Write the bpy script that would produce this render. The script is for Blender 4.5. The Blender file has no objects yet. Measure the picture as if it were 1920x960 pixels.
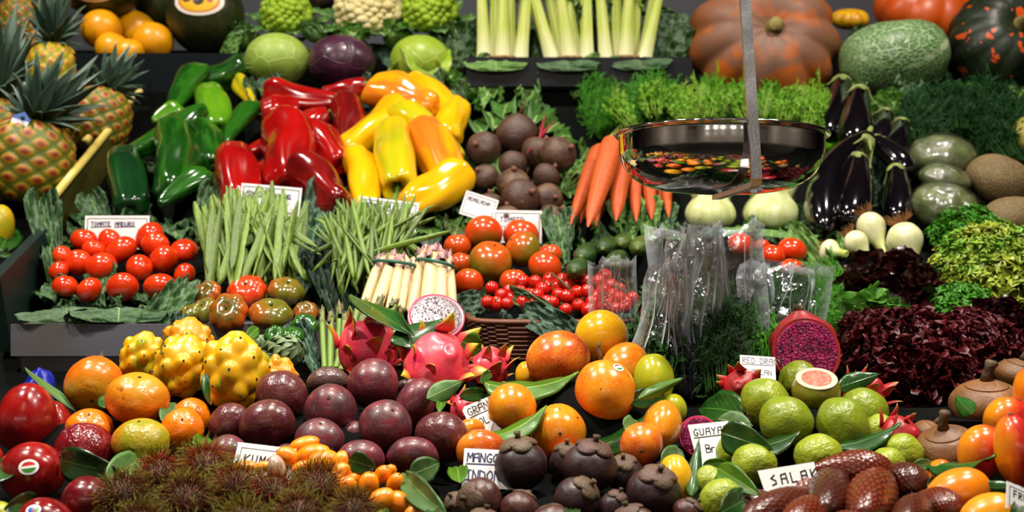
import bpy, math, random
from math import sin, cos, pi, radians, sqrt, exp
from mathutils import Vector, Matrix, noise, Euler

SC = bpy.context.scene
COL = SC.collection
F = 1920 * 40 / 36.0          # focal length in pixels (40 mm lens, level camera)
CAMZ = 1.45

def lerp(a, b, t): return a + (b - a) * t
def P(px, py, d): return Vector(((px - 960) * d / F, d, CAMZ + (480 - py) * d / F))
# each terrace of the stall is a sloping bank: depth of the goods lying on it by picture height
BANK = {'F': ((960, 1.18), (580, 1.62)), 'M': ((650, 1.85), (400, 2.28)), 'T': ((420, 2.34), (160, 2.80)), 'B': ((200, 2.98), (0, 3.14)), 'Z': ((0, 0), (1, 0))}
def D(zone, py):
    if not isinstance(zone, str): return zone
    (y0, d0), (y1, d1) = BANK[zone]
    return d0 + (d1 - d0) * (y0 - py) / (y0 - y1)

def lin(h):
    h = h.lstrip('#')
    out = []
    for i in (0, 2, 4):
        c = int(h[i:i + 2], 16) / 255
        out.append(c / 12.92 if c <= .04045 else ((c + .055) / 1.055) ** 2.4)
    return (*out, 1)

# ------------------------------------------------------------------ materials
class N:
    def __init__(s, name):
        s.m = bpy.data.materials.new(name); s.m.use_nodes = True
        s.t = s.m.node_tree; s.t.nodes.clear()
        s.out = s.n('OutputMaterial')
    def n(s, ty, **kw):
        x = s.t.nodes.new('ShaderNode' + ty)
        for k, v in kw.items(): setattr(x, k, v)
        return x
    def put(s, sock, v):
        if hasattr(v, 'is_linked') or hasattr(v, 'links'): s.t.links.new(v, sock)
        else: sock.default_value = v
    def math(s, op, a, b=0.0, clamp=False):
        x = s.n('Math', operation=op, use_clamp=clamp); s.put(x.inputs[0], a); s.put(x.inputs[1], b); return x.outputs[0]
    def maprange(s, v, a, b, lo=0, hi=1):
        x = s.n('MapRange'); s.put(x.inputs[0], v); s.put(x.inputs[1], a); s.put(x.inputs[2], b); s.put(x.inputs[3], lo); s.put(x.inputs[4], hi); return x.outputs[0]
    def mix(s, f, a, b, mode='MIX'):
        x = s.n('Mix', data_type='RGBA', blend_type=mode); s.put(x.inputs[0], f); s.put(x.inputs[6], a); s.put(x.inputs[7], b); return x.outputs[2]
    def noise(s, co, sc, det=3, rough=.55):
        x = s.n('TexNoise'); s.put(x.inputs['Vector'], co); x.inputs['Scale'].default_value = sc; x.inputs['Detail'].default_value = det; x.inputs['Roughness'].default_value = rough; return x.outputs[0]
    def vor(s, co, sc, feat='F1', rnd=1):
        x = s.n('TexVoronoi', feature=feat); s.put(x.inputs['Vector'], co); x.inputs['Scale'].default_value = sc; x.inputs['Randomness'].default_value = rnd; return x.outputs[0]
    def ramp(s, v, stops):
        x = s.n('ValToRGB'); s.put(x.inputs[0], v); e = x.color_ramp.elements
        while len(e) < len(stops): e.new(.5)
        for k, (p, c) in enumerate(stops): e[k].position = p; e[k].color = c
        return x.outputs[0]

MATS = {}
def M(name, col, col2=None, ns=2.5, lo=.4, hi=.62, rough=.3, bump=0, bs=10, coat=0, spec=.5, speck=None, grad=None, sss=0,
      metal=0, rnd=0, rc=None, stretch=None, pat=None, vorc=None, veins=None, transl=0, wr=0, wrs=5, bark=0, rmix=0):
    """Principled material in object space. grad=(col, axis, lo, hi[, distort]); speck=(col, scale, lo, hi); vorc=(col, scale, width);
    pat=ramp over the mesh attribute 'pat'; veins=(col, freq, slant, width); rc=colour some copies have instead; wr = wrinkles"""
    if name in MATS: return MATS[name]
    s = N(name); b = s.n('BsdfPrincipled')
    tc = s.n('TexCoord'); oi = s.n('ObjectInfo')
    off = s.n('VectorMath', operation='SCALE'); off.inputs[0].default_value = (31, 17, 23); s.put(off.inputs['Scale'], oi.outputs['Random'])
    add = s.n('VectorMath', operation='ADD'); s.put(add.inputs[0], tc.outputs['Object']); s.put(add.inputs[1], off.outputs[0])
    co = add.outputs[0]
    if stretch:
        mp = s.n('VectorMath', operation='MULTIPLY'); s.put(mp.inputs[0], co); mp.inputs[1].default_value = stretch; co2 = mp.outputs[0]
    else: co2 = co
    c = lin(col)
    if pat: 
        at = s.n('Attribute', attribute_name='pat'); c = s.ramp(at.outputs['Fac'], [(p, lin(h)) for p, h in pat])
    if rc: c = s.mix(s.maprange(oi.outputs['Random'], .45, .95), c, lin(rc))
    if col2: c = s.mix(s.maprange(s.noise(co2, ns), lo, hi), c, lin(col2))
    if grad:
        g = grad if isinstance(grad, list) else [grad]
        for gr in g:
            sep = s.n('SeparateXYZ'); s.put(sep.inputs[0], tc.outputs['Object'])
            v = sep.outputs['XYZ'.index(gr[1])]
            if len(gr) > 4: v = s.math('ADD', v, s.math('MULTIPLY', s.math('SUBTRACT', s.noise(co, 2.2), .5), gr[4]))
            c = s.mix(s.maprange(v, gr[2], gr[3]), c, lin(gr[0]))
    if speck: 
        for sp in (speck if isinstance(speck, list) else [speck]):
            c = s.mix(s.maprange(s.noise(co2 if len(sp) > 4 else co, sp[1], 2), sp[2], sp[3]), c, lin(sp[0]))
    hgt = None
    if vorc:
        e = s.vor(co2, vorc[1], 'DISTANCE_TO_EDGE'); f = s.maprange(e, 0, vorc[2], 1, 0)
        c = s.mix(f, c, lin(vorc[0])); hgt = f
    if veins:
        sep = s.n('SeparateXYZ'); s.put(sep.inputs[0], tc.outputs['Object'])
        ax = s.math('ABSOLUTE', sep.outputs[0])
        ph = s.math('SUBTRACT', sep.outputs[2], s.math('MULTIPLY', ax, veins[2]))
        ph = s.math('ADD', ph, s.math('MULTIPLY', s.noise(co, 4), .06))
        w = s.math('ABSOLUTE', s.math('SINE', s.math('MULTIPLY', ph, veins[1])))
        fv = s.maprange(w, 0, veins[3], .7, 0)
        mid = s.maprange(ax, .008, .03, 1, 0)
        fv = s.math('MAXIMUM', fv, mid)
        c = s.mix(fv, c, lin(veins[0])); hgt = fv
    if rnd:
        v = s.maprange(oi.outputs['Random'], 0, 1, 1 - rnd, 1 + rnd)
        hs = s.n('HueSaturation'); s.put(hs.inputs['Value'], v); s.put(hs.inputs['Color'], c); c = hs.outputs[0]
    s.put(b.inputs['Base Color'], c)
    s.put(b.inputs['Roughness'], rough if not rmix else s.maprange(s.noise(co, 3), .35, .65, rough, rough + rmix))
    b.inputs['Metallic'].default_value = metal; b.inputs['Specular IOR Level'].default_value = spec
    b.inputs['Coat Weight'].default_value = coat; b.inputs['Coat Roughness'].default_value = .08
    if sss:
        b.inputs['Subsurface Weight'].default_value = sss; b.inputs['Subsurface Radius'].default_value = (.012, .006, .003); b.inputs['Subsurface Scale'].default_value = 1
    nrm = None
    def addbump(h, st, dist=.004):
        nonlocal nrm
        x = s.n('Bump'); x.inputs['Strength'].default_value = st; x.inputs['Distance'].default_value = dist; s.put(x.inputs['Height'], h)
        if nrm: s.put(x.inputs['Normal'], nrm)
        nrm = x.outputs[0]
    if bump: addbump(s.noise(co2, bs, 4), bump)
    if wr:
        h = s.math('MULTIPLY', s.math('ABSOLUTE', s.math('SUBTRACT', s.noise(co2, wrs, 4), .5)), 2)
        addbump(s.math('POWER', h, .6), wr, .005)
    if bark: addbump(s.vor(co2, bark), .6, .006)
    if hgt is not None: addbump(hgt, .35, .003)
    if nrm: s.put(b.inputs['Normal'], nrm)
    sh = b.outputs[0]
    if transl:
        tr = s.n('BsdfTranslucent'); s.put(tr.inputs[0], c); mx = s.n('MixShader'); mx.inputs[0].default_value = transl
        s.put(mx.inputs[1], sh); s.put(mx.inputs[2], tr.outputs[0]); sh = mx.outputs[0]
    s.put(s.out.inputs[0], sh)
    MATS[name] = s.m
    return s.m

def film_mat(name, lo=.05, hi=.75, rough=.06, tint=(.96, .98, 1, 1), crease=0):
    """clear plastic film; creases (mesh attribute pat) are whitened, which also paints in their highlights"""
    if name in MATS: return MATS[name]
    s = N(name); t = s.n('BsdfTransparent'); t.inputs[0].default_value = tint
    g = s.n('BsdfGlossy'); g.inputs['Roughness'].default_value = rough
    co = s.n('TexCoord').outputs['Object']
    bp = s.n('Bump'); bp.inputs['Strength'].default_value = .5; bp.inputs['Distance'].default_value = .01; s.put(bp.inputs['Height'], s.noise(co, 7 if not crease else 45, 3)); s.put(g.inputs['Normal'], bp.outputs[0])
    lw = s.n('LayerWeight'); lw.inputs[0].default_value = .5; s.put(lw.inputs['Normal'], bp.outputs[0])
    f = s.maprange(s.math('POWER', lw.outputs['Facing'], 2.5), 0, 1, lo, hi)
    mx = s.n('MixShader'); s.put(mx.inputs[0], f); s.put(mx.inputs[1], t.outputs[0]); s.put(mx.inputs[2], g.outputs[0]); sh = mx.outputs[0]
    if crease:  # pale streaks mixed into the film: crease haze plus painted highlights
        d = s.n('BsdfPrincipled'); d.inputs['Base Color'].default_value = (.75, .8, .85, 1); d.inputs['Roughness'].default_value = .2
        m2 = s.n('MixShader'); s.put(m2.inputs[0], s.math('ADD', s.math('MULTIPLY', s.n('Attribute', attribute_name='pat').outputs['Fac'], crease), .005)); s.put(m2.inputs[1], sh); s.put(m2.inputs[2], d.outputs[0]); sh = m2.outputs[0]
    s.put(s.out.inputs[0], sh)
    MATS[name] = s.m
    return s.m

# ------------------------------------------------------------------ geometry
class G:
    def __init__(s): s.v = []; s.f = []; s.p = []
    def add(s, o, mx=None, pat=None):
        b = len(s.v)
        s.v += [mx @ Vector(v) for v in o.v] if mx else [Vector(v) for v in o.v]
        s.f += [tuple(b + i for i in f) for f in o.f]
        s.p += list(o.p) if pat is None else [pat] * len(o.v)
        return s
    def mesh(s, name, flat=False):
        me = bpy.data.meshes.new(name); me.from_pydata([tuple(v) for v in s.v], [], s.f); me.update()
        if s.p and any(s.p):
            a = me.attributes.new('pat', 'FLOAT', 'POINT'); a.data.foreach_set('value', [float(x) for x in s.p])
        if not flat: me.polygons.foreach_set('use_smooth', [True] * len(me.polygons))
        me.materials.append(BLANK)
        return me
BLANK = bpy.data.materials.new('plain')

def crom(pts, t):
    n = len(pts) - 1; x = min(t * n, n - 1e-6); i = int(x); u = x - i
    p0, p1, p2, p3 = pts[max(i - 1, 0)], pts[i], pts[i + 1], pts[min(i + 2, n)]
    return [.5 * (2 * b + (c - a) * u + (2 * a - 5 * b + 4 * c - d) * u * u + (3 * b - a - 3 * c + d) * u ** 3) for a, b, c, d in zip(p0, p1, p2, p3)]

def lathe(pts, n=36, m=30, lobes=None, nz=0, nf=1.5, seed=0, bend=0, fn=None):
    """surface of revolution through (z, r) points, closed at both ends; lobes=(count, depth[, power]); fn(a, t, z, r) -> (r, z, pat)"""
    g = G(); rng = random.Random(seed); o = Vector((rng.random() * 50, rng.random() * 50, seed * 3.1)); ph = rng.random() * 6.28
    rows = []
    for i in range(m + 1):
        t = i / m; z, r = crom(pts, t); r = max(r, 0)
        pole = i in (0, m)
        row = []
        for j in range(1 if pole else n):
            a = 2 * pi * j / n; rr, zz, pv = r, z, 0
            if lobes and not pole:
                k, dep = lobes[:2]; c = (sin(k * a / 2 + ph) ** 2 + .05) ** ((lobes[2] if len(lobes) > 2 else .7) / 2); rr *= 1 - dep * (1 - c)
            if fn: rr, zz, pv = fn(a, t, zz, rr)
            p = Vector((rr * cos(a), rr * sin(a), zz))
            if nz: p *= 1 + nz * noise.noise(p * nf + o)
            if bend: p.x += bend * (p.z * p.z)
            g.v.append(p); g.p.append(pv); row.append(len(g.v) - 1)
        rows.append(row)
    for i in range(m):
        A, B = rows[i], rows[i + 1]
        for j in range(n):
            k = (j + 1) % n
            if len(A) == 1: g.f.append((A[0], B[k], B[j]))
            elif len(B) == 1: g.f.append((A[j], A[k], B[0]))
            else: g.f.append((A[j], A[k], B[k], B[j]))
    return g

def ballpts(a=1, b=1, top=0, bot=0, egg=0, n=12):
    """(z, r) points of an ellipsoid with dents at the poles"""
    out = []
    for i in range(n + 1):
        th = pi * (1 - i / n); r = a * sin(th); z = b * cos(th)
        r *= 1 - egg * cos(th)
        z -= top * exp(-(r / a / .28) ** 2) if cos(th) > 0 else -bot * exp(-(r / a / .28) ** 2)
        out.append((z, max(r, 0)))
    return out

def tube(pts, rad, n=8, flat=1, cap=True, pats=None):
    g = G(); pts = [Vector(p) for p in pts]; L = len(pts)
    if not hasattr(rad, '__len__'): rad = [rad] * L
    u = None
    for i, p in enumerate(pts):
        t = (pts[min(i + 1, L - 1)] - pts[max(i - 1, 0)]).normalized()
        if u is None: u = t.cross(Vector((0, 1, 0))); u = u if u.length > .1 else t.cross(Vector((1, 0, 0))); u.normalize()
        u = (u - t * u.dot(t)).normalized(); w = t.cross(u)
        for j in range(n):
            a = 2 * pi * j / n; g.v.append(p + (u * cos(a) + w * sin(a) * flat) * rad[i]); g.p.append(pats[i] if pats else i / (L - 1))
    for i in range(L - 1):
        for j in range(n):
            k = (j + 1) % n; g.f.append((i * n + j, i * n + k, (i + 1) * n + k, (i + 1) * n + j))
    if cap: g.f.append(tuple(range(n - 1, -1, -1))); g.f.append(tuple((L - 1) * n + j for j in range(n)))
    return g

def box(x0, x1, y0, y1, z0, z1):
    g = G(); g.v = [Vector((x, y, z)) for x in (x0, x1) for y in (y0, y1) for z in (z0, z1)]
    g.f = [(0, 1, 3, 2), (4, 6, 7, 5), (0, 4, 5, 1), (2, 3, 7, 6), (0, 2, 6, 4), (1, 5, 7, 3)]; g.p = [0] * 8
    return g

def prism(poly, y0, y1):
    """polygon in x, z extruded along y"""
    g = G(); n = len(poly)
    g.v = [Vector((x, y0, z)) for x, z in poly] + [Vector((x, y1, z)) for x, z in poly]; g.p = [0] * (2 * n)
    g.f = [tuple(range(n)), tuple(range(2 * n - 1, n - 1, -1))] + [((i + 1) % n, i, n + i, n + (i + 1) % n) for i in range(n)]
    return g

SH = {'ovate': lambda t: sin(pi * t ** .7) ** .8, 'lance': lambda t: sin(pi * t ** .8) ** 1.1, 'round': lambda t: (max(0, 1 - (2 * t - 1) ** 4)) ** .5 * (.75 + .25 * t),
      'fan': lambda t: (.12 + .88 * t ** .8) * (max(0, 1 - max(0, t - .75) ** 2 / .0655)) ** .5, 'tri': lambda t: (1 - t) ** .8 * min(1, .75 + t), 'strap': lambda t: min(1, (1 - t) * 2.2) ** .9 * (.8 + .2 * sin(pi * t)),
      'spoon': lambda t: .1 + .9 * max(0, sin(pi * min(1, max(0, t - .25) / .76))) ** .7 if t > .25 else .1}
def leafg(W=.5, curl=0, cup=0, wave=0, wf=3, crk=0, cf=6, shape='ovate', nx=8, nz=16, th=.012, seed=0, jag=0, twist=0, fold=0, sym=False):
    """a leaf: base at the origin, blade along +z, upper face to -y; th = thickness (0: one sheet)"""
    g = G(); rng = random.Random(seed); o = rng.random() * 40; ph = rng.random() * 6
    rows = []; y = z = 0.0
    for i in range(nz + 1):
        t = i / nz; ang = curl * (t - .5) if sym else curl * t
        if i: y += sin(ang) / nz; z += cos(ang) / nz
        w = max(SH[shape](min(max(t, .004), .996)), .02) * W / 2
        row = []
        for j in range(nx + 1):
            s = 2 * j / nx - 1; e = abs(s)
            x = s * w; h = -cup * w * e ** 1.6 + fold * w * e
            h += wave * e * e * sin(wf * 6.28 * t + ph + (2.1 if s > 0 else 0)) * (.5 + noise.noise(Vector((t * 4, s, o))))
            if crk: h += crk * (abs(noise.noise(Vector((x * cf / max(W, .2) * .6 + o, t * cf, o)))) * 2 - .5)
            if jag and e > .7: x *= 1 + jag * ((i % 2) - .5); h += jag * .2 * rng.uniform(-1, 1)
            tw = twist * t
            x2 = x * cos(tw) - h * sin(tw); h2 = x * sin(tw) + h * cos(tw)
            n = Vector((0, cos(ang), -sin(ang)))
            row.append(Vector((x2, y, z)) + n * h2)
        rows.append(row)
    m = nx + 1
    def put(dy):
        b = len(g.v)
        for i, r in enumerate(rows):
            for v in r: g.v.append(v + Vector((0, dy, 0))); g.p.append(i / nz)
        return b
    a = put(0)
    for i in range(nz):
        for j in range(nx): g.f.append((a + i * m + j, a + i * m + j + 1, a + (i + 1) * m + j + 1, a + (i + 1) * m + j))
    if th:
        b = put(th)
        for i in range(nz):
            for j in range(nx): g.f.append((b + i * m + j, b + (i + 1) * m + j, b + (i + 1) * m + j + 1, b + i * m + j + 1))
        rim = [j for j in range(m)] + [i * m + nx for i in range(1, nz + 1)] + [nz * m + j for j in range(nx - 1, -1, -1)] + [i * m for i in range(nz - 1, 0, -1)]
        for q, r in zip(rim, rim[1:] + rim[:1]): g.f.append((a + r, a + q, b + q, b + r))
    return g

def disc(rx, rz, n=20, rings=4, R=1.0, th=0):
    """round patch on a sphere of radius R about -y; pat 0 centre to 1 rim"""
    g = G(); g.v.append(Vector((0, -R, 0))); g.p.append(0)
    for k in range(1, rings + 1):
        for j in range(n):
            a = 2 * pi * j / n; v = Vector((rx * k / rings * cos(a), -1, rz * k / rings * sin(a)))
            x, z = v.x, v.z; y = -sqrt(max(.01, R * R - x * x - z * z)); g.v.append(Vector((x, y, z))); g.p.append(k / rings)
    for j in range(n): g.f.append((0, 1 + j, 1 + (j + 1) % n))
    for k in range(rings - 1):
        for j in range(n): q = 1 + k * n; g.f.append((q + j, q + n + j, q + n + (j + 1) % n, q + (j + 1) % n))
    return g

def T(x, y, z): return Matrix.Translation((x, y, z))
def R(rx=0, ry=0, rz=0): return Euler((radians(rx), radians(ry), radians(rz))).to_matrix().to_4x4()
def S(x, y=None, z=None): return Matrix.Diagonal((x, x if y is None else y, x if z is None else z, 1))
def along(v):
    """rotation that takes +z to v"""
    return Vector((0, 0, 1)).rotation_difference(Vector(v)).to_matrix().to_4x4()

MESH = {}
def mesh(key, fn, flat=False):
    if key not in MESH: MESH[key] = fn().mesh(key, flat)
    return MESH[key]

# ------------------------------------------------------------------ objects
def ob(name, me, mat, mx, parent=None):
    o = bpy.data.objects.new(name, me); COL.objects.link(o)
    if me is not None:
        o.material_slots[0].link = 'OBJECT'; o.material_slots[0].material = mat
    if parent is not None: o.parent = parent; o.matrix_parent_inverse = Matrix.Identity(4)
    o.matrix_basis = mx
    return o
def tag(o, label, cat, group=None, kind=None):
    if label: o['label'] = label
    if cat: o['category'] = cat
    if group: o['group'] = group
    if kind: o['kind'] = kind
    return o
def thing(name, me, mat, mx, label, cat, group=None, parts=()):
    """parts: (name, mesh, material, matrix[, label])"""
    o = tag(ob(name, me, mat, mx), label, cat, group)
    for p in parts:
        c = ob(p[0], p[1], p[2], p[3], o)
        if len(p) > 4 and p[4]: c['label'] = p[4]
    return o
def struct(name, g, mat, flat=True):
    o = ob(name, g.mesh(name, flat), mat, Matrix.Identity(4)); o['kind'] = 'structure'; return o

def at_ball(px, py, rx, ry, rot=(0, 0, 0), zone='F', dd=0):
    d = D(zone, py) + dd; k = d / F
    return Matrix.Translation(P(px, py, d)) @ R(*rot) @ S(rx * k, (rx + ry) / 2 * k, ry * k)
def at_rod(x1, y1, x2, y2, w, zone='F', d1=0, d2=0, roll=0, flat=1, plumb=False):
    """unit rod: z 0..1 from pixel 1 to pixel 2 (d1, d2: depth offsets), half-width w pixels; faces the camera, turned by roll degrees"""
    a = P(x1, y1, D(zone, y1) + d1); b = P(x2, y2, D(zone, y2) + d2)
    z = b - a; L = z.length; z.normalize()
    y = ((a + b) / 2 - Vector((0, 0, CAMZ))).normalized(); x = y.cross(z)
    if x.length < .05: x = Vector((1, 0, 0))
    x.normalize(); y = z.cross(x)
    m = Matrix((x, y, z)).transposed().to_4x4()
    k = w * (a.y + b.y) / 2 / F
    return Matrix.Translation(a) @ m @ R(0, 0, roll) @ S(k, k * flat, L)

ORD = ['first', 'second', 'third', 'fourth', 'fifth', 'sixth', 'seventh', 'eighth', 'ninth', 'tenth']
rng = random.Random(7)

def relax(prefixes, rounds=22, step=.004):
    """settle the heaps: of any two solid goods that cut into each other the nearer one moves towards the aisle, the farther one back"""
    from mathutils.bvhtree import BVHTree
    obs = [o for o in COL.objects if o.parent is None and o.type == 'MESH' and o.name.split('.')[0] in prefixes]
    raw = {}
    def data(o):
        if o.data.name not in raw: raw[o.data.name] = ([v.co.copy() for v in o.data.vertices], [tuple(p.vertices) for p in o.data.polygons])
        vs, fs = raw[o.data.name]; m = o.matrix_basis; w = [m @ v for v in vs]
        xs, ys, zs = [v.x for v in w], [v.y for v in w], [v.z for v in w]
        return BVHTree.FromPolygons(w, fs), (min(xs), min(ys), min(zs)), (max(xs), max(ys), max(zs))
    tr = [data(o) for o in obs]; cam = Vector((0, 0, CAMZ)); n = len(obs); dirty = set(range(n)); pairs = {}
    for rd in range(rounds):
        for i in range(n):
            for j in range(i + 1, n):
                if i in dirty or j in dirty:
                    A, B = tr[i], tr[j]; v = 1
                    for k in range(3): v *= max(0, min(A[2][k], B[2][k]) - max(A[1][k], B[1][k]))
                    pairs[i, j] = v > 2e-5 and bool(A[0].overlap(B[0]))
        mv = {}
        for (i, j), hit in pairs.items():
            if hit:
                a, b = (i, j) if (tr[i][1][1] + tr[i][2][1]) < (tr[j][1][1] + tr[j][2][1]) else (j, i)
                mv[a] = mv.get(a, 0) - 1; mv[b] = mv.get(b, 0) + .6
        if not mv: break
        dirty = set()
        for i, s in mv.items():
            if abs(s) < .1: s = -.5
            o = obs[i]; m = o.matrix_basis.copy(); d = (m.translation - cam).normalized(); m.translation = m.translation + d * step * max(-1.5, min(1, s)); o.matrix_basis = m; tr[i] = data(o); dirty.add(i)
# ================================================================== front bank: exotic fruit
mStem = M('dry_stem', '#5a4426', '#3a2a18', rough=.7, bump=.5)
mGreenStem = M('green_stem', '#4f6b22', '#7d8a3a', rough=.5)
mDark = M('dark_scar', '#1c1210', rough=.8)
mCalyx = M('dry_calyx', '#6a5630', '#3c2c1a', rough=.7, bump=.6)
mWhiteCard = M('card_white', '#f2f0ee', rough=.35)
mInk = M('ink', '#15131c', rough=.6)
mInkBlue = M('ink_blue', '#3a3a66', rough=.6)
mCardLine = M('card_line', '#3a4658', rough=.6)

def stemg(h=.35, r=.06, bend=.1): return tube([(0, 0, -.05), (bend * .3, 0, h * .5), (bend, 0, h)], [r * 1.3, r, r * 1.15], 8)
def stargeo(n=5, L=.3, seed=0):
    g = G(); r = random.Random(seed)
    for k in range(n):
        g.add(leafg(W=.5, curl=.9, cup=.2, shape='tri', nx=3, nz=4, th=.05), R(0, 0, 360 * k / n + r.uniform(-12, 12)) @ R(60 + r.uniform(-15, 10), 0, 0) @ S(L))
    return g

# ---- leaves laid between the fruit
mLeaf = M('fruit_leaf', '#1f4d14', '#173b10', rough=.28, veins=('#3f6a24', 26, .8, .1), coat=.3, rnd=.25, transl=.1)
mLeafPale = M('fruit_leaf_pale', '#54793c', '#466b34', rough=.45, veins=('#7c9a5a', 26, .8, .1), rnd=.1, transl=.1)
mLeafLime = M('fruit_leaf_lime', '#4f7f14', '#406a10', rough=.35, veins=('#8aa83a', 26, .8, .1), transl=.3)
LV = [lambda: leafg(W=1, curl=.5, cup=.10, wave=.02, shape='ovate', seed=1), lambda: leafg(W=1, curl=-.6, cup=-.12, wave=.03, shape='lance', seed=2),
      lambda: leafg(W=1, curl=1.1, cup=.18, wave=.03, shape='ovate', seed=3), lambda: leafg(W=1, curl=-.2, cup=.25, wave=.02, shape='lance', seed=4, twist=.8),
      lambda: leafg(W=1, curl=-.9, cup=-.1, wave=.02, shape='ovate', seed=5, sym=True)]
def leaf(x1, y1, x2, y2, w, label, k=0, mat=None, zone='F', d1=0, d2=0, roll=0, name='fruit_leaf'):
    a = P(x1, y1, D(zone, y1) + d1); b = P(x2, y2, D(zone, y2) + d2)
    m = at_rod(x1, y1, x2, y2, w, zone, d1, d2, roll); L = (b - a).length; kk = m.col[0].length
    q = at_rod(x1, y1, x2, y2, w, zone, d1, d2, roll) @ S(2, L / kk, 1)
    return thing(name, mesh('leaf%d' % k, LV[k]), mat or mLeaf, q, label, 'leaf')

# ---- stickers
mStick = M('sticker', '#f4f2ee', grad=[('#c8281e', 'Z', .03, .05), ('#3a8a2a', 'Z', -.03, -.05)], rough=.3)
mStickRim = M('sticker_rim', '#f4f4f2', rough=.3)
mStickBlue = M('sticker_blue', '#2858b8', grad=[('#c83a5a', 'X', -.02, .02), ('#3aa84a', 'X', .05, .09)], rough=.3)
def sticker(body, rot, size=.3, blue=False):
    r = ob('sticker', mesh('stk_rim%s' % size, lambda: disc(size, size * .85, R=1.015)), mStickRim, R(*rot), body); r['label'] = 'small fruit sticker'
    ob('sticker_print', mesh('stk_in%s' % size, lambda: disc(size * .72, size * .6, R=1.022)), mStickBlue if blue else mStick, Matrix.Identity(4), r)

# ---- tamarillos
mTam = M('tamarillo_red', '#92130f', '#6e0c10', ns=1.2, rough=.16, coat=.4, bump=.05, bs=4, rmix=.15)
mTamP = M('tamarillo_purple', '#5f0c18', '#7a1016', ns=1.2, rough=.18, coat=.4, rmix=.15)
mTamW = M('tamarillo_wrinkled', '#5f0c18', '#7a1016', ns=1.2, rough=.18, coat=.4, wr=.5, wrs=1.6)
eggM = lambda: lathe(ballpts(1, 1, egg=.12, bot=.02), nz=.03, seed=3)
def tam(px, py, rx, ry, rot, mat, label, dd=0):
    return thing('tamarillo', mesh('tam', eggM), mat, at_ball(px, py, rx, ry, rot, 'F', dd), label, 'tamarillo', 'tamarillos at the front left',
                 [('stem_scar', mesh('tamscar', lambda: lathe([(0, 0), (.0, .1), (.05, .08), (.06, 0)], 10, 6)), mDark, T(0, 0, -1.02) @ S(1, 1, -1))])
tam(50, 784, 54, 67, (10, 6, 0), mTam, 'big upright red tamarillo at the left edge, topmost of its pile')
tam(108, 800, 30, 50, (8, -12, 20), mTam, 'red tamarillo half hidden behind the biggest upright one', .06)
tam(159, 843, 56, 45, (70, 20, 10), mTamW, 'dark purple wrinkled tamarillo right below the orange persimmons')
t4 = tam(60, 882, 60, 52, (50, 15, 0), mTam, 'round red tamarillo with a square white fruit sticker')
sticker(t4, (-70, 0, 28))
t5 = tam(78, 985, 58, 52, (40, 0, 0), mTam, 'red tamarillo with a round blue sticker at the bottom edge')
sticker(t5, (-86, 0, -4), .24, True)
tam(162, 938, 46, 44, (60, 40, 0), mTamP, 'shaded dark red tamarillo left of the hairy rambutans', -.005)
tam(-16, 862, 22, 30, (0, 0, 0), mTam, 'red tamarillo cut off by the left edge beside the dark leaf')
mLime = M('limefruit', '#a8a814', '#8a9014', rough=.35)
thing('green_fruit', mesh('tam', eggM), mLime, at_ball(-2, 968, 28, 28), 'yellow green fruit in the bottom left corner', 'fruit')
leaf(-14, 905, 52, 830, 30, 'dark leaf between the big upright tamarillo and the stickered one', 0, d2=-.03, d1=-.02, roll=-30)
leaf(112, 862, 198, 892, 34, 'broad dark green leaf right of the stickered tamarillo', 0, d1=-.03, d2=-.05, roll=20)
leaf(8, 955, 128, 922, 20, 'dark leaf over the blue stickered tamarillo', 2, d1=-.06, d2=-.03)
leaf(200, 905, 296, 838, 32, 'pale grey green leaf below the green tinged persimmon', 0, mLeafPale, d1=-.03, d2=-.02)
leaf(140, 770, 58, 698, 9, 'thin curled leaf sticking out left of the persimmons', 3, mLeafPale, d1=.03, d2=.02)

# ---- persimmons
mPer = M('persimmon', '#dd6a08', '#c65a0a', ns=1.3, rough=.28, speck=[('#7a3a10', 2.2, .68, .8)], grad=('#b88a18', 'Z', -.1, -.9, .5), coat=.15, wr=.22, wrs=1.4)
mPerG = M('persimmon_green', '#8f8a14', '#a88f18', ns=1.5, rough=.28, grad=('#d0700c', 'X', -.3, -1, .5), coat=.15, wr=.3, wrs=1.4)
mPerO = M('persimmon_bright', '#ea7806', '#dd6a08', ns=1.3, rough=.25, coat=.15, wr=.25, wrs=1.4)
perM = lambda: lathe(ballpts(1, .9, top=.08, bot=.06), lobes=(4, .03, 1), nz=.02, seed=5)
def perc(): return stargeo(4, .75, 2)
def per(px, py, rx, ry, rot, mat, label, dd=0):
    return thing('persimmon', mesh('per', perM), mat, at_ball(px, py, rx, ry * 1.08, rot, 'F', dd), label, 'persimmon', 'persimmons on the left',
                 [('calyx', mesh('perc', perc), mCalyx, T(0, 0, .8)), ('stem_scar', mesh('tamscar', None), mDark, T(0, 0, -.84) @ S(.6, .6, -.6))])
per(177, 722, 54, 54, (-60, 10, 20), mPer, 'orange persimmon highest in its pile, left of the stalk-like leaf', .04)
per(258, 748, 59, 50, (-160, 12, 0), mPer, 'large smooth orange persimmon in the middle of its pile', -.02)
per(168, 802, 44, 34, (-150, 10, 0), mPerO, 'low orange persimmon behind the wrinkled purple tamarillo', .02)
per(264, 828, 53, 44, (-165, 0, 0), mPerG, 'green tinged persimmon above the pale leaf')
per(342, 805, 40, 40, (-130, 20, 0), mPerO, 'bright orange persimmon left of the purple passion fruit', -.01)
per(358, 782, 36, 34, (-110, 20, 0), mPerO, 'bright orange persimmon tucked behind its twin beside the passion fruit', .05)
leaf(196, 765, 222, 703, 22, 'green leaf standing between the two largest persimmons', 0, d1=0, d2=.0, roll=-40)
leaf(312, 800, 345, 728, 26, 'round pale green leaf right of the middle persimmon', 0, mLeafPale, d1=.0, d2=.0)
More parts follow.
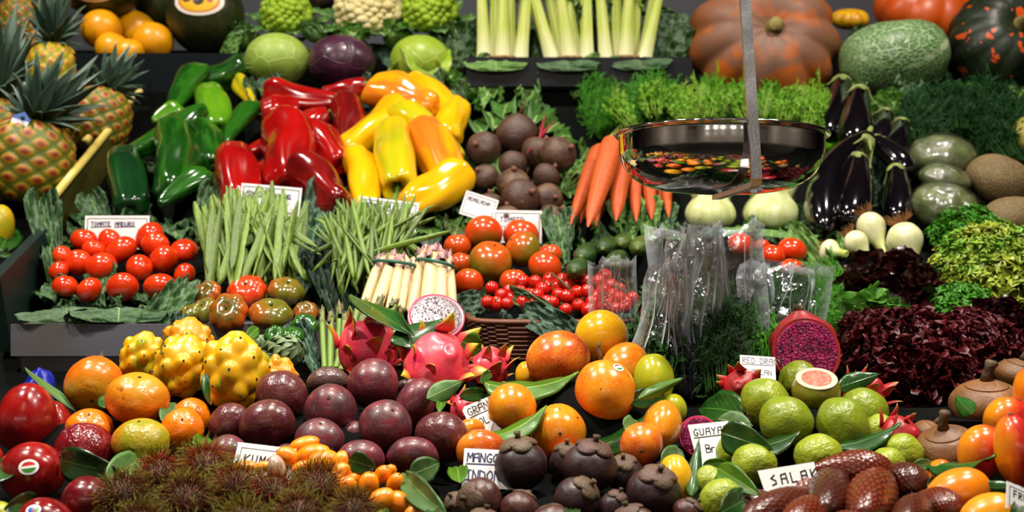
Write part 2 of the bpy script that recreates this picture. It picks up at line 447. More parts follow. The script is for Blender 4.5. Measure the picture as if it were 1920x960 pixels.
leaf(372, 850, 396, 790, 20, 'bright green leaf between bright persimmon and passion fruit', 0, mLeafLime, d1=-.02, d2=-.01)

# ---- yellow pitahayas
def pitg(seed):
    r = random.Random(seed); tub = []
    for k in range(27):
        z = .72 - 1.7 * (k + .5) / 27; a = k * 2.39996 + r.uniform(-.15, .15); tub.append((Vector((sqrt(1 - z * z) * cos(a), sqrt(1 - z * z) * sin(a), z)), r.uniform(.8, 1.1)))
    g = lathe([(-1.08, 0), (-1.06, .3), (-.85, .62), (-.5, .86), (0, .93), (.45, .84), (.8, .6), (1.0, .36), (1.12, .2), (1.1, 0)], 80, 64)
    for i, v in enumerate(g.v):
        n = Vector((v.x, v.y, v.z / 1.15)).normalized(); b = 0
        for c, s in tub:
            dd = (n - c).length
            if dd < .36: b = max(b, s * (1 - (dd / .36) ** 2) ** 1.3); 
        ov = n
        g.v[i] = v + (n + Vector((0, 0, .5 if v.z > -.2 else .1))) * b * (.2 if v.z < .3 else .16)
    tips = G()
    for c, s in tub:
        q = max(g.v, key=lambda v: v.normalized().dot(Vector((c.x, c.y, c.z * 1.15 + .12)).normalized()) + .02 * v.length)
        tips.add(lathe(ballpts(.045, .06), 8, 6), T(*(q * .985)) @ along(c))
    PTIP[seed] = tips
    return g
PTIP = {}
mTip = M('pitahaya_tip', '#3a2418', rough=.7)
mPit = M('pitahaya_skin', '#d8a406', pat=[(0, '#d49e08'), (.5, '#b88a14'), (.8, '#4a3018'), (1, '#2a1810')], col2='#8a9418', ns=1.1, lo=.5, hi=.68, rough=.33, coat=.1)
mPitO = M('pitahaya_skin_orange', '#e08a10', pat=[(0, '#dc8a10'), (.55, '#c87a10'), (1, '#3a2418')], rough=.35)
def pit(px, py, rx, ry, rot, k, label, mat=None, dd=0):
    return thing('yellow_pitahaya', mesh('pit%d' % k, lambda: pitg(k)), mat or mPit, at_ball(px, py, rx * .98, ry * .92, rot, 'F', dd), label, 'dragon fruit', 'knobbly yellow pitahayas', [('spine_scars', mesh('pitip%d' % k, lambda: PTIP[k]), mTip, S(1))])
pit(266, 668, 38, 46, (0, 14, 0), 0, 'small greenish yellow pitahaya leftmost of the knobbly ones', dd=.05)
pit(343, 686, 52, 58, (14, 10, 40), 1, 'knobbly yellow pitahaya with a green side, in the middle of its group')
pit(352, 640, 46, 44, (10, -10, 90), 0, 'orange tinted pitahaya behind the other knobbly ones', mPitO, .1)
pit(441, 692, 58, 68, (10, 6, 150), 1, 'biggest knobbly yellow pitahaya, right above the passion fruit')
pit(526, 706, 40, 30, (50, 60, 30), 0, 'orange yellow pitahaya lying behind the purple passion fruit', mPitO, .06)
leaf(302, 662, 338, 606, 9, 'pointed dark leaf between the left two pitahayas', 0, d1=-.05, d2=-.03)
leaf(392, 668, 395, 622, 6, 'thin upright dark leaf left of the biggest pitahaya', 0, d1=-.04, d2=-.03)
leaf(464, 634, 492, 606, 12, 'yellow green leaf tip above the biggest pitahaya', 0, mLeafLime, d1=.02, d2=.02)
leaf(382, 700, 398, 765, 10, 'dark narrow leaf hanging between the two big pitahayas', 3, d1=-.06, d2=-.02)

# ---- purple passion fruit
mPas = M('passion_skin', '#4c1424', '#6c1e2a', ns=1.6, rough=.33, rc='#42222a', speck=[('#9a6a5a', 34, .6, .7)], wr=.06, wrs=1.3, coat=.3, rmix=.15)
mPasG = M('passion_skin_grey', '#4a3a34', '#5a3a38', ns=1.6, rough=.3, speck=[('#8a6a60', 30, .6, .72)], wr=.2, wrs=1.3)
mPasW = M('passion_skin_wrinkled', '#4e1622', '#5a2a24', ns=1.6, rough=.3, speck=[('#8a5a52', 30, .6, .72)], wr=.32, wrs=.8, coat=.2)
def pasg(): return lathe(ballpts(1, 1, egg=.05, top=.02), nz=.05, nf=1.1, seed=8)
def pas(px, py, rx, ry, rot, label, mat=None, dd=0):
    return thing('passion_fruit', mesh('pas', pasg), mat or mPas, at_ball(px, py, rx, ry, rot, 'F', dd), label, 'passion fruit', 'purple passion fruit heap',
                 [('stem_scar', mesh('passcar', lambda: lathe([(-.02, 0), (0, .07), (.04, .06), (.02, .03), (.01, 0)], 10, 8)), mStem, T(0, 0, .99))])
pas(530, 740, 50, 45, (-20, 40, 0), 'wrinkled purple passion fruit at the upper left of the heap', mPasW)
pas(616, 716, 40, 28, (-30, 0, 0), 'greyish passion fruit in the back of the heap, left of the topmost one', mPasG, .03)
pas(620, 768, 49, 49, (55, 5, 0), 'purple passion fruit in the middle of the heap showing its stem scar')
pas(700, 718, 48, 48, (-30, 10, 0), 'round purple passion fruit topmost in the heap, below the cut dragon fruit')
pas(501, 795, 53, 45, (-50, -20, 0), 'large creased passion fruit above the kumquat price card', mPasW)
pas(429, 795, 42, 37, (-20, -60, 0), 'brownish wrinkled passion fruit at the left end beside the bright persimmon', mPasW, .02)
pas(600, 822, 47, 36, (30, 8, 0), 'passion fruit just above the uppermost kumquats')
pas(724, 798, 51, 48, (38, 25, 0), 'round glossy passion fruit in front of the heap, right of centre', dd=-.01)
pas(779, 756, 51, 36, (-20, -60, 0), 'passion fruit below the pink dragon fruit, with a dark flank')
pas(770, 727, 30, 17, (-30, 0, 0), 'grey passion fruit wedged under the pink dragon fruit', mPasG, .05)
pas(830, 818, 52, 46, (-40, 30, 0), 'ribbed purple passion fruit at the right end beside the orange granadilla', mPasW)
pas(774, 856, 49, 35, (-50, 0, 0), 'passion fruit low on the right behind the big green leaf')
pas(664, 815, 24, 26, (0, 0, 0), 'passion fruit mostly hidden between two bigger ones', None, .04)
pas(676, 862, 47, 37, (-40, 0, 0), 'reddish passion fruit right behind the kumquats')
pas(424, 852, 40, 36, (-10, -40, 0), 'purple passion fruit left of the kumquat card')
pas(537, 852, 24, 20, (0, 0, 0), 'purple passion fruit hidden behind the kumquat card', None, .03)
leaf(656, 862, 698, 878, 22, 'dark green leaf tip behind the kumquats', 0, d1=-.05, d2=-.05, roll=15)
leaf(832, 962, 702, 858, 26, 'long green leaf sloping from passion fruit to kumquats', 0, mLeafPale, d1=-.06, d2=-.05, roll=-10)
leaf(768, 892, 834, 868, 26, 'pale leaf lying under the low right passion fruit', 0, mLeafPale, d1=-.03, d2=-.04, roll=10)
leaf(822, 985, 800, 925, 14, 'dark pointed leaf at the bottom, right of the kumquats', 0, d1=-.06, d2=-.07)
leaf(726, 985, 706, 930, 13, 'dark leaf tip at the bottom below the kumquats', 0, d1=-.07, d2=-.08)

# ---- kumquats
mKum = M('kumquat_skin', '#ee7c04', '#f29408', ns=1.5, rough=.28, bump=.12, bs=26, coat=.2, rnd=.1)
kumg = lambda: lathe(ballpts(.8, 1, egg=.03, top=.03), 26, 20)
KU = [(571, 834, 30, 17, 75), (588, 850, 33, 19, 80), (540, 856, 24, 19, -60), (604, 868, 33, 26, 70), (640, 866, 20, 22, 10), (640, 886, 22, 20, 30), (563, 876, 18, 12, 60), (669, 886, 20, 14, 70),
      (692, 908, 25, 25, 10), (645, 912, 27, 20, 60), (718, 890, 20, 20, 30), (741, 906, 20, 22, 25), (716, 938, 28, 24, 60), (748, 944, 27, 24, -50), (661, 899, 16, 12, 60), (459, 876, 26, 13, 80),
      (492, 876, 18, 12, 70), (776, 962, 20, 16, 60), (733, 882, 14, 12, 20), (770, 936, 14, 16, 0), (628, 898, 16, 14, 40)]
for k, (x, y, a, b, ro) in enumerate(KU):
    big = max(a, b)
    thing('kumquat', mesh('kum', kumg), mKum, at_ball(x, y, min(a, b) * 1.15 if abs(ro) > 40 else a, big if abs(ro) > 40 else b, (rng.uniform(-20, 30), ro, 0), 'F', rng.uniform(-.012, .004) - .01), 'small orange kumquat in the heap right of the rambutans', 'kumquat', 'kumquats',
          [('stem_scar', mesh('passcar', None), mStem, T(0, 0, .97) @ S(1.4))])
mLych = M('pale_fruit', '#b09080', '#c4a898', ns=3, rough=.2, coat=.5)
thing('peeled_lychee', mesh('pas', None), mLych, at_ball(519, 880, 28, 16, (0, 80, 0), 'F', -.03), 'pale pinkish peeled fruit lying on the rambutans by the kumquat card', 'lychee')

# ---- rambutans
def hairg(seed, n=460):
    g = G(); r = random.Random(seed)
    for k in range(n):
        z = 1 - 2 * (k + .5) / n; a = k * 2.39996; d = Vector((sqrt(1 - z * z) * cos(a), sqrt(1 - z * z) * sin(a), z))
        t = d.cross(Vector((r.uniform(-1, 1), r.uniform(-1, 1), r.uniform(-1, 1)))).normalized(); L = r.uniform(.55, 1.05); c = r.uniform(.2, .9)
        pts = [d * (.95 + L * u) + t * (L * c * u * u) for u in (0, .35, .7, 1)]
        g.add(tube(pts, [.034, .027, .02, .008], 4, cap=False, pats=[0, .35, .7, 1]))
    return g
mHair = M('rambutan_hair', '#5a1a10', pat=[(0, '#5a140c'), (.45, '#8a2a14'), (.72, '#74581a'), (1, '#808a2c')], rc='#5c5c18', rough=.5, spec=.2)
mHairD = M('rambutan_hair_dark', '#3a140c', pat=[(0, '#3a100a'), (.5, '#5a2a10'), (1, '#7a7a24')], rough=.5, spec=.2)
mRam = M('rambutan_skin', '#5a1810', '#5a4a18', rough=.5, bump=.5)
RA = [(385, 878, 44, 'h', 'tufted red rambutan highest on the left of the hairy heap'), (300, 893, 42, 'h', 'reddish rambutan below the pale leaf on the left'), (232, 932, 42, 'd', 'dark rambutan at the left end of the hairy heap'),
      (352, 942, 46, 'd', 'dark rambutan on the bottom edge left of centre'), (440, 918, 44, 'h', 'green haired rambutan in front of the kumquat card'), (510, 926, 42, 'h', 'rambutan under the pale peeled fruit'),
      (596, 916, 46, 'h', 'spiky red rambutan touching the upper kumquats'), (560, 972, 44, 'd', 'dark rambutan on the bottom edge below the spiky red one'), (664, 962, 38, 'd', 'small dark rambutan at the right end below the kumquats'),
      (455, 985, 44, 'h', 'rambutan on the bottom edge under the green haired one'), (262, 992, 44, 'd', 'rambutan on the bottom edge at the far left of the heap')]
for k, (x, y, r, h, lb) in enumerate(RA):
    thing('rambutan', mesh('ramcore', lambda: lathe(ballpts(1, 1.12), 20, 16)), mRam, at_ball(x, y, r * .78, r * .78, (rng.uniform(0, 360), rng.uniform(0, 360), 0), 'F', -.02), lb, 'rambutan', 'rambutans',
          [('spines', mesh('hair%d' % (k % 3), lambda: hairg(k % 3)), mHair if h == 'h' else mHairD, S(1))])

# ---- granadillas
mGra = M('granadilla_skin', '#df6a0a', '#de8a0c', ns=1.2, rough=.24, speck=[('#f0b860', 34, .58, .7), ('#6a2a10', 3.5, .7, .74)], coat=.25, bump=.06, bs=30)
mGraY = M('granadilla_skin_yellow', '#dba406', '#cf9208', ns=1.2, rough=.22, speck=[('#f0d070', 30, .6, .7), ('#8a4a10', 4, .7, .74)], coat=.3)
mGraO = M('granadilla_skin_amber', '#d98808', '#d8740a', ns=1.2, rough=.24, speck=[('#f0c060', 34, .58, .7), ('#6a2a10', 4, .69, .73)], coat=.25)
mGraR = M('granadilla_skin_red', '#c84a0a', '#dd7a10', ns=1.3, rough=.26, speck=[('#eab060', 34, .57, .68), ('#5a1a10', 3.5, .7, .74)], coat=.2, grad=('#8a1a0c', 'X', .4, .95, .6))
mGraG = M('granadilla_skin_green', '#a8a410', '#98a018', ns=1.2, rough=.24, speck=[('#d0cc60', 30, .6, .7)], coat=.25)
grag = lambda: lathe(ballpts(1, 1.02, top=.02, bot=.02), 40, 30, nz=.025, seed=11)
def gra(px, py, rx, ry, rot, mat, label, dd=0, stem=False):
    pr = [('stem_scar', mesh('passcar', None), mStem, T(0, 0, -1) @ S(1, 1, -1))]
    if stem: pr.append(('stem', mesh('grastem', lambda: tube([(0, 0, -.05), (.02, 0, .15), (-.02, 0, .3), (.0, 0, .42), (.03, 0, .55)], [.09, .06, .075, .055, .07], 8)), mStem, T(0, 0, 1)))
    return thing('granadilla', mesh('gra', grag), mat, at_ball(px, py, rx, ry, rot, 'F', dd), label, 'granadilla', 'granadilla pyramid', pr)
gra(1128, 630, 50, 48, (-30, 10, 0), mGraY, 'yellow granadilla at the very top of the pyramid', .03)
gra(1047, 673, 61, 52, (-20, -12, 0), mGraR, 'large orange granadilla with a reddish flank upper left in the pyramid')
gra(1172, 692, 46, 52, (-30, 30, 0), mGra, 'orange granadilla behind the stickered one on the right', .02)
g4 = gra(1135, 734, 57, 60, (-8, -8, 0), mGra, 'large orange granadilla with a stem stub and a small fruit sticker', -.03, True)
sticker(g4, (-42, 0, 42), .2)
gra(1226, 712, 37, 48, (-10, 0, 0), mGraG, 'yellow green granadilla wrapped in film beside the clear bags', .04)
gra(960, 763, 46, 44, (-20, 10, 0), mGraO, 'amber granadilla right of the granadilla price card', -.01)
gra(1047, 810, 53, 53, (-95, 12, 0), mGraO, 'amber granadilla low in the middle of the pyramid showing its stem scar')
gra(1241, 798, 36, 54, (-60, 20, 0), mGraO, 'amber granadilla with brown scars at the right side of the pyramid', .01)
gra(1203, 833, 40, 44, (-80, 40, 0), mGraR, 'red orange granadilla behind the mangosteens')
gra(902, 845, 47, 36, (-60, 0, 0), mGraR, 'red orange granadilla behind the mangosteen price card', .01)
gra(988, 703, 22, 26, (0, 0, 0), mGraY, 'yellow granadilla barely showing behind the large reddish one', .07)
gra(1262, 768, 26, 30, (0, 0, 0), mGraG, 'yellow green granadilla wedged behind the scarred amber one', .06)
gra(1266, 905, 34, 52, (-20, 0, 0), mGraY, 'yellow granadilla low on the right behind the mangosteens', .03)
gra(885, 806, 26, 22, (0, 0, 0), mGra, 'orange granadilla under the granadilla price card', .06)
gra(1070, 870, 40, 36, (0, 0, 0), mGraR, 'red granadilla in the shade under the pyramid, behind the mangosteens', .06)
leaf(908, 718, 1092, 700, 42, 'boat shaped leaf under the large reddish granadilla', 4, mLeafLime, d1=-.02, d2=-.05, roll=-62)
leaf(884, 822, 1030, 762, 36, 'curved leaf under the amber granadilla beside its card', 4, mLeafLime, d1=-.03, d2=-.05, roll=-60)
leaf(1092, 840, 1238, 762, 34, 'wide leaf beneath the stickered granadilla', 4, mLeaf, d1=-.0, d2=-.02, roll=-50)
leaf(1172, 806, 1230, 772, 24, 'leaf folded down under the stickered granadilla', 2, mLeafPale, d1=-.03, d2=-.03, roll=-30)
leaf(1178, 752, 1260, 740, 20, 'shaded leaf between the right hand granadillas', 0, mLeaf, d1=-.03, d2=-.02)
leaf(1196, 748, 1270, 714, 12, 'thin leaf edge across the yellow green granadilla', 1, mLeafLime, d1=-.06, d2=-.05)
leaf(862, 905, 852, 846, 20, 'bright green leaf left of the mangosteen card', 0, mLeafLime, d1=-.02, d2=-.02)
leaf(1240, 870, 1302, 838, 24, 'pale leaf below the guava price card', 0, mLeafPale, d1=-.01, d2=-.0)

# ---- mangosteens
mMgs = M('mangosteen_skin', '#2a1218', '#3d2420', ns=1.8, lo=.45, hi=.7, rough=.36, speck=[('#6a4a34', 5, .68, .76), ('#b8902c', 2.4, .76, .79)], bump=.15, bs=6, rmix=.2)
mMgsB = M('mangosteen_skin_brown', '#3f1a16', '#54302a', ns=1.8, rough=.36, speck=[('#7a5a40', 5, .66, .76)], bump=.2, bs=6)
mMgC = M('mangosteen_calyx', '#54482a', '#5a3a2c', ns=2, rough=.55, bump=.4, bs=8, rc='#4a2a26')
def calg():
    g = G()
    for k in range(4):
        b = lathe(ballpts(.42, .16), 16, 10, nz=.06, seed=k)
        g.add(b, R(0, 0, 90 * k + 20) @ T(.36, 0, .02) @ R(0, 22, 0))
    for k in range(4):
        g.add(lathe(ballpts(.3, .1), 12, 8), R(0, 0, 90 * k + 65) @ T(.3, 0, .1) @ R(0, 10, 0))
    return g
mgsg = lambda: lathe(ballpts(1, .94, top=.04, bot=.03), 40, 28, nz=.02, seed=4)
def mgs(px, py, rx, ry, rot, label, mat=None, dd=0):
    return thing('mangosteen', mesh('mgs', mgsg), mat or mMgs, at_ball(px, py, rx, ry, rot, 'F', dd), label, 'mangosteen', 'mangosteens',
                 [('calyx', mesh('mgcal', calg), mMgC, T(0, 0, .84)), ('stem', mesh('mgstem', lambda: tube([(0, 0, 0), (.03, 0, .2), (.02, 0, .34)], [.13, .1, .15], 8)), mStem, T(0, 0, .95)), ('stigma', mesh('mgstar', lambda: stargeo(6, .16)), mCalyx, T(0, 0, -.9) @ S(1, 1, -1))])
mgs(977, 872, 50, 50, (8, -8, 0), 'dark mangosteen right of its price card, cap on top')
mgs(1106, 876, 52, 48, (14, 4, 30), 'mangosteen in front of the low amber granadilla, topped by a knobby cap')
mgs(1063, 872, 30, 40, (10, -14, 50), 'mangosteen squeezed between two larger ones under the amber granadilla', None, .03)
mgs(900, 938, 43, 42, (50, -70, 0), 'brown red mangosteen below the price card, cap to the left', mMgsB, -.01)
mgs(1080, 936, 42, 42, (20, 40, 0), 'dark mangosteen at the bottom with its cap turned right')
mgs(1226, 924, 52, 48, (24, 10, 0), 'large dark mangosteen on the right with an olive cap')
mgs(974, 958, 38, 36, (-40, 30, 0), 'brown mangosteen at the bottom edge below the one with the card', mMgsB)
mgs(905, 990, 40, 34, (0, 10, 0), 'mangosteen on the bottom edge left of the brown ones', mMgsB, -.02)
mgs(1150, 952, 28, 32, (10, 20, 0), 'small mangosteen between two big ones at the bottom', mMgs, .01)
mgs(1172, 890, 36, 36, (26, -10, 0), 'mangosteen with a tall dark stem below the red orange granadilla', None, .03)
mgs(1256, 892, 34, 36, (20, 10, 0), 'mangosteen with a green stem at the right end of the heap', None, .03)
mgs(1036, 985, 44, 36, (-60, 0, 0), 'brown mangosteen on the bottom edge in the middle', mMgsB, -.01)
mgs(862, 955, 28, 34, (30, -30, 0), 'mangosteen at the left end of the heap beside the leaves', mMgsB, .02)
mgs(1186, 985, 44, 36, (0, -20, 0), 'mangosteen on the bottom edge right of the pointed leaf', mMgsB, -.01)
mgs(1290, 962, 30, 26, (0, 40, 0), 'small mangosteen at the bottom right end of the heap', mMgsB, .0)
leaf(1072, 995, 1074, 916, 16, 'pointed green leaf rising from the bottom mangosteens', 0, d1=-.07, d2=-.08)
leaf(1098, 990, 1106, 942, 8, 'small lime leaf tip beside the pointed one', 0, mLeafLime, d1=-.07, d2=-.08)

# ---- pink dragon fruit
mDra = M('dragon_skin', '#d43050', '#dc5458', ns=1.4, rough=.33, coat=.1, bump=.1, bs=6, rnd=.05)
mDraR = M('dragon_skin_red', '#a81c24', '#8a2424', ns=1.6, rough=.38, bump=.15, bs=6)
mDraS = M('dragon_scale', '#d0284a', pat=[(0, '#d0304a'), (.4, '#d85040'), (.75, '#c8a020'), (1, '#8a8a18')], rough=.38)
mDraSR = M('dragon_scale_red', '#a81c24', pat=[(0, '#a81c24'), (.6, '#b03028'), (1, '#9a7a30')], rough=.4)
drag = lambda: lathe([(-1.05, 0), (-1, .3), (-.7, .72), (-.2, .98), (.25, .97), (.65, .74), (.95, .38), (1.08, .2), (1.05, 0)], 40, 30, nz=.05, nf=2, seed=2)
def dscale(): return leafg(W=.8, curl=-.9, cup=.3, shape='tri', nx=4, nz=8, th=.05)
def dragon(px, py, rx, ry, rot, label, red=False, dd=0, nsc=17):
    prt = []
    for k in range(nsc):
        z = -.75 + 1.65 * k / nsc; a = k * 2.39996; r = .96 * sqrt(max(.02, 1 - (z / 1.1) ** 2))
        prt.append(('scale', mesh('dscale', dscale), mDraSR if red else mDraS, R(0, 0, math.degrees(a)) @ T(0, -r + .02, z) @ R(14 - 40 * z, 0, 0) @ S(.62 + .16 * (k % 3))))
    return thing('dragon_fruit', mesh('drag', drag), mDraR if red else mDra, at_ball(px, py, rx, ry, rot, 'F', dd), label, 'dragon fruit', 'red dragon fruit' if red else 'pink dragon fruit', prt)
dragon(690, 655, 58, 54, (30, 40, 20), 'pink dragon fruit with yellow scales above the passion fruit, left of the cut half', dd=.06)
dragon(818, 682, 70, 52, (50, -35, 60), 'big pink dragon fruit under the white cut half', dd=.03)
dragon(912, 692, 40, 40, (0, 20, 0), 'dark pink dragon fruit in a red tray right of the pair', dd=.12)
dragon(875, 768, 32, 30, (20, 60, 0), 'pink dragon fruit mostly hidden behind the granadilla card', dd=.06)
def halfg():
    return lathe([(-.95, 0), (-.92, .35), (-.7, .74), (-.3, .97), (0, 1.0), (.04, .97), (.03, .9), (.02, .5), (.02, 0)], 44, 30)
def seedg(n, seed, R0=.84, big=.02):
    g = G(); r = random.Random(seed)
    for k in range(n):
        a = r.uniform(0, 6.28); q = R0 * sqrt(r.random()); g.add(lathe(ballpts(big, big * 1.5), 6, 5), T(q * cos(a), q * sin(a), .06) @ R(r.uniform(0, 90), r.uniform(0, 90), 0))
    return g
mFlesh = M('white_flesh', '#94848a', '#7c6e78', ns=5, rough=.2, coat=.4, bump=.25, bs=5)
mFleshM = M('magenta_flesh', '#820a46', '#b0185e', ns=3, rough=.14, coat=1, bump=1, bs=9, bark=13)
mRind = M('dragon_rind', '#c01848', '#d03a60', rough=.3, coat=.3)
mSeed = M('seed', '#080607', rough=.3)
def half(px, py, rx, ry, rot, flesh, rind, label, dd=0, zone='F'):
    t = thing('cut_dragon_fruit', mesh('dhalf', halfg), rind, at_ball(px, py, rx, ry, rot, zone, dd), label, 'dragon fruit', None,
              [('flesh', mesh('dflesh', lambda: lathe([(.0, 0), (.0, .8), (.03, .88), (.055, .86), (.055, .4), (.055, 0)], 40, 12)), flesh, S(1))])
    sd = ob('seeds', mesh('dseeds', lambda: seedg(170, 5)), mSeed, S(1), t); sd['kind'] = 'stuff'; sd['label'] = 'black seeds'
    return t
half(818, 594, 54, 52, (50, 12, 0), mFlesh, mRind, 'cut dragon fruit half with white flesh and black seeds under film', -.02)
leaf(776, 628, 674, 562, 20, 'long glossy leaf left of the white cut dragon fruit', 3, mLeaf, d1=-.06, d2=-.0)
leaf(732, 640, 826, 622, 30, 'dark leaf under the white cut dragon fruit', 1, mLeaf, d1=-.05, d2=-.02, roll=-40)
leaf(866, 640, 902, 660, 28, 'green leaf right of the white cut dragon fruit', 0, mLeafLime, d1=-.02, d2=.0, roll=10)
leaf(800, 748, 862, 718, 20, 'folded leaf below the big pink dragon fruit', 1, mLeafPale, d1=-.05, d2=-.05)
leaf(862, 742, 930, 736, 14, 'dark leaf above the granadilla card', 0, mLeaf, d1=-.03, d2=.0)
leaf(900, 716, 936, 684, 9, 'narrow leaf beside the dark pink dragon fruit', 0, mLeaf, d1=.02, d2=.04)
leaf(822, 772, 836, 728, 9, 'small yellow green leaf hanging below the folded leaf', 0, mLeafLime, d1=-.04, d2=-.04)

# ---- red pitaya half and whole ones
half(1512, 660, 64, 66, (78, -4, 0), mFleshM, mDraR, 'cut red dragon fruit half with glistening magenta flesh', .03)
thing('dragon_fruit', mesh('drag', drag), mDraR, at_ball(1506, 640, 62, 52, (-10, -6, 0), 'F', .1), 'red dragon fruit behind the magenta cut half, crown upward', 'dragon fruit', 'red dragon fruit',
      [('crown', mesh('dcrown', lambda: stargeo(6, .4, 3)), mCalyx, T(0, 0, 1.0))])
dragon(1392, 730, 38, 38, (60, -50, 0), 'red dragon fruit below the red dragon fruit card, tip to the left', True, .05)
dragon(1618, 742, 42, 40, (20, 40, 0), 'red dragon fruit behind the right hand guavas', True, .06)
dragon(1690, 822, 44, 34, (40, 60, 0), 'red dragon fruit low between guavas and brown sapotes', True, .06)
half(1312, 818, 40, 38, (70, 10, 0), mFleshM, mRind, 'magenta cut dragon fruit half behind the guava price card', .04)
leaf(1394, 776, 1290, 752, 38, 'broad dark leaf in front of the clear bags', 0, mLeaf, d1=.02, d2=.06, roll=15)
leaf(1570, 728, 1636, 706, 20, 'leaf sticking out right of the cut guava', 1, mLeaf, d1=.0, d2=.01)
leaf(1396, 726, 1446, 728, 12, 'shaded leaf below the red dragon fruit card', 0, mLeaf, d1=.0, d2=.0)

# ---- guavas
mGua = M('guava_skin', '#8c9620', '#788a1c', ns=1.5, rough=.3, rc='#6e801c', speck=[('#4a5a14', 3, .72, .8)], wr=.25, wrs=2.2, bump=.2, bs=5, coat=.15)
mGuaY = M('guava_skin_light', '#98a428', '#8a9a24', ns=1.5, rough=.3, wr=.3, wrs=1.6, bump=.35, bs=4, coat=.15)
guag = lambda: lathe(ballpts(1, 1.06, egg=.06), 40, 32, nz=.05, nf=1.8, seed=9)
def gua(px, py, rx, ry, rot, label, mat=None, dd=0):
    return thing('guava', mesh('gua', guag), mat or mGua, at_ball(px, py, rx, ry, rot, 'F', dd), label, 'guava', 'guava pyramid', [('calyx', mesh('guacal', lambda: stargeo(5, .26, 1)), mCalyx, T(0, 0, -1.02) @ S(1, 1, -1))])
gua(1437, 757, 52, 43, (-30, 62, 0), 'yellow green guava at the left of the upper row')
gua(1475, 790, 51, 43, (70, 20, 0), 'guava in front with its dried flower end facing out')
gua(1582, 799, 57, 45, (-20, 75, 0), 'large smooth dark green guava on the right of the pyramid')
gua(1618, 772, 46, 46, (30, -60, 0), 'guava at the upper right with its flower end turned right', None, .02)
gua(1498, 712, 38, 34, (0, 0, 0), 'guava behind the cut one at the top', None, .05)
gua(1415, 872, 43, 40, (60, 10, 0), 'wrinkled guava left of the salak price card', mGuaY)
gua(1535, 855, 46, 37, (75, -10, 0), 'wrinkled guava right above the snake fruit', mGuaY)
gua(1370, 842, 26, 34, (0, 20, 0), 'yellowish guava behind the guava card under a leaf', mGuaY, .02)
gua(1334, 908, 30, 34, (0, -30, 0), 'guava at the lower left with a brown scarred end', mGuaY, .01)
gua(1350, 938, 43, 34, (50, -50, 0), 'wrinkled guava lowest on the left', mGuaY, -.01)
gua(1692, 850, 38, 38, (40, -40, 0), 'guava at the far right end of the pyramid', mGuaY, .03)
gua(1662, 872, 36, 28, (60, -40, 0), 'guava behind the snake fruit, lower right', mGuaY, -.0)
gua(1650, 806, 30, 28, (0, 0, 0), 'guava hidden below the upper right one', mGuaY, .05)
mPink = M('guava_flesh', '#d05a48', '#c8806a', ns=6, rough=.25, bump=.4, bs=12, coat=.5, grad=[])
mGuaRim = M('guava_rim', '#d8b49a', rough=.3, coat=.4)
thing('cut_guava', mesh('guacut', lambda: lathe([(-.95, 0), (-.92, .3), (-.65, .74), (-.2, .98), (.15, .98), (.42, .86), (.45, .8)] + [(.44, .5), (.44, 0)], 40, 32, nz=.02)), M('guava_skin_cut', '#7a7a1c', '#6a5a1c', ns=1.5, rough=.25, coat=.3),
      at_ball(1530, 730, 45, 50, (24, -4, 0), 'F', -.01), 'cut guava with pink flesh crowning the guava pyramid', 'guava', None,
      [('flesh_rim', mesh('guarim', lambda: lathe([(.42, 0), (.44, .5), (.46, .83), (.48, .8), (.48, .5), (.47, 0)], 40, 12)), mGuaRim, S(1)), ('flesh', mesh('guafl', lambda: lathe([(.45, 0), (.46, .4), (.47, .6), (.5, .57), (.51, .3), (.52, 0)], 30, 12, nz=.03, nf=6)), mPink, S(1))])
leaf(1352, 812, 1432, 842, 34, 'glossy dark leaf beside the guava price card', 0, mLeaf, d1=-.04, d2=-.06, roll=10)
leaf(1345, 786, 1420, 800, 22, 'leaf under the upper left guava', 1, mLeafPale, d1=.0, d2=-.0)
leaf(1404, 838, 1504, 836, 32, 'leaf between the upper and lower rows of guavas', 1, mLeaf, d1=-.0, d2=-.0, roll=-60)
leaf(1560, 836, 1694, 830, 28, 'dark leaf under the large smooth guava', 1, mLeaf, d1=-.0, d2=-.0, roll=-62)
leaf(1352, 962, 1442, 915, 30, 'dark green leaf at the bottom left of the salak card', 0, mLeaf, d1=-.05, d2=-.03)
leaf(1346, 878, 1402, 914, 24, 'bright leaf across the scarred guava', 0, mLeafLime, d1=-.03, d2=-.06)
leaf(1296, 930, 1306, 858, 16, 'dark upright leaf right of the low yellow granadilla', 1, mLeaf, d1=-.0, d2=.0)
leaf(1318, 872, 1378, 868, 12, 'leaf strip below the guava price card', 0, mLeafLime, d1=-.0, d2=.0)

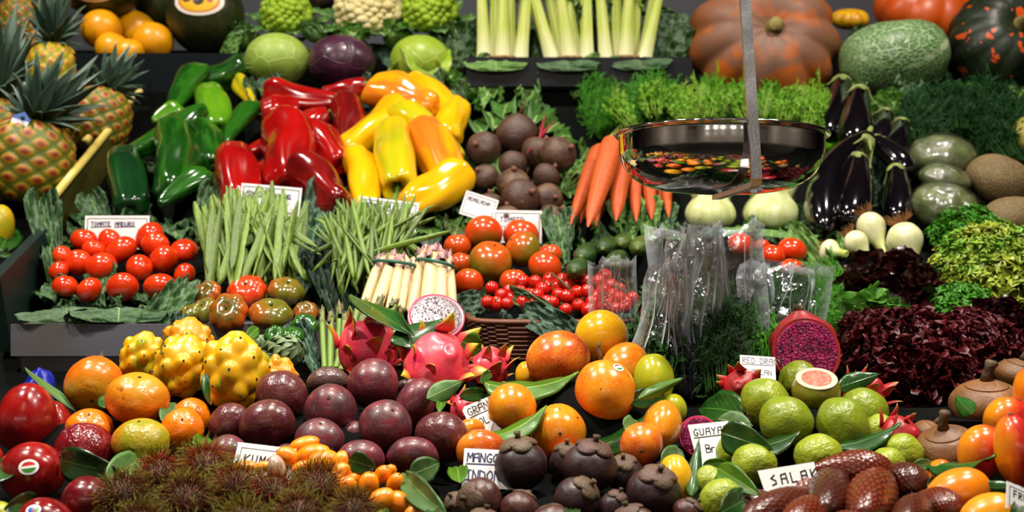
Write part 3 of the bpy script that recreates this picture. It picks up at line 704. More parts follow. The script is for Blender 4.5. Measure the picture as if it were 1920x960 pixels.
# ---- salak (snake fruit)
def salg(seed):
    def fn(a, t, z, r):
        row = t * 30; i = int(row); v = row - i; u = (a / (2 * pi) * 22 + .5 * (i % 2)) % 1
        h = (1 - v) * (1 - (2 * u - 1) ** 2)
        return r * (1 + .055 * h * min(1, r * 4)), z, h
    return lathe([(0, 0), (.02, .4), (.12, .78), (.3, 1), (.5, .95), (.72, .62), (.88, .3), (.97, .12), (1.0, 0)], 88, 90, fn=fn, nz=.04, seed=seed)
mSal = M('salak_skin', '#5a200e', pat=[(0, '#30100a'), (.5, '#64240f'), (1, '#8a3a16')], rough=.28, coat=.15, rc='#3a1a12')
mSalT = M('salak_tip', '#1c0e0a', rough=.7, bump=.5)
SA = [(1675, 882, 1508, 880, 36, -.03, -.03, 'large snake fruit lying across the top of its heap'), (1545, 958, 1572, 872, 38, -.06, .06, 'round snake fruit with its blunt end facing out'), (1398, 974, 1560, 916, 32, -.04, .0, 'long snake fruit pointing up right below the salak card'),
      (1618, 968, 1660, 880, 43, -.07, .04, 'reddish snake fruit in front of the heap'), (1738, 915, 1632, 892, 38, .0, .03, 'dark snake fruit at the right, behind the reddish one'), (1802, 960, 1712, 928, 32, -.03, .0, 'dark snake fruit at the right end by the mangoes'),
      (1392, 950, 1470, 940, 26, .0, .02, 'small snake fruit at the left end of the heap'), (1480, 985, 1570, 945, 36, -.06, .0, 'snake fruit on the bottom edge left of the round one'), (1500, 925, 1545, 888, 26, .0, .03, 'snake fruit behind the salak card'),
      (1560, 1000, 1640, 985, 36, -.06, -.04, 'snake fruit on the bottom edge in the middle'), (1690, 990, 1740, 930, 34, -.05, 0, 'dark snake fruit on the bottom edge at the right')]
for k, (x1, y1, x2, y2, w, d1, d2, lb) in enumerate(SA):
    thing('snake_fruit', mesh('sal%d' % (k % 2), lambda: salg(k % 2)), mSal, at_rod(x1, y1, x2, y2, w, 'F', d1, d2, k * 70), lb, 'snake fruit', 'snake fruit heap', [('tip', mesh('saltip', lambda: tube([(0, 0, 0), (0, 0, .5), (.1, 0, 1)], [.2, .12, .04], 8)), mSalT, T(0, 0, .93) @ S(1, 1, .12))])

# ---- brown sapotes
mSap = M('sapote_skin', '#7a5026', '#67401c', ns=1.4, rough=.5, rc='#6a4620', speck=[('#4a2c18', 6, .7, .78)], bump=.2, bs=9, grad=('#7a6a30', 'Z', -.3, -1, .5))
sapg = lambda: lathe([(-.85, 0), (-.83, .3), (-.62, .74), (-.2, .99), (.1, .97), (.36, .78), (.46, .64), (.47, .57), (.5, .58), (.57, .44), (.63, .27), (.66, .14), (.67, 0)], 40, 44, nz=.03, seed=6)
def sap(px, py, rx, ry, rot, label, dd=0, L=.6):
    return thing('sapote', mesh('sap', sapg), mSap, at_ball(px, py, rx, ry, rot, 'F', dd), label, 'sapote', 'brown sapotes',
                 [('stem', mesh('sapst', lambda: tube([(0, 0, 0), (.02, 0, .25), (.08, 0, .45), (.14, 0, .6), (.16, 0, .66)], [.2, .15, .14, .19, .13], 10)), mStem, T(0, 0, .6))])
sap(1850, 752, 68, 62, (10, -4, 0), 'large brown sapote with a tall woody stem, above the mangoes', .06)
sap(1775, 838, 60, 58, (16, -16, 0), 'brown sapote with a thick broken stem, left of the mangoes', .02)
sap(1742, 812, 30, 34, (10, 30, 0), 'small brown sapote pressed against the broken stem one', .06)
sap(1912, 700, 46, 40, (10, 10, 0), 'brown sapote at the right edge behind the large one', .14)
leaf(1790, 742, 1846, 800, 18, 'dark leaf between the two stemmed sapotes', 1, mLeaf, d1=-.02, d2=-.02)

# ---- mangoes
mMan = M('mango_skin', '#c8281c', '#b02420', ns=1.2, rough=.24, coat=.15, grad=('#e0880c', 'X', -.1, -.85, .5), speck=[('#e8a050', 30, .66, .76)])
mManO = M('mango_skin_orange', '#e0800c', '#d8740c', ns=1.2, rough=.26, coat=.15, grad=('#b82a1c', 'X', .25, .9, .6), speck=[('#f0b060', 30, .62, .72)])
mManY = M('mango_skin_yellow', '#e8a010', '#e08c14', ns=1.2, rough=.3, coat=.1)
mang = lambda: lathe(ballpts(.82, 1.05, egg=-.1, top=.02), 40, 30, nz=.05, nf=.9, seed=13)
def man(px, py, rx, ry, rot, mat, label, dd=0):
    return thing('mango', mesh('man', mang), mat, at_ball(px, py, rx * 1.15, ry * .97, rot, 'F', dd), label, 'mango', 'mangoes on the right', [('stem_scar', mesh('passcar', None), mStem, T(0, 0, 1.03) @ S(1.3))])
man(1842, 848, 48, 50, (0, 30, 0), mMan, 'orange red mango in the front of the mango heap, left', -.01)
man(1902, 848, 36, 68, (-4, -4, 0), mMan, 'tall red mango standing at the right edge', -.05)
man(1886, 790, 44, 46, (0, 30, 0), mMan, 'red mango behind the tall one', .04)
man(1930, 740, 30, 50, (0, 0, 0), mMan, 'red mango cut off by the right edge, topmost')
man(1796, 925, 48, 62, (0, 72, 0), mManO, 'orange mango with a pink blush lying low by the snake fruit', -.02)
man(1858, 968, 46, 58, (0, 80, 0), mManY, 'yellow mango at the bottom edge left of the cut off card', -.04)
man(1760, 892, 28, 32, (0, 40, 0), mMan, 'small red mango behind the dark snake fruit', .03)
leaf(1730, 862, 1884, 908, 34, 'long leaf hanging over the lower mangoes', 1, mLeaf, d1=.01, d2=-.03, roll=-58)
leaf(1828, 915, 1915, 915, 14, 'dark leaf behind the bottom right price card', 1, mLeaf, d1=-.05, d2=-.04)
leaf(1712, 874, 1760, 868, 12, 'pale leaf right of the lower right guavas', 0, mLeafPale, d1=.0, d2=.0)
leaf(1738, 912, 1772, 880, 7, 'narrow dark leaf across the small red mango', 0, mLeaf, d1=-.03, d2=-.01)
leaf(1895, 985, 1926, 905, 11, 'dark pointed leaf over the bottom right card', 0, mLeaf, d1=-.13, d2=-.14)
# ================================================================== hand lettered price cards
ST = {'A': [[(0, 0), (.05, .9), (.6, 1), (.65, 0)], [(.05, .5), (.62, .5)]], 'B': [[(0, 0), (0, 1), (.5, .9), (.5, .6), (0, .52), (.6, .4), (.55, .05), (0, 0)]], 'C': [[(.6, .85), (.3, 1), (0, .6), (.1, .1), (.4, 0), (.62, .15)]],
      'D': [[(0, 0), (0, 1), (.45, .85), (.6, .45), (.4, .05), (0, 0)]], 'E': [[(.55, 1), (0, 1), (0, 0), (.58, 0)], [(0, .52), (.45, .52)]], 'F': [[(.55, 1), (0, 1), (0, 0)], [(0, .52), (.45, .52)]],
      'G': [[(.6, .88), (.3, 1), (0, .6), (.08, .12), (.4, 0), (.6, .15), (.6, .42), (.35, .42)]], 'H': [[(0, 0), (0, 1)], [(.6, 0), (.6, 1)], [(0, .5), (.6, .5)]], 'I': [[(.25, 0), (.25, 1)], [(0, 1), (.5, 1)], [(0, 0), (.5, 0)]],
      'J': [[(.5, 1), (.5, .15), (.3, 0), (.05, .15)]], 'K': [[(0, 0), (0, 1)], [(.6, 1), (0, .45), (.6, 0)]], 'L': [[(0, 1), (0, 0), (.55, .03)]], 'M': [[(0, 0), (.06, 1), (.35, .4), (.65, 1), (.72, 0)]], 'N': [[(0, 0), (.03, 1), (.58, 0), (.62, 1)]],
      'O': [[(.3, 1), (0, .65), (.08, .1), (.35, 0), (.6, .35), (.52, .85), (.3, 1)]], 'P': [[(0, 0), (.02, 1), (.5, .95), (.58, .65), (.05, .5)]], 'Q': [[(.3, 1), (0, .6), (.1, .1), (.4, .05), (.6, .4), (.5, .9), (.3, 1)], [(.35, .3), (.65, -.1)]],
      'R': [[(0, 0), (.02, 1), (.5, .92), (.55, .62), (.05, .5), (.6, 0)]], 'S': [[(.5, 1), (.05, .7), (.5, .42), (.5, .12), (.05, 0)]], 'T': [[(0, 1), (.62, 1)], [(.31, 1), (.31, 0)]], 'U': [[(0, 1), (.04, .15), (.3, 0), (.56, .2), (.6, 1)]],
      'V': [[(0, 1), (.3, 0), (.6, 1)]], 'X': [[(0, 1), (.6, 0)], [(.6, 1), (0, 0)]], 'Y': [[(0, 1), (.3, .5), (.6, 1)], [(.3, .5), (.25, 0)]], 'Z': [[(0, 1), (.6, 1), (0, 0), (.6, 0)]],
      'r': [[(0, 0), (0, .6)], [(0, .4), (.2, .6), (.42, .55)]], 'a': [[(.45, .55), (.15, .58), (0, .25), (.2, 0), (.45, .25), (.45, .58), (.5, 0)]], 's': [[(.4, .55), (.1, .45), (.38, .2), (.05, 0)]], 'i': [[(.1, 0), (.1, .55)], [(.1, .75), (.12, .8)]],
      'l': [[(.1, 1), (.1, 0)]], ' ': []}
def strokes(lines, w, y, wob=0):
    g = G(); r = random.Random(len(lines))
    for ln in lines:
        for a, b in zip(ln, ln[1:]):
            a = Vector(a); b = Vector(b); d = b - a
            if d.length < 1e-6: continue
            d.normalize(); n = Vector((-d.y, d.x)) * w / 2; e = d * w * .35; q = len(g.v)
            for p in (a - e - n, b + e - n, b + e + n, a - e + n): g.v.append(Vector((p.x, y, p.y))); g.p.append(0)
            g.f.append((q, q + 1, q + 2, q + 3))
    return g
def text(s, x, y, h, slant=0, sp=.95):
    out = []; cx = x
    for ch in s:
        for ln in ST[ch]: out.append([(cx + (px + slant * py) * h, y + py * h) for px, py in ln])
        cx += h * (sp if ch not in 'Iil ' else .7)
    return out, cx
NC = [0]
def card(px, py, w, h, roll, zone, lines, label, dd=0, tip=-27, yaw=0, border=None, ink=None, hw=.13, taper=0, cut=0):
    """a stiff card of w x h pixels centred at (px, py), turned roll degrees; lines = (text, x, y, height[, underline]) from its upper left corner"""
    d = D(zone, py) + dd; k = d / F; NC[0] += 1
    if zone != 'F': tip = -6; hw *= 1.2
    m = Matrix.Translation(P(px, py, d)) @ R(tip, 0, 0) @ R(0, roll, yaw) @ S(k, k, k * 1.1)
    t = taper
    c = cut
    poly = [(-w / 2 + t, -h / 2), (w / 2 - t, -h / 2), (w / 2, h / 2 - c), (w / 2 - c, h / 2), (-w / 2 + c, h / 2), (-w / 2, h / 2 - c)]
    o = thing('price_card', prism(poly, 0, 1.2).mesh('card', True), mWhiteCard, m, label, 'price card')
    if border:
        b, bw = border; x0, x1, y0, y1 = -w / 2 + b, w / 2 - b, -h / 2 + b, h / 2 - b
        ob('border_line', strokes([[(x0, y0), (x0, y1), (x1, y1), (x1, y0), (x0, y0)]], bw, -.25).mesh('cardline', True), mCardLine, Matrix.Identity(4), o)
    ls, und = [], []; mh = 0
    for ln in lines:
        a, cx = text(ln[0], -w / 2 + ln[1], h / 2 - ln[2] - ln[3], ln[3], sp=ln[5] if len(ln) > 5 else .95); ls += a; mh = max(mh, ln[3])
        if len(ln) > 4 and ln[4]: yy = h / 2 - ln[2] - ln[3] * 1.28; ls.append([(-w / 2 + ln[1] - 1, yy), (min(cx, w / 2 - 4), yy + 1)])
    ob('lettering', strokes(ls, mh * hw, -.35).mesh('letters', True), ink or mInk, Matrix.Identity(4), o)
    return o
card(494, 868, 112, 62, 7, 'F', [('KUMQUAT', 19, 20, 15)], 'price card lettered for kumquats, between passion fruit and rambutans', -.005, border=(9, 1.4), hw=.17)
card(922, 776, 96, 62, -24, 'F', [('GRANADILLA', 8, 6, 13, 1, .85), ('COLOMBIA', 10, 30, 13, 0, .8)], 'tilted price card lettered for granadillas, behind the left amber granadilla', .03, cut=6, taper=4)
card(918, 879, 100, 68, 3, 'F', [('MANGOSTAN', 7, 8, 15, 1, .82), ('INDONESIA', 7, 38, 17, 0, .8)], 'price card lettered for mangosteens, left of the dark mangosteens', .005, ink=mInkBlue, hw=.16)
card(1342, 832, 92, 76, -6, 'F', [('GUAYABA', 9, 9, 12, 1, .95), ('Brasil', 26, 38, 14, 0, .75)], 'price card lettered for guavas, behind the glossy dark leaf', .035, taper=6)
card(1421, 690, 66, 44, 4, 'F', [('RED DRAG', 5, 4, 10, 1, .85), ('THAILAN', 8, 25, 9, 0, .85)], 'small faint price card in front of the magenta cut dragon fruit', .0, ink=M('ink_grey', '#77737c', rough=.6), hw=.14)
card(1482, 905, 110, 58, -9, 'F', [('SALAK', 20, 12, 17, 0, 1.15), ('INDO', 20, 40, 12)], 'price card lettered for salak, stuck behind the snake fruit', -.015, hw=.17, taper=5, border=None)
card(1922, 942, 84, 50, 16, 'F', [('FRUTA', 16, 12, 12)], 'cut off price card in the bottom right corner', -.08, border=(7, 1.6), hw=.2, yaw=20)
card(219, 436, 121, 58, 0, 'M', [('TOMATE', 12, 11, 7, 1, .9), ('MADURO', 57, 11, 7, 1, .9)], 'price card lettered for ripe tomatoes, behind the small red tomatoes', .03, border=(5, 1.3), ink=mInkBlue, hw=.2)
card(507, 375, 114, 50, 5, 'T', [('PIMIENTO', 11, 13, 7, 1, .82), ('ROMANO', 61, 13, 7, 1, .82)], 'price card lettered for peppers, in front of the red peppers', -.13, border=(5, 1.5), ink=mInkBlue, hw=.2)
card(726, 402, 114, 52, 7, 'T', [('MONGETA', 11, 9, 9, 1, .82), ('FINA', 72, 9, 9, 1, .82), ('ORIGEN', 9, 25, 9, 0, .9)], 'price card lettered for fine beans, in front of the yellow peppers', -.15, border=(5, 1.5), ink=mInkBlue, hw=.19)
card(898, 388, 64, 42, 18, 'T', [('REMOLACHA', 8, 9, 6, 0, .8)], 'small tilted price card in front of the beetroots', -.1, border=(4, 1), ink=mInkBlue, hw=.18)
card(970, 425, 92, 56, 1, 'M', [('TOMATE', 14, 12, 8), ('KUMATO', 14, 27, 8)], 'white price card behind the large green shouldered tomatoes', .05, border=(5, 1.3), ink=mInkBlue, hw=.18)

# ================================================================== hanging scale pan
mSteel = M('polished_steel', '#c4c2c0', metal=1, rough=.05, rmix=.07, bump=.02, bs=3)
mSteelB = M('brushed_steel_bar', '#c8c8cc', metal=1, rough=.3, rmix=.12, bump=.15, bs=60)
def pang():
    o = [(0, 0), (.0, .25), (.003, .45), (.02, .6), (.06, .73), (.13, .84), (.22, .915), (.31, .95), (.36, .958), (.44, .963), (.5, .968)]
    rim = [(.508, 1.0), (.523, 1.012), (.535, 1.0), (.533, .97), (.508, .952)]
    return lathe(o + rim + [(.43, .945), (.33, .93), (.23, .895), (.14, .82), (.08, .72), (.035, .58), (.02, .4), (.02, .2), (.02, 0)], 96, 130)
dp = 1.56; kp = dp / F
pan = thing('scale_pan', mesh('pan', pang), mSteel, Matrix.Translation(P(1350, 358, dp)) @ R(-2.2, 1.2, 0) @ S(198 * kp), 'polished steel scale pan hanging above the clear bags', 'scale pan')
def barg():
    # J shaped flat bar: down in front of the pan, bent under it towards its centre (pan units)
    az = radians(-90 + 6.5); dr = Vector((cos(az), sin(az), 0)); n = Vector((-sin(az), cos(az), 0))
    prof = [(1.06, 3.2), (1.06, .6), (1.06, .3), (1.05, .0), (1.02, -.045), (.96, -.05), (.5, -.05), (.05, -.05), (-.12, -.05)]
    g = G(); hw, th = .045, .022
    L = len(prof)
    for i, (r, z) in enumerate(prof):
        a = prof[max(i - 1, 0)]; b = prof[min(i + 1, L - 1)]; t = Vector((b[0] - a[0], b[1] - a[1])).normalized(); o = Vector((-t.y, t.x))
        for s, q in ((1, 1), (-1, 1), (-1, -1), (1, -1)):
            rr, zz = r + o.x * th * q, z + o.y * th * q; g.v.append(dr * rr + n * hw * s + Vector((0, 0, zz))); g.p.append(0)
    for i in range(L - 1):
        for j in range(4): k = (j + 1) % 4; g.f.append((i * 4 + j, i * 4 + k, i * 4 + 4 + k, i * 4 + 4 + j))
    g.f.append((3, 2, 1, 0)); g.f.append(tuple((L - 1) * 4 + j for j in range(4)))
    return g
ob('hanger_bar', mesh('bar', barg, True), mSteelB, R(0, -4.5, 0), pan)['label'] = 'flat steel hanger bar bent under the pan'
# ================================================================== middle bank
# ---- tomatoes on savoy leaves
mTom = M('tomato_skin', '#cf2c06', '#d63a08', ns=1.3, rough=.2, coat=.35, rnd=.12)
mTomS = M('tomato_star', '#4a5a1c', rough=.6)
tomg = lambda: lathe(ballpts(1, .86, top=.1, bot=.02), 32, 24, nz=.03, nf=1.2, seed=21)
def tom(px, py, rx, ry, rot, mat, label, dd=0, group='ripe tomatoes on cabbage leaves', zone='M', star=True):
    return thing('tomato', mesh('tom', tomg), mat, at_ball(px, py, rx, ry, rot, zone, dd), label, 'tomato', group, [('stem_scar', mesh('tomstar', lambda: stargeo(5, .13, 4)), mTomS, T(0, 0, .8))] if star else [])
TR = [('back row', [(158, 450, 26, 24), (207, 452, 25, 24), (280, 444, 31, 28)]), ('second row', [(118, 480, 20, 19), (177, 468, 23, 20), (228, 468, 30, 27), (292, 460, 26, 25), (345, 470, 27, 24)]),
      ('middle row', [(110, 508, 19, 20), (147, 493, 26, 26), (190, 500, 30, 30), (262, 502, 25, 27), (308, 486, 27, 29)]), ('front row', [(122, 537, 24, 24), (168, 543, 26, 22), (230, 539, 31, 28), (300, 537, 33, 28), (346, 514, 21, 22)])]
for rn, row in TR:
    for k, (x, y, a, b) in enumerate(sorted(row)):
        tom(x, y, a, b, (rng.uniform(-60, 60), rng.uniform(-50, 50), rng.uniform(0, 180)), mTom, 'small red tomato, %s from the left in the %s of the pile' % (ORD[k], rn))
mTomB = M('big_tomato_skin', '#cc3a0c', '#b8460e', ns=1.2, rough=.22, coat=.3, grad=('#5a5a12', 'Z', -.2, -.9, .5))
mTomG = M('green_tomato_skin', '#6a6410', '#78540e', ns=1, rough=.22, coat=.3, grad=('#c04a10', 'Z', .1, .9, .7))
for x, y, r, mt, rot, lb, dd in [(907, 437, 36, mTomB, (-30, 0, 0), 'largest red tomato on top of the big tomato pile', .0), (977, 441, 34, mTomB, (0, 10, 0), 'red tomato in front of the white card, top right of the pile', .03), (980, 467, 35, mTomG, (20, -50, 0), 'half green tomato below the top right red one', -.03),
                     (920, 490, 41, mTomG, (30, 15, 0), 'largest green shouldered tomato in front of its pile', -.04), (858, 462, 26, mTomB, (0, 0, 0), 'red tomato at the left of the big tomato pile', .03), (866, 495, 24, mTomB, (0, 20, 0), 'red tomato right of the white asparagus tips', .01),
                     (878, 530, 29, mTomB, (150, 0, 0), 'orange tomato low left beside the white asparagus', -.01), (1022, 500, 32, mTomB, (0, 30, 0), 'bright red tomato behind the cherry tomatoes', -.0), (1032, 477, 22, mTomB, (0, 0, 0), 'orange red tomato far right behind the bright red one', .04), (963, 528, 27, mTomB, (0, 0, 0), 'orange tomato peeking out above the cherry tomatoes', .0)]:
    tom(x, y, r, r * 1.04, rot, mt, lb, dd, 'big tomatoes with green shoulders')
for x, y, r, lb, dd in [(1390, 458, 25, 'red tomato behind the clear plastic bag', .0), (1450, 479, 23, 'red tomato left of the pair beside the clear bag', .0), (1485, 470, 28, 'largest red tomato right of the clear bag', .02), (1486, 506, 24, 'red tomato low behind the small clear bag', -.02), (1430, 462, 15, 'little red tomato at the edge of the clear bag', .04)]:
    tom(x, y, r, r, (rng.uniform(-30, 30), 20, 0), mTom, lb, dd, 'tomatoes by the clear bags')

# ---- savoy cabbage leaves lining the bank
mSav = M('savoy_leaf', '#2a4c26', '#1c3c1e', ns=4, rough=.45, vorc=('#4a6c3c', 11, .13), veins=('#5c8040', 20, .9, .14), transl=.08, bump=.5, bs=22, rnd=.2)
mSavL = M('savoy_leaf_light', '#4a7a26', '#386a22', ns=4, rough=.45, vorc=('#7a9c4c', 11, .13), veins=('#90b060', 20, .9, .16), transl=.12, bump=.5, bs=22, rnd=.15)
mSavB = M('blue_green_leaf', '#1c3626', '#24442c', ns=4, rough=.55, vorc=('#456650', 11, .12), veins=('#5a7a60', 20, .9, .08), bump=.5, bs=20, rnd=.2)
SV = [lambda: leafg(W=1, curl=.7, cup=.2, wave=.07, wf=4, crk=.1, cf=10, shape='round', nx=26, nz=26, th=.015, seed=31), lambda: leafg(W=1, curl=1.4, cup=-.1, wave=.08, wf=5, crk=.1, cf=10, shape='round', nx=26, nz=26, th=.015, seed=32),
      lambda: leafg(W=1, curl=-.5, cup=.3, wave=.1, wf=5, crk=.11, cf=11, shape='fan', nx=26, nz=26, th=.015, seed=33),
      lambda: leafg(W=3.8, curl=1.3, cup=-.05, wave=.1, wf=2, crk=.16, cf=7, shape='round', nx=60, nz=20, th=.015, seed=34)]
def sav(x1, y1, x2, y2, w, label, k=0, mat=None, zone='M', d1=0, d2=0, roll=0, name='savoy_leaf', cat='cabbage leaf'):
    L = (P(x1, y1, D(zone, y1) + d1) - P(x2, y2, D(zone, y2) + d2)).length
    m = at_rod(x1, y1, x2, y2, w, zone, d1, d2, roll); kk = m.col[0].length
    return thing(name, mesh('sav%d' % k, SV[k]), mat or mSav, m @ (S(2, L / kk, 1) if k < 3 else S(L / kk, L / kk, 1)), label, cat, 'leaves lining the bank')
sav(126, 606, 124, 556, 30, 'savoy leaf folded over the tray edge, left half under the tomatoes', 3, None, d1=-.06, d2=-.13)
sav(222, 606, 224, 556, 30, 'savoy leaf with pale ribs over the tray edge, right half under the tomatoes', 3, M('savoy_leaf_mid', '#32582a', '#264a24', ns=4, rough=.45, veins=('#88a868', 9, .9, .16), transl=.1, bump=.5, bs=22), d1=-.07, d2=-.14)
sav(120, 598, 240, 590, 20, 'dark savoy leaf below the ripe tomatoes at the tray lip', 0, None, d1=-.08, d2=-.08)
sav(105, 545, 88, 430, 40, 'upright savoy leaf at the left of the small red tomatoes', 2, None, d1=.04, d2=.1)
sav(155, 470, 118, 412, 34, 'savoy leaf left of the ripe tomato card', 0, None, d1=.08, d2=.12)
sav(250, 430, 190, 372, 40, 'light savoy leaf below the dark green pepper', 1, mSavL, d1=.1, d2=.12)
sav(330, 450, 330, 385, 50, 'big dark savoy leaf below the lying green pepper', 0, None, d1=.08, d2=.12)
sav(370, 470, 395, 380, 34, 'savoy leaf behind the left end of the flat beans', 2, None, d1=.1, d2=.12)
sav(360, 530, 285, 600, 34, 'savoy leaf hanging down right of the ripe tomatoes', 0, None, d1=-.06, d2=-.1, roll=15)
sav(345, 590, 318, 640, 26, 'ragged savoy leaf at the corner of the metal tray', 2, mSavB, d1=-.1, d2=-.12)
sav(440, 530, 350, 525, 22, 'leaf between ripe tomatoes and ribbed tomatoes', 1, mSavB, d1=-.02, d2=-.04)
sav(575, 500, 600, 390, 40, 'dark curly leaf between flat beans and fine beans', 2, mSavB, d1=.06, d2=.1)
sav(620, 440, 560, 370, 34, 'curly leaf below the red peppers by their price card', 0, None, d1=.1, d2=.12)
sav(640, 430, 655, 380, 30, 'curly leaf below the yellow pepper at the left of the bean card', 2, None, d1=.1, d2=.12)
sav(800, 470, 800, 395, 36, 'dark leaf right of the fine bean card', 0, mSavB, d1=.08, d2=.12)
sav(850, 450, 870, 392, 34, 'olive leaf left of the big tomatoes', 0, M('savoy_leaf_olive', '#3a4a14', '#2c4414', ns=4, rough=.45, bump=.5, bs=22, veins=('#6a7a30', 20, .9, .12)), d1=.06, d2=.08)
sav(560, 560, 580, 500, 34, 'blue green kale leaf behind the olive ribbed tomato', 2, mSavB, d1=.0, d2=.04)
sav(1060, 500, 1050, 430, 40, 'savoy leaf right of the big tomatoes', 2, None, d1=.06, d2=.1)
sav(1130, 470, 1085, 425, 40, 'crinkled leaf below the carrot tips', 0, None, d1=.08, d2=.12)
sav(1180, 450, 1175, 400, 44, 'curly leaf below the carrots, above the cucumbers', 2, mSavL, d1=.08, d2=.12)
sav(1250, 440, 1245, 402, 36, 'curly leaf under the short carrots beside the fennel', 2, None, d1=.1, d2=.12)
sav(1335, 446, 1330, 408, 30, 'bright ribbed leaf under the left fennel bulb', 3, mSavL, d1=.03, d2=-.0)
sav(1446, 446, 1450, 408, 30, 'bright ribbed leaf under the right fennel bulb', 3, mSavL, d1=.03, d2=-.0)
sav(1480, 430, 1545, 510, 34, 'leaf draped right of the tomatoes by the clear bags', 0, mSavL, d1=.04, d2=-.02)
sav(1580, 470, 1540, 445, 28, 'leaf under the eggplants left of the spring onions', 0, mSavL, d1=.06, d2=.08)
sav(905, 560, 862, 580, 30, 'dark leaf left of the cherry tomatoes', 0, mSavB, d1=-.04, d2=-.06)
sav(985, 600, 960, 575, 30, 'leaf hanging over the basket edge at the left', 1, mSavB, d1=-.05, d2=-.06, roll=20)
sav(985, 582, 1060, 622, 34, 'grey green leaf hanging over the front of the wicker basket', 0, mSavB, d1=-.07, d2=-.1)
sav(950, 548, 1020, 578, 18, 'dark leaf lying among the cherry tomatoes', 0, None, d1=-.05, d2=-.07)
sav(1030, 535, 1100, 500, 26, 'leaf behind the cherry tomatoes', 0, None, d1=.04, d2=.05)
sav(1130, 520, 1200, 560, 20, 'dark leaf right of the cherry tomatoes', 0, None, d1=.03, d2=.0)
sav(1150, 605, 1085, 598, 20, 'leaf hem below the cherry tomatoes on the right', 1, None, d1=-.06, d2=-.06)
sav(600, 705, 570, 645, 34, 'blue green kale leaf right of the artichoke', 2, mSavB, d1=-.06, d2=-.03, name='kale_leaf', cat='kale leaf')

# ---- kale behind the asparagus
for k, (x, y, x2, y2, w) in enumerate([(630, 600, 600, 520, 30), (645, 600, 640, 510, 34), (655, 600, 672, 520, 26)]):
    sav(x, y, x2, y2, w, '%s of the three dark curly kale leaves behind the green asparagus' % ['leftmost', 'middle one', 'rightmost'][k], 2, M('kale_leaf', '#14281c', '#1c3424', ns=4, rough=.6, veins=('#4a6a4a', 20, .9, .06), bump=.5, bs=22), d1=-.0, d2=.06, roll=rng.uniform(-20, 20), name='kale_leaf', cat='kale leaf')

# ---- flat beans, fine beans
mFB = M('flat_bean_skin', '#566e22', '#6f8a2e', ns=3, rough=.5, rnd=.3, stretch=(1, 1, 3))
mGB = M('fine_bean_skin', '#4c6816', '#667f24', ns=3, rough=.45, rnd=.35, stretch=(1, 1, 3))
def fbg(k):
    b = [.25, -.3, .1][k]
    return tube([(b * sin(pi * t) * (1 if k < 2 else cos(3 * t)) * 6, .6 * sin(pi * t), t) for t in [i / 12 for i in range(13)]], [.15, .6, .85, 1, .95, 1.02, .95, 1, 1, .95, .85, .5, .06], 10, .38)
def beanpile(n, mk, mat, name, label, group, poly, w, L, flat, seed, back, extra=()):
    """beans laid one on another: each rests on those already under it (height kept on a grid in the plane of the heap)"""
    r = random.Random(seed); H = {}
    todo = []
    for k in range(n):
        y = lerp(poly[1], poly[0], r.random()); t = (y - poly[0]) / (poly[1] - poly[0])
        x = r.uniform(lerp(poly[2], poly[4], t), lerp(poly[3], poly[5], t)); a = r.gauss(0, .26) + .35 * ((x - (poly[4] + poly[5]) / 2) / (poly[5] - poly[4])); ln = L * r.uniform(.75, 1.2)
        if r.random() < (.08 if flat < 1 else .3): a = r.choice((-1, 1)) * r.uniform(.5, 1.2)
        todo.append((x - sin(a) * ln / 2, y + cos(a) * ln / 2, x + sin(a) * ln / 2, y - cos(a) * ln / 2, w * r.uniform(.85, 1.15), r.uniform(-25, 25)))
    for k, (x1, y1, x2, y2, ww, rl) in enumerate(todo + [(*e, w, 20) for e in extra]):
        cells = set(); m = 14
        nx, ny = (y2 - y1), -(x2 - x1); q = sqrt(nx * nx + ny * ny); nx, ny = nx / q * ww, ny / q * ww
        for i in range(m + 1):
            for s in (-1, -.4, .4, 1): cells.add((int((lerp(x1, x2, i / m) + nx * s) // 4), int((lerp(y1, y2, i / m) + ny * s) // 4)))
        th = 2 * ww * (flat + (.25 if flat < 1 else 0)) * 2.1 / F; h = max(H.get(c, 0) for c in cells)
        for c in cells: H[c] = h + th
        base = lambda y: back + (poly[1] - y) * .0005 - (h + th / 2) * .5
        thing(name, mesh('%s%d' % (name, k % 3), lambda: mk(k % 3)), mat, at_rod(x1, y1, x2, y2, ww, 0, base(y1), base(y2), rl), label, 'bean', group,
              [('stem_end', mesh('beantip', lambda: tube([(0, 0, 0), (.1, 0, .5), (.0, 0, 1)], [.5, .25, .3], 6)), mGreenStem, T(0, 0, .98) @ S(.5, .5, .07))])
beanpile(150, fbg, mFB, 'flat_bean', 'flat pale green bean in the heap between tomatoes and fine beans', 'flat beans', (428, 472, 420, 535, 380, 566), 6.4, 70, .38, 5, 2.19)
def gbg(k):
    b = [.5, -.6, .2][k]
    return tube([(b * 5 * sin(pi * t), .8 * sin(2 * t), t) for t in [i / 10 for i in range(11)]], [.2, .8, 1, .95, 1, .95, 1, 1, .9, .6, .1], 8)
beanpile(190, gbg, mGB, 'fine_bean', 'thin green bean in the heap behind the white asparagus', 'fine beans', (436, 474, 655, 765, 622, 730), 3.0, 60, 1, 6, 2.19, [(745, 466, 808, 450), (735, 425, 785, 398)])

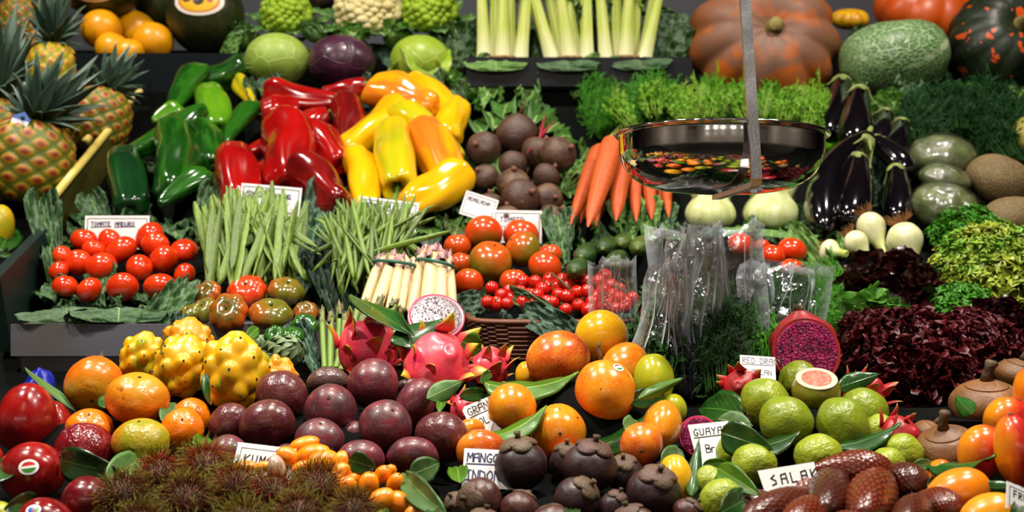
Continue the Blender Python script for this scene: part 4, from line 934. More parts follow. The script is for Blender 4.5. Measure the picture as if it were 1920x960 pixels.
# ---- ribbed heirloom tomatoes
def hertg(n, seed):
    return lambda: lathe(ballpts(1, .62, top=.2, bot=.05), 64, 24, lobes=(n, .17, .55), nz=.04, seed=seed)
mHR = M('ribbed_red', '#c8300c', '#b84010', ns=1.3, rough=.2, coat=.35)
mHO = M('ribbed_orange', '#c05010', '#a04a0e', ns=1.2, rough=.2, coat=.35, grad=('#4a4a14', 'Z', .1, .6, .6))
mHG = M('ribbed_olive', '#5a5a12', '#6a5a14', ns=1.2, rough=.2, coat=.35, grad=('#9a4a10', 'X', -.1, -.9, .6))
mHD = M('ribbed_green', '#1f4a10', '#2a5c14', ns=1.2, rough=.2, coat=.35)
for x, y, rx, ry, rot, mt, n, lb, dd in [(463, 545, 38, 34, (42, 0, 0), mHR, 8, 'red deeply ribbed tomato below the flat beans', .02), (537, 545, 36, 34, (22, 16, 0), mHG, 7, 'olive ribbed tomato on the right of the red one', .02), (428, 586, 38, 38, (62, 0, 0), mHO, 7, 'orange ribbed tomato facing front, lowest of its group', -.03),
                                         (508, 588, 42, 36, (28, -6, 30), mHG, 6, 'wide olive green ribbed tomato in the middle', -.02), (388, 550, 28, 24, (50, -20, 0), mHO, 9, 'striped ribbed tomato beside the hanging cabbage leaf', .03), (384, 582, 28, 28, (40, -20, 0), mHG, 7, 'olive ribbed tomato left of the orange front one', .01),
                                         (356, 588, 22, 22, (30, -20, 0), mHG, 7, 'small olive ribbed tomato at the left end', .02), (574, 584, 24, 22, (40, 10, 0), mHO, 8, 'small brown orange ribbed tomato at the right end', .03), (572, 612, 27, 28, (40, 30, 0), mHD, 6, 'shiny dark green ribbed tomato left of the asparagus', -.01),
                                         (548, 630, 24, 24, (20, 0, 0), mHD, 6, 'dark green ribbed tomato above the artichoke', -.03), (516, 630, 22, 20, (60, 0, 0), mHD, 8, 'green ribbed tomato between artichoke and pitahaya', -.03)]:
    thing('ribbed_tomato', mesh('her%d' % n, hertg(n, n)), mt, at_ball(x, y, rx, ry * 1.1, rot, 'M', dd - .075), lb, 'tomato', 'ribbed tomatoes', [('stem_scar', mesh('tomstar', None), mTomS, T(0, 0, .42) @ S(1.6))])
mArt = M('artichoke_bract', '#5c7248', pat=[(0, '#4a6038'), (.7, '#74885a'), (1, '#5a5a48')], rough=.5)
def artg():
    g = lathe(ballpts(.8, .9), 20, 14)
    for k in range(46):
        z = -.8 + 1.6 * k / 46; a = k * 2.39996; r = .82 * sqrt(max(.05, 1 - z * z))
        g.add(leafg(W=.85, curl=.7, cup=.35, shape='ovate', nx=4, nz=6, th=.04), R(0, 0, math.degrees(a)) @ T(0, -r - .04, z - .15) @ R(22 - 55 * z, 0, 0) @ S(.6))
    return g
thing('artichoke', mesh('arti', artg), mArt, at_ball(533, 664, 36, 40, (20, 62, 0), 'M', -.08), 'green artichoke lying above the passion fruit', 'artichoke', None, [('stem', mesh('tubestem', lambda: stemg(.5, .12, 0)), mGreenStem, T(0, 0, -.9) @ R(180, 0, 0))])
thing('artichoke', mesh('arti', artg), mArt, at_ball(492, 646, 18, 18, (20, -30, 0), 'M', -.05), 'small artichoke half hidden behind the biggest pitahaya', 'artichoke')

# ---- asparagus bunches
def spear(tipn=8, seed=0):
    g = tube([(0, 0, 0), (0, 0, .3), (.05, 0, .7), (0, 0, .86), (0, 0, .95), (0, 0, 1)], [.95, 1, .95, .92, .6, .08], 12)
    r = random.Random(seed)
    for k in range(tipn):
        z = .72 + .24 * k / tipn; a = k * 2.4
        q = leafg(W=.9, curl=-.3, shape='tri', nx=2, nz=4, th=.06)
        g.add(q, R(0, 0, math.degrees(a)) @ T(0, -.95 * (1 if z < .88 else .75), z) @ R(-6, 0, 0) @ S(1.1, 1, .09), .98)
    return g
mWA = M('white_asparagus', '#dcc894', pat=[(0, '#d4c08a'), (.62, '#d0b688'), (.85, '#b08878'), (1, '#8f5f70')], col2='#c08488', ns=2.2, lo=.52, hi=.75, rough=.4, stretch=(1, 1, 2))
mGA = M('green_asparagus', '#5a7a28', pat=[(0, '#6a8a34'), (.6, '#5f7c2c'), (.9, '#6a6434'), (1, '#5a4a3a')], col2='#8a7a44', ns=3, lo=.55, hi=.8, rough=.45)
mBand = M('rubber_band', '#1a5a4a', rough=.5)
def bunch(name, spears, mat, label, band, cat):
    x0 = sum(s[0] for s in spears) / len(spears); y0 = max(s[1] for s in spears)
    base = P(x0, y0, D('M', y0) - .05); root = tag(ob(name, None, None, Matrix.Translation(base)), label, cat)
    inv = Matrix.Translation(-base)
    for k, (x1, y1, x2, y2, w, dz) in enumerate(spears):
        ob('spear', mesh('spear%d' % (k % 2), lambda: spear(9, k % 2)), mat, inv @ at_rod(x1, y1, x2, y2, w, 'M', dz - .02, dz - .1, k * 50), root)
    if band:
        xa, ya, xb, yb, w, dz = band
        a = P(xa, ya, D('M', ya) + dz); b = P(xb, yb, D('M', yb) + dz); c = (a + b) / 2; h = (b - a) / 2
        pts = [c + h * cos(t) + Vector((0, -1, .12)) * sin(t) * w for t in [2 * pi * i / 28 for i in range(29)]]
        ob('rubber_band', (lambda g: g.mesh('band'))(tube([p - base for p in pts], .0032, 6, cap=False)), mBand, Matrix.Identity(4), root)
    return root
bunch('white_asparagus_bunch', [(682, 580, 716, 478, 11.0, -.05), (699, 577, 726, 472, 9.8, -.03), (702, 585, 741, 474, 12.2, -.075), (733, 580, 753, 477, 11.0, -.07), (750, 582, 766, 484, 9.8, -.055), (763, 584, 776, 490, 9.8, -.03), (720, 585, 734, 478, 11.0, -.04)], mWA,
      'left bunch of white asparagus behind the cut dragon fruit', (701, 492, 781, 500, .05, -.125), 'asparagus')
bunch('white_asparagus_bunch', [(774, 585, 791, 466, 11.0, -.05), (800, 588, 812, 460, 14.6, -.075), (826, 585, 828, 466, 12.2, -.07), (848, 578, 841, 472, 9.8, -.05), (812, 580, 820, 468, 11.0, -.03), (786, 580, 800, 468, 9.8, -.03)], mWA,
      'right bunch of white asparagus beside the orange tomatoes', (781, 488, 852, 502, .05, -.125), 'asparagus')
ga = [(609, 690, 603, 578, 6, -.09), (620, 690, 620, 582, 6.5, -.1), (634, 690, 637, 566, 7, -.09), (641, 690, 648, 586, 7, -.11), (630, 692, 660, 580, 7, -.08), (644, 692, 672, 574, 7, -.1), (640, 695, 688, 584, 7, -.12), (650, 690, 684, 562, 7, -.08), (648, 694, 716, 556, 7, -.13), (630, 690, 655, 600, 6, -.12)]
bunch('green_asparagus_bunch', ga, mGA, 'bunch of thin green asparagus left of the pink dragon fruit', None, 'asparagus')
bunch('green_asparagus_bunch', [(690, 640, 714, 556, 8, -.12), (715, 640, 742, 560, 9, -.13), (735, 640, 752, 574, 8, -.1)], mGA, 'few thick dark tipped green asparagus in front of the white bunches', None, 'asparagus')

# ---- cherry tomatoes in a wicker basket
mChe = M('cherry_tomato_skin', '#ac1206', '#b81a08', ns=1.3, rough=.16, coat=.25, rnd=.12)
CH = [(340, 590), (405, 640), (460, 610), (310, 690), (370, 700), (445, 700), (555, 550), (640, 550), (725, 585), (800, 635), (740, 530), (880, 580), (900, 530), (930, 620), (985, 540), (830, 540), (655, 640), (600, 640), (715, 690), (860, 650), (940, 710), (1040, 690), (1075, 550), (1120, 510),
      (1110, 610), (1065, 650), (1215, 600), (1220, 665), (1310, 660), (1260, 720), (1140, 690), (1000, 610), (1180, 640), (760, 690), (535, 615), (850, 740), (1110, 725), (690, 600), (1160, 570), (480, 660), (560, 690), (1010, 745), (1195, 735), (780, 580), (1280, 690), (640, 700)]
for k, (x, y) in enumerate(CH):
    r = rng.uniform(12.5, 15)
    thing('cherry_tomato', mesh('tomch', lambda: lathe(ballpts(1, .98, top=.06), 24, 18)), mChe, at_ball(830 + x / 3.69, 380 + y / 3.69, r, r, (rng.uniform(-60, 60), rng.uniform(-60, 60), 0), 'M', -.05 + rng.uniform(-.01, .015)), 'cherry tomato heaped in the wicker basket', 'cherry tomato', 'cherry tomatoes',
          [('calyx', mesh('chcal', lambda: stargeo(5, .42, 6)), mTomS, T(0, 0, .93))])
mVine = M('tomato_vine', '#34441a', '#4a4a24', rough=.6)
for k, pts in enumerate([[(470, 575), (580, 610), (650, 660), (790, 745)], [(750, 490), (820, 540), (870, 590)], [(1100, 570), (1105, 640), (1110, 700)], [(1180, 580), (1210, 570), (1240, 600)]]):
    q = [P(830 + x / 3.69, 380 + y / 3.69, D('M', 380 + y / 3.69) - .085) for x, y in pts]; a = q[0]
    g = tube([p - a for p in q], .0019, 6)
    for p, n in zip(q[1:], q): g.add(tube([(p + n) / 2 - a, (p + n) / 2 - a + Vector((.012, -.004, -.012))], .0013, 5))
    thing('tomato_vine', g.mesh('vine'), mVine, Matrix.Translation(a), ['long tomato vine across the left cherry tomatoes', 'short tomato vine at the top of the cherry tomatoes', 'tomato vine hanging among the right cherry tomatoes', 'little curved tomato vine far right on the cherry tomatoes'][k], 'vine')
mWick = M('wicker', '#6a3416', '#4a220e', ns=6, rough=.5, bump=.4, bs=12)
def wickg():
    g = G(); W, Dp, H = .2, .12, .085
    def path(a):  # rounded rectangle
        c, s = cos(a), sin(a); return Vector((W * (abs(c) ** .35) * (1 if c > 0 else -1), Dp * (abs(s) ** .35) * (1 if s > 0 else -1), 0))
    for r in range(17):
        z = H * r / 16
        g.add(tube([path(2 * pi * i / 120) * (.92 + .08 * r / 16 + .02 * ((i // 3 + r) % 2)) + Vector((0, 0, z)) for i in range(121)], .0034, 6, cap=False))
    for i in range(40): 
        p = path(2 * pi * (i + .5) / 40); g.add(tube([p * .91, p * .99 + Vector((0, 0, H))], .004, 6))
    g.add(box(-W * .9, W * .9, -Dp * .9, Dp * .9, -.004, .006))
    return g
kb = P(1040, 648, 1.99); bk = thing('wicker_basket', mesh('wick', wickg), mWick, Matrix.Translation(kb) @ R(8, 0, 0) @ S(.75, .9, .72), 'brown wicker basket under the cherry tomatoes', 'basket')
ob('rim', (lambda g: g.mesh('wickrim'))(tube([Vector((.2 * (abs(cos(a)) ** .35) * (1 if cos(a) > 0 else -1), .12 * (abs(sin(a)) ** .35) * (1 if sin(a) > 0 else -1), .088)) for a in [2 * pi * i / 120 for i in range(121)]], .007, 8, cap=False)), mWick, Matrix.Identity(4), bk)

# ---- cucumbers
mCuc = M('cucumber_skin', '#1c3a12', '#2c4c18', ns=3, rough=.4, bump=.5, bs=9, coat=.1)
mCucY = M('cucumber_skin_light', '#4a5e1c', '#3c5418', ns=3, rough=.35, bump=.5, bs=9, coat=.2)
for x1, y1, x2, y2, w, d1, d2, mt, lb in [(1090, 482, 1112, 470, 19, -.05, .11, mCuc, 'dark cucumber lowest on the left with its blunt end showing'), (1130, 466, 1146, 456, 17, -.05, .11, mCuc, 'cucumber second from the left with a round stem scar'), (1163, 458, 1176, 448, 18, -.03, .12, mCucY, 'lighter cucumber second from the right'),
                                          (1195, 466, 1204, 456, 17, -.06, .1, mCucY, 'pale shiny cucumber at the right end beside the bag'), (1076, 508, 1094, 498, 18, -.04, .1, mCuc, 'dark cucumber low behind the cherry tomatoes'), (1150, 496, 1164, 486, 20, -.02, .1, mCuc, 'shaded cucumber under the others')]:
    thing('cucumber', mesh('cuc', lambda: lathe([(0, 0), (.01, .35), (.06, .8), (.2, 1), (.5, 1.03), (.8, 1), (.95, .75), (1, .3), (1, 0)], 28, 30, nz=.04, nf=4, lobes=(7, .07, 1))), mt, at_rod(x1, y1, x2, y2, w, 'M', d1, d2), lb, 'cucumber', 'cucumbers',
          [('stem_scar', mesh('cucsc', lambda: lathe([(-.01, 0), (0, .22), (.012, .2), (.012, 0)], 12, 6)), mGreenStem, T(0, 0, -.002) @ S(1, 1, -1))])

# ---- clear bags with herbs
def clump(kind, n, seed, spread=.5):
    """bunch of herb stems: base at origin, about 1 tall"""
    g = G(); r = random.Random(seed)
    for k in range(n):
        a = r.uniform(0, 6.28); q = spread * sqrt(r.random()); tip = Vector((q * cos(a), q * sin(a), r.uniform(.55, 1.08))); b = Vector((tip.x * .45, tip.y * .45, 0))
        mid = (b + tip) / 2 + Vector((r.uniform(-.06, .06), r.uniform(-.06, .06), .05)); pts = [b, mid, tip]
        g.add(tube(pts, [.014, .01, .004], 4, cap=False), None, .2)
        for j in range(22 if kind == 'feather' else 11):
            t = r.uniform(.12, 1) ** .8; p = (b * (1 - t) ** 2 + mid * 2 * t * (1 - t) + tip * t * t)
            d = Vector((r.uniform(-1, 1), r.uniform(-1, 1), r.uniform(-.3, .9))).normalized()
            if kind == 'feather':
                L = r.uniform(.1, .24)
                for m in range(7):
                    e = (d + Vector((r.uniform(-.9, .9), r.uniform(-.9, .9), r.uniform(-.5, .7)))).normalized(); s = p + d * L * m * .15; w = e.cross(Vector((.3, .5, .8))).normalized() * .011
                    i = len(g.v); g.v += [s - w, s + w, s + e * L * .5]; g.p += [.4, .4, 1]; g.f.append((i, i + 1, i + 2))
            else:
                L = r.uniform(.09, .17) * (1.6 if kind == 'broad' else 1)
                m = Matrix.Translation(p) @ along(d) @ R(0, 0, r.uniform(0, 360)) @ S(L)
                g.add(leafg(W=1.1, curl=.8, cup=.3, wave=.14 if kind == 'leafy' else .06, wf=3, shape='fan' if kind == 'leafy' else 'ovate', nx=4, nz=5, th=0, seed=k), m)
    return g
mHerb = M('herb_dark', '#142c0a', pat=[(0, '#1c340e'), (.5, '#122c08'), (1, '#224a10')], rough=.5, transl=.1, spec=.12)
mHerbL = M('herb_bright', '#3a7a18', pat=[(0, '#3a6a18'), (.5, '#2c6a10'), (1, '#4c8a1c')], rough=.45, transl=.2, spec=.15)
def herb(x1, y1, x2, y2, w, kind, mat, label, zone='M', d1=0, d2=0, seed=0, n=46, name='herb_bunch', cat='herbs', group=None):
    L = (P(x1, y1, D(zone, y1) + d1) - P(x2, y2, D(zone, y2) + d2)).length; m = at_rod(x1, y1, x2, y2, w, zone, d1, d2); kk = m.col[0].length
    return thing(name, mesh('clump_%s%d_%d' % (kind, seed % 3, n), lambda: clump(kind, n, seed % 3)), mat, m @ S(2, min(2, L / kk), 1), label, cat, group)
herb(1225, 745, 1235, 605, 62, 'leafy', mHerb, 'dark herb bunch inside the left clear bag', d1=-.2, d2=-.12, seed=1, n=70)
herb(1355, 745, 1360, 590, 62, 'feather', mHerb, 'dark feathery herb bunch between the clear bags', d1=-.17, d2=-.1, seed=0, n=110)
herb(1300, 690, 1310, 560, 60, 'feather', mHerb, 'feathery herbs inside the big clear bag', d1=-.03, d2=.02, seed=1, n=110)
herb(1470, 660, 1480, 545, 56, 'feather', mHerb, 'herbs behind the small right clear bag', d1=.0, d2=.03, seed=2, n=110)
herb(1540, 640, 1548, 510, 40, 'feather', mHerbL, 'leafy green herbs between the small clear bag and the dark lettuce', d1=.0, d2=.02, seed=0, n=60)
herb(1430, 690, 1425, 580, 40, 'leafy', mHerbL, 'sprig of flat green herb leaves above the red dragon fruit card', d1=-.1, d2=-.06, seed=2, n=40)
mFilm = film_mat('clear_film', .13, .9, .1, crease=.75)
def bagg(seed, W, H, dep, taper, fold):
    """pouch of clear film: two sheets joined at the sides, faceted, with long sharp creases (pat: whitening and painted highlight streaks)"""
    r = random.Random(seed * 17); g = G(); o = seed * 7.3; nv = 13
    for side in (0, 1):
        cols = [(-1 + 2 * i / 9, 0, 0) for i in range(10)]
        for k in range(7):
            u, sl = r.uniform(-.85, .85), r.uniform(-.7, .7); cols += [(u - .013, 0, sl), (u, r.uniform(.6, 1), sl), (u + .013, 0, sl)]
        cols.sort(); n = len(cols); b = len(g.v); jit = [[r.uniform(-1, 1) for _ in cols] for _ in range(nv + 1)]; on = [(r.uniform(-.3, .6), r.uniform(.6, 1.2)) for _ in cols]
        for i in range(nv + 1):
            v = i / nv
            for j, (u0, pv, sl) in enumerate(cols):
                u = max(-1, min(1, u0 + sl * (v - .5) * (1 - u0 * u0))); e = sqrt(max(0, 1 - u * u)); w = W / 2 * lerp(1, taper, v)
                dd = dep * e * (max(0, 1 - v) ** .8 * min(1, v * 8) ** .5) + .01 * e
                jj = jit[i][j] * fold * .35 * e if not pv else .006
                h = fold * noise.noise(Vector((u * 2.3 + o, v * 1.3, side * 5))) * 1.3 * e ** .5 + jj
                z = H * v + (H * (.1 * noise.noise(Vector((u * 2.2, o, side))) + .04 * jit[i][j]) if i == nv else 0)
                g.v.append(Vector((u * w + fold * .6 * noise.noise(Vector((u * 2, v * 3, o + 3))), (-1 if side == 0 else 1) * (dd + (h if side == 0 else -h * .6)), z)))
                g.p.append(max(pv * (1 if on[j][0] < v < on[j][1] else 0), .35 if i == nv or j in (0, n - 1) else 0))
        for i in range(nv):
            for j in range(n - 1):
                q = b + i * n + j
                for f in ((q, q + 1, q + n + 1), (q, q + n + 1, q + n)): g.f.append(f if side == 0 else f[::-1])
    return g
def bag(px, py, d, key, seed, W, H, dep, taper, fold, rot, label):
    thing('plastic_bag', mesh(key, lambda: bagg(seed, W, H, dep, taper, fold), True), mFilm, Matrix.Translation(P(px, py, d)) @ R(*rot), label, 'plastic bag', 'clear plastic bags')
bag(1232, 748, 1.65, 'bagA', 1, .115, .2, .045, .45, .016, (0, 6, 10), 'clear plastic bag standing in front at the left, pinched at its top')
bag(1330, 715, 1.80, 'bagB', 2, .19, .245, .05, 1.0, .022, (0, -2, 0), 'tall open clear plastic bag in the middle below the scale pan')
bag(1460, 690, 1.88, 'bagC', 3, .15, .17, .04, 1.0, .018, (4, 4, -10), 'small crumpled clear plastic bag on the right above the magenta cut fruit')
bag(1285, 752, 1.72, 'bagD', 4, .12, .26, .035, .8, .02, (2, 3, 20), 'narrow clear plastic bag behind the front left one')
bag(1150, 640, 1.78, 'bagE', 5, .075, .125, .015, 1.0, .004, (0, -1, 0), 'flat clear bag sheet standing in front of the cherry tomatoes')

# ---- spring onions
mOni = M('onion_skin', '#dcd8b0', '#c8c88c', ns=1.5, rough=.25, coat=.3, grad=('#a8b45a', 'Z', .4, 1.6))
mRoot = M('onion_root', '#8a5a24', '#6a4018', rough=.8)
onig = lambda: lathe([(-.95, 0), (-.92, .25), (-.7, .68), (-.2, .98), (.25, .92), (.7, .62), (1.1, .4), (1.7, .32), (2.2, .3), (2.2, 0)], 30, 34, nz=.02)
def rootg():
    g = G(); r = random.Random(2)
    for k in range(70):
        a = r.uniform(0, 6.28); q = .28 * sqrt(r.random()); d = Vector((cos(a) * q * 2, sin(a) * q * 2, -r.uniform(.3, .6)))
        p = Vector((q * cos(a), q * sin(a), -.9)); g.add(tube([p, p + d * .5 + Vector((r.uniform(-.1, .1), r.uniform(-.1, .1), 0)), p + d], [.03, .022, .01], 4, cap=False))
    return g
for x, y, rx, ry, rot, lb, dd in [(1634, 428, 27, 33, (150, -18, 0), 'white spring onion highest of the four, roots on top', .0), (1697, 452, 34, 38, (160, -10, 0), 'largest white spring onion, rightmost of the four', -.03), (1606, 456, 23, 26, (150, -30, 0), 'white spring onion low in the middle, leaning left', -.02), (1556, 471, 23, 19, (120, -75, 0), 'small white spring onion lying at the left end', -.01)]:
    thing('spring_onion', mesh('oni', onig), mOni, at_ball(x, y, rx, ry, rot, 'M', dd), lb, 'spring onion', 'spring onions', [('roots', mesh('oniroot', rootg), mRoot, S(1))])

# ---- lettuces
def headg(n, seed, lf, up=.25, r0=.42, size=(.45, .7), core=.62, zmin=-.25):
    """dense dome of frilled leaves round a core"""
    g = G(); r = random.Random(seed); lv = [lf(k) for k in range(4)]
    if core: g.add(lathe(ballpts(core, core), 20, 14, nz=.1), None, .5)
    for k in range(n):
        z = lerp(1, zmin, (k + .5) / n); a = k * 2.39996 + r.uniform(-.3, .3); d0 = Vector((sqrt(max(0, 1 - z * z)) * cos(a), sqrt(max(0, 1 - z * z)) * sin(a), z))
        d = (d0 + Vector((r.uniform(-.45, .45), r.uniform(-.45, .45), up))).normalized()
        out = Vector((d.x, d.y, -.3 + .4 * d.z)); out = (out - d * out.dot(d))
        if out.length < .05: out = Vector((r.uniform(-1, 1), r.uniform(-1, 1), 0)); out = out - d * out.dot(d)
        out.normalize(); yv = -out; xv = yv.cross(d); m = Matrix((xv, yv, d)).transposed().to_4x4()
        g.add(lv[k % 4], T(*(d0 * r0)) @ m @ R(0, 0, r.uniform(-60, 60)) @ S(r.uniform(*size)))
    return g
mFri = M('frisee_leaf', '#7aa81c', pat=[(0, '#d0d488'), (.4, '#94ba38'), (1, '#6aa424')], col2='#a4b434', ns=1.2, lo=.44, hi=.56, rough=.4, transl=.25)
mFriG = M('frisee_leaf_green', '#4a9a14', pat=[(0, '#a8c860'), (.5, '#5aa41c'), (1, '#3c8410')], rough=.4, transl=.25)
mLol = M('red_frilly_leaf', '#3a0a10', pat=[(0, '#5a5a24'), (.25, '#4a1a14'), (.6, '#38080e'), (1, '#560f18')], rough=.42, transl=.08, spec=.3)
mOak = M('dark_red_leaf', '#28080c', pat=[(0, '#5a6a2a'), (.3, '#34100e'), (1, '#220608')], rough=.28, transl=.05, coat=.3)
frl = lambda k: leafg(W=.5, curl=.5, wave=.2, wf=4, crk=.07, cf=12, shape='fan', nx=8, nz=26, th=0, seed=40 + k, jag=1.5, twist=1.2)
lol = lambda k: leafg(W=1.1, curl=.7, wave=.24, wf=4, crk=.2, cf=16, shape='fan', nx=14, nz=26, th=0, seed=50 + k, jag=.2)
oak = lambda k: leafg(W=.7, curl=.9, cup=.2, wave=.12, wf=3, crk=.05, cf=7, shape='spoon', nx=10, nz=18, th=0, seed=60 + k)
grn = lambda k: leafg(W=.7, curl=.8, cup=.2, wave=.08, wf=3, crk=.04, cf=8, shape='ovate', nx=8, nz=14, th=0, seed=70 + k)
def head(px, py, rx, ry, rot, key, fn, mat, label, zone='M', dd=0, name='lettuce', cat='lettuce', group=None):
    thing(name, mesh(key, fn), mat, at_ball(px, py, rx, ry, rot, zone, dd), label, cat, group)
head(1862, 535, 118, 120, (50, -20, 0), 'hfri', lambda: headg(420, 1, frl, size=(.17, .32), r0=.76, core=.86), mFri, 'yellow green frisee lettuce at the right edge', dd=.02)
head(1812, 450, 74, 66, (30, 0, 0), 'hfri2', lambda: headg(220, 2, frl, size=(.3, .52), r0=.55, core=.68), mFriG, 'bright green curly lettuce behind the frisee, below the wrapped vegetables', dd=.05)
head(1800, 585, 74, 48, (50, -10, 0), 'hfri2', None, mFriG, 'green curly lettuce under the front of the frisee', dd=.0)
head(1668, 548, 116, 78, (40, 0, 0), 'hoak', lambda: headg(80, 3, oak, size=(.5, .8), r0=.3), mOak, 'dark red oak leaf lettuce in front of the spring onions', dd=-.02)
head(1700, 700, 126, 124, (50, 0, 0), 'hlol', lambda: headg(240, 4, lol, size=(.3, .5), r0=.6, core=.74), mLol, 'large dark red frilly lettuce behind the guavas', dd=-.1)
head(1812, 675, 96, 100, (40, 0, 60), 'hlol', None, mLol, 'dark red frilly lettuce on the right behind the sapote stem', dd=-.03)
head(1640, 650, 84, 70, (50, 0, 120), 'hlol', None, mLol, 'smaller dark red frilly lettuce below the green spinach leaves', dd=-.03)
head(1730, 800, 96, 80, (50, 0, 200), 'hlol', None, mLol, 'shaded red frilly lettuce low behind the guavas and sapotes', zone=1.72)
head(1872, 618, 76, 62, (40, 0, 0), 'hoak', None, mOak, 'dark red lettuce with rounded leaves below the frisee at the right', dd=-.05)
head(1640, 585, 72, 44, (60, 0, 0), 'hgrn', lambda: headg(20, 5, grn, size=(.9, 1.25), r0=.1, core=.3), M('spinach_leaf', '#5a8c2c', '#3f7a1e', ns=2, rough=.4, transl=.2, pat=[(0, '#8aa860'), (1, '#447f22')]), 'bright green spinach leaves on the dark lettuce', dd=-.1, name='spinach', cat='spinach')
# ---- plain leaves filling the seams of the banks
r5 = random.Random(12)
def seam(n, x0, x1, y0, y1, zone, mats, w=(28, 42), h=(40, 70), dd=(.07, .12), label='dark crinkled cabbage leaf lining the seam of the bank', g='seam leaves'):
    for k in range(n):
        x = lerp(x0, x1, (k + r5.uniform(.1, .9)) / n); y = r5.uniform(y0, y1); a = r5.uniform(-.7, .7); H = r5.uniform(*h); d = r5.uniform(*dd)
        x2, y2, W = x + sin(a) * H, y - cos(a) * H, r5.uniform(*w); kk = r5.randrange(3); rl = r5.uniform(-50, 50)
        L = (P(x, y, D(zone, y) + d) - P(x2, y2, D(zone, y2) + d + .02)).length; m = at_rod(x, y, x2, y2, W, zone, d, d + .02, rl); c = m.col[0].length
        thing('savoy_leaf', mesh('sav%d' % kk, SV[kk]), r5.choice(mats), m @ S(2, L / c, 1), label, 'cabbage leaf', g)
seam(20, 110, 640, 425, 470, 'M', [mSav, mSav, mSavB], label='dark crinkled leaf along the seam behind tomatoes and beans', g='seam leaves left')
seam(16, 790, 1290, 430, 470, 'M', [mSav, mSavL], label='crinkled leaf along the seam below beetroots and carrots', g='seam leaves middle')
seam(8, 560, 680, 470, 520, 'M', [mSavB, mSavB, mSav], label='blue green curly leaf between flat beans and fine beans', g='seam leaves between the beans')
seam(10, 330, 620, 560, 620, 'M', [mSavB, mSav], label='shaded leaf under the ribbed tomatoes', g='leaves under the ribbed tomatoes', dd=(.03, .07))
seam(10, 80, 330, 560, 590, 'M', [mSav, mSav], label='dark cabbage leaf under the small red tomatoes', g='leaves under the ripe tomatoes', dd=(.02, .06), h=(30, 60))
seam(14, 840, 1280, 560, 660, 'M', [mSav, mSavB], label='shaded leaf below the big tomatoes and the basket', g='leaves below the big tomatoes', dd=(.04, .1))
seam(10, 1420, 1620, 430, 500, 'M', [mSavL, mSav], label='leaf along the seam below the eggplants', g='seam leaves under the eggplants')
# ================================================================== upper bank: peppers, roots, aubergines
mRP = M('red_pepper', '#a30c08', '#8a0808', ns=1.2, rough=.16, coat=.5, rnd=.2)
mRPd = M('dark_red_pepper', '#5a0808', '#7a0c08', ns=1.2, rough=.18, coat=.5)
mYP = M('yellow_pepper', '#e09a04', '#dda80a', ns=1.2, rough=.16, coat=.5, rnd=.06)
mYPg = M('yellow_green_pepper', '#c8a80c', '#a8a410', ns=1.2, lo=.42, hi=.6, rough=.16, coat=.5)
mYPo = M('yellow_orange_pepper', '#e09808', '#d8701a', ns=1.1, lo=.45, hi=.6, rough=.16, coat=.5)
mGP = M('green_pepper', '#123f0a', '#245c10', ns=1.6, lo=.45, hi=.58, rough=.17, coat=.4, rnd=.25)
mGPd = M('dark_green_pepper', '#0c2c12', '#103a14', ns=1.2, rough=.15, coat=.5)
mGPl = M('light_green_pepper', '#5a8c10', '#3f7a10', ns=1.2, rough=.18, coat=.5)
mPStem = M('pepper_stem', '#3a6a18', '#5a7a24', rough=.5)
def pepg(k):
    n, dep, bend, prof = [(3, .24, 0, [(.03, 0), (.0, .25), (.01, .55), (.1, .78), (.3, .88), (.55, .98), (.78, 1), (.93, .85), (.97, .55), (.93, .28), (.88, .12), (.88, 0)]),
                          (4, .2, 0, [(.05, 0), (.01, .3), (.0, .6), (.06, .85), (.25, .95), (.5, 1), (.75, 1), (.92, .88), (.97, .6), (.92, .28), (.87, .12), (.87, 0)]),
                          (3, .22, .6, [(.02, 0), (.0, .18), (.02, .36), (.15, .6), (.4, .8), (.65, .98), (.82, 1), (.94, .8), (.97, .5), (.93, .25), (.9, .1), (.9, 0)])][k]
    g = lathe(prof, 48, 40, lobes=(n, dep, .8), nz=.04, nf=1.3, seed=80 + k)
    r = random.Random(k)
    for v in g.v:
        b = noise.noise(Vector((v.x * .9, v.y * .9, v.z * 2.4 + k * 7))) * .3; v.x *= 1 + b; v.y *= 1 + b
        v.y += bend * (.25 - (v.z - .5) ** 2) * 1.2; v.x += .12 * sin(v.z * 4 + k)
    return g
def pep(x1, y1, x2, y2, w, mat, label, k=0, d1=0, d2=0, roll=0, group='red peppers', stem=True):
    return thing('bell_pepper', mesh('pep%d' % k, lambda: pepg(k)), mat, at_rod(x1, y1, x2, y2, w, 'T', d1, d2, roll), label, 'pepper', group,
                 [('stem', mesh('pepstem', lambda: tube([(0, 0, 0), (0, 0, .3), (.1, 0, .7), (.3, 0, 1)], [.32, .16, .12, .14], 8)), mPStem, T(.12 * sin(3.6 + k), 0, .87) @ S(.6, .6, .22))] if stem else [])
pep(640, 192, 497, 172, 34, mRP, 'long folded red pepper on top of the red heap, left', 2, .03, .05, 40)
pep(605, 180, 692, 172, 27, mRP, 'red pepper on top of the red heap, right', 1, .06, .05, 0)
pep(560, 210, 486, 212, 33, mRP, 'red pepper below the long folded one at the left', 1, .02, .0, 50)
pep(462, 292, 612, 212, 30, mRP, 'long arched red pepper curving over the middle of the red heap', 2, .0, .0, 200)
pep(650, 285, 655, 196, 40, mRPd, 'dull red pepper at the right of the red heap beside the yellow ones', 0, .02, .02, 20)
pep(535, 352, 545, 244, 60, mRP, 'biggest bright red pepper with deep folds in the centre of the red heap', 0, -.05, -.04, 30)
pep(640, 310, 580, 244, 36, mRP, 'bright orange red pepper between the biggest red one and the yellow ones', 1, -.03, -.03, 70)
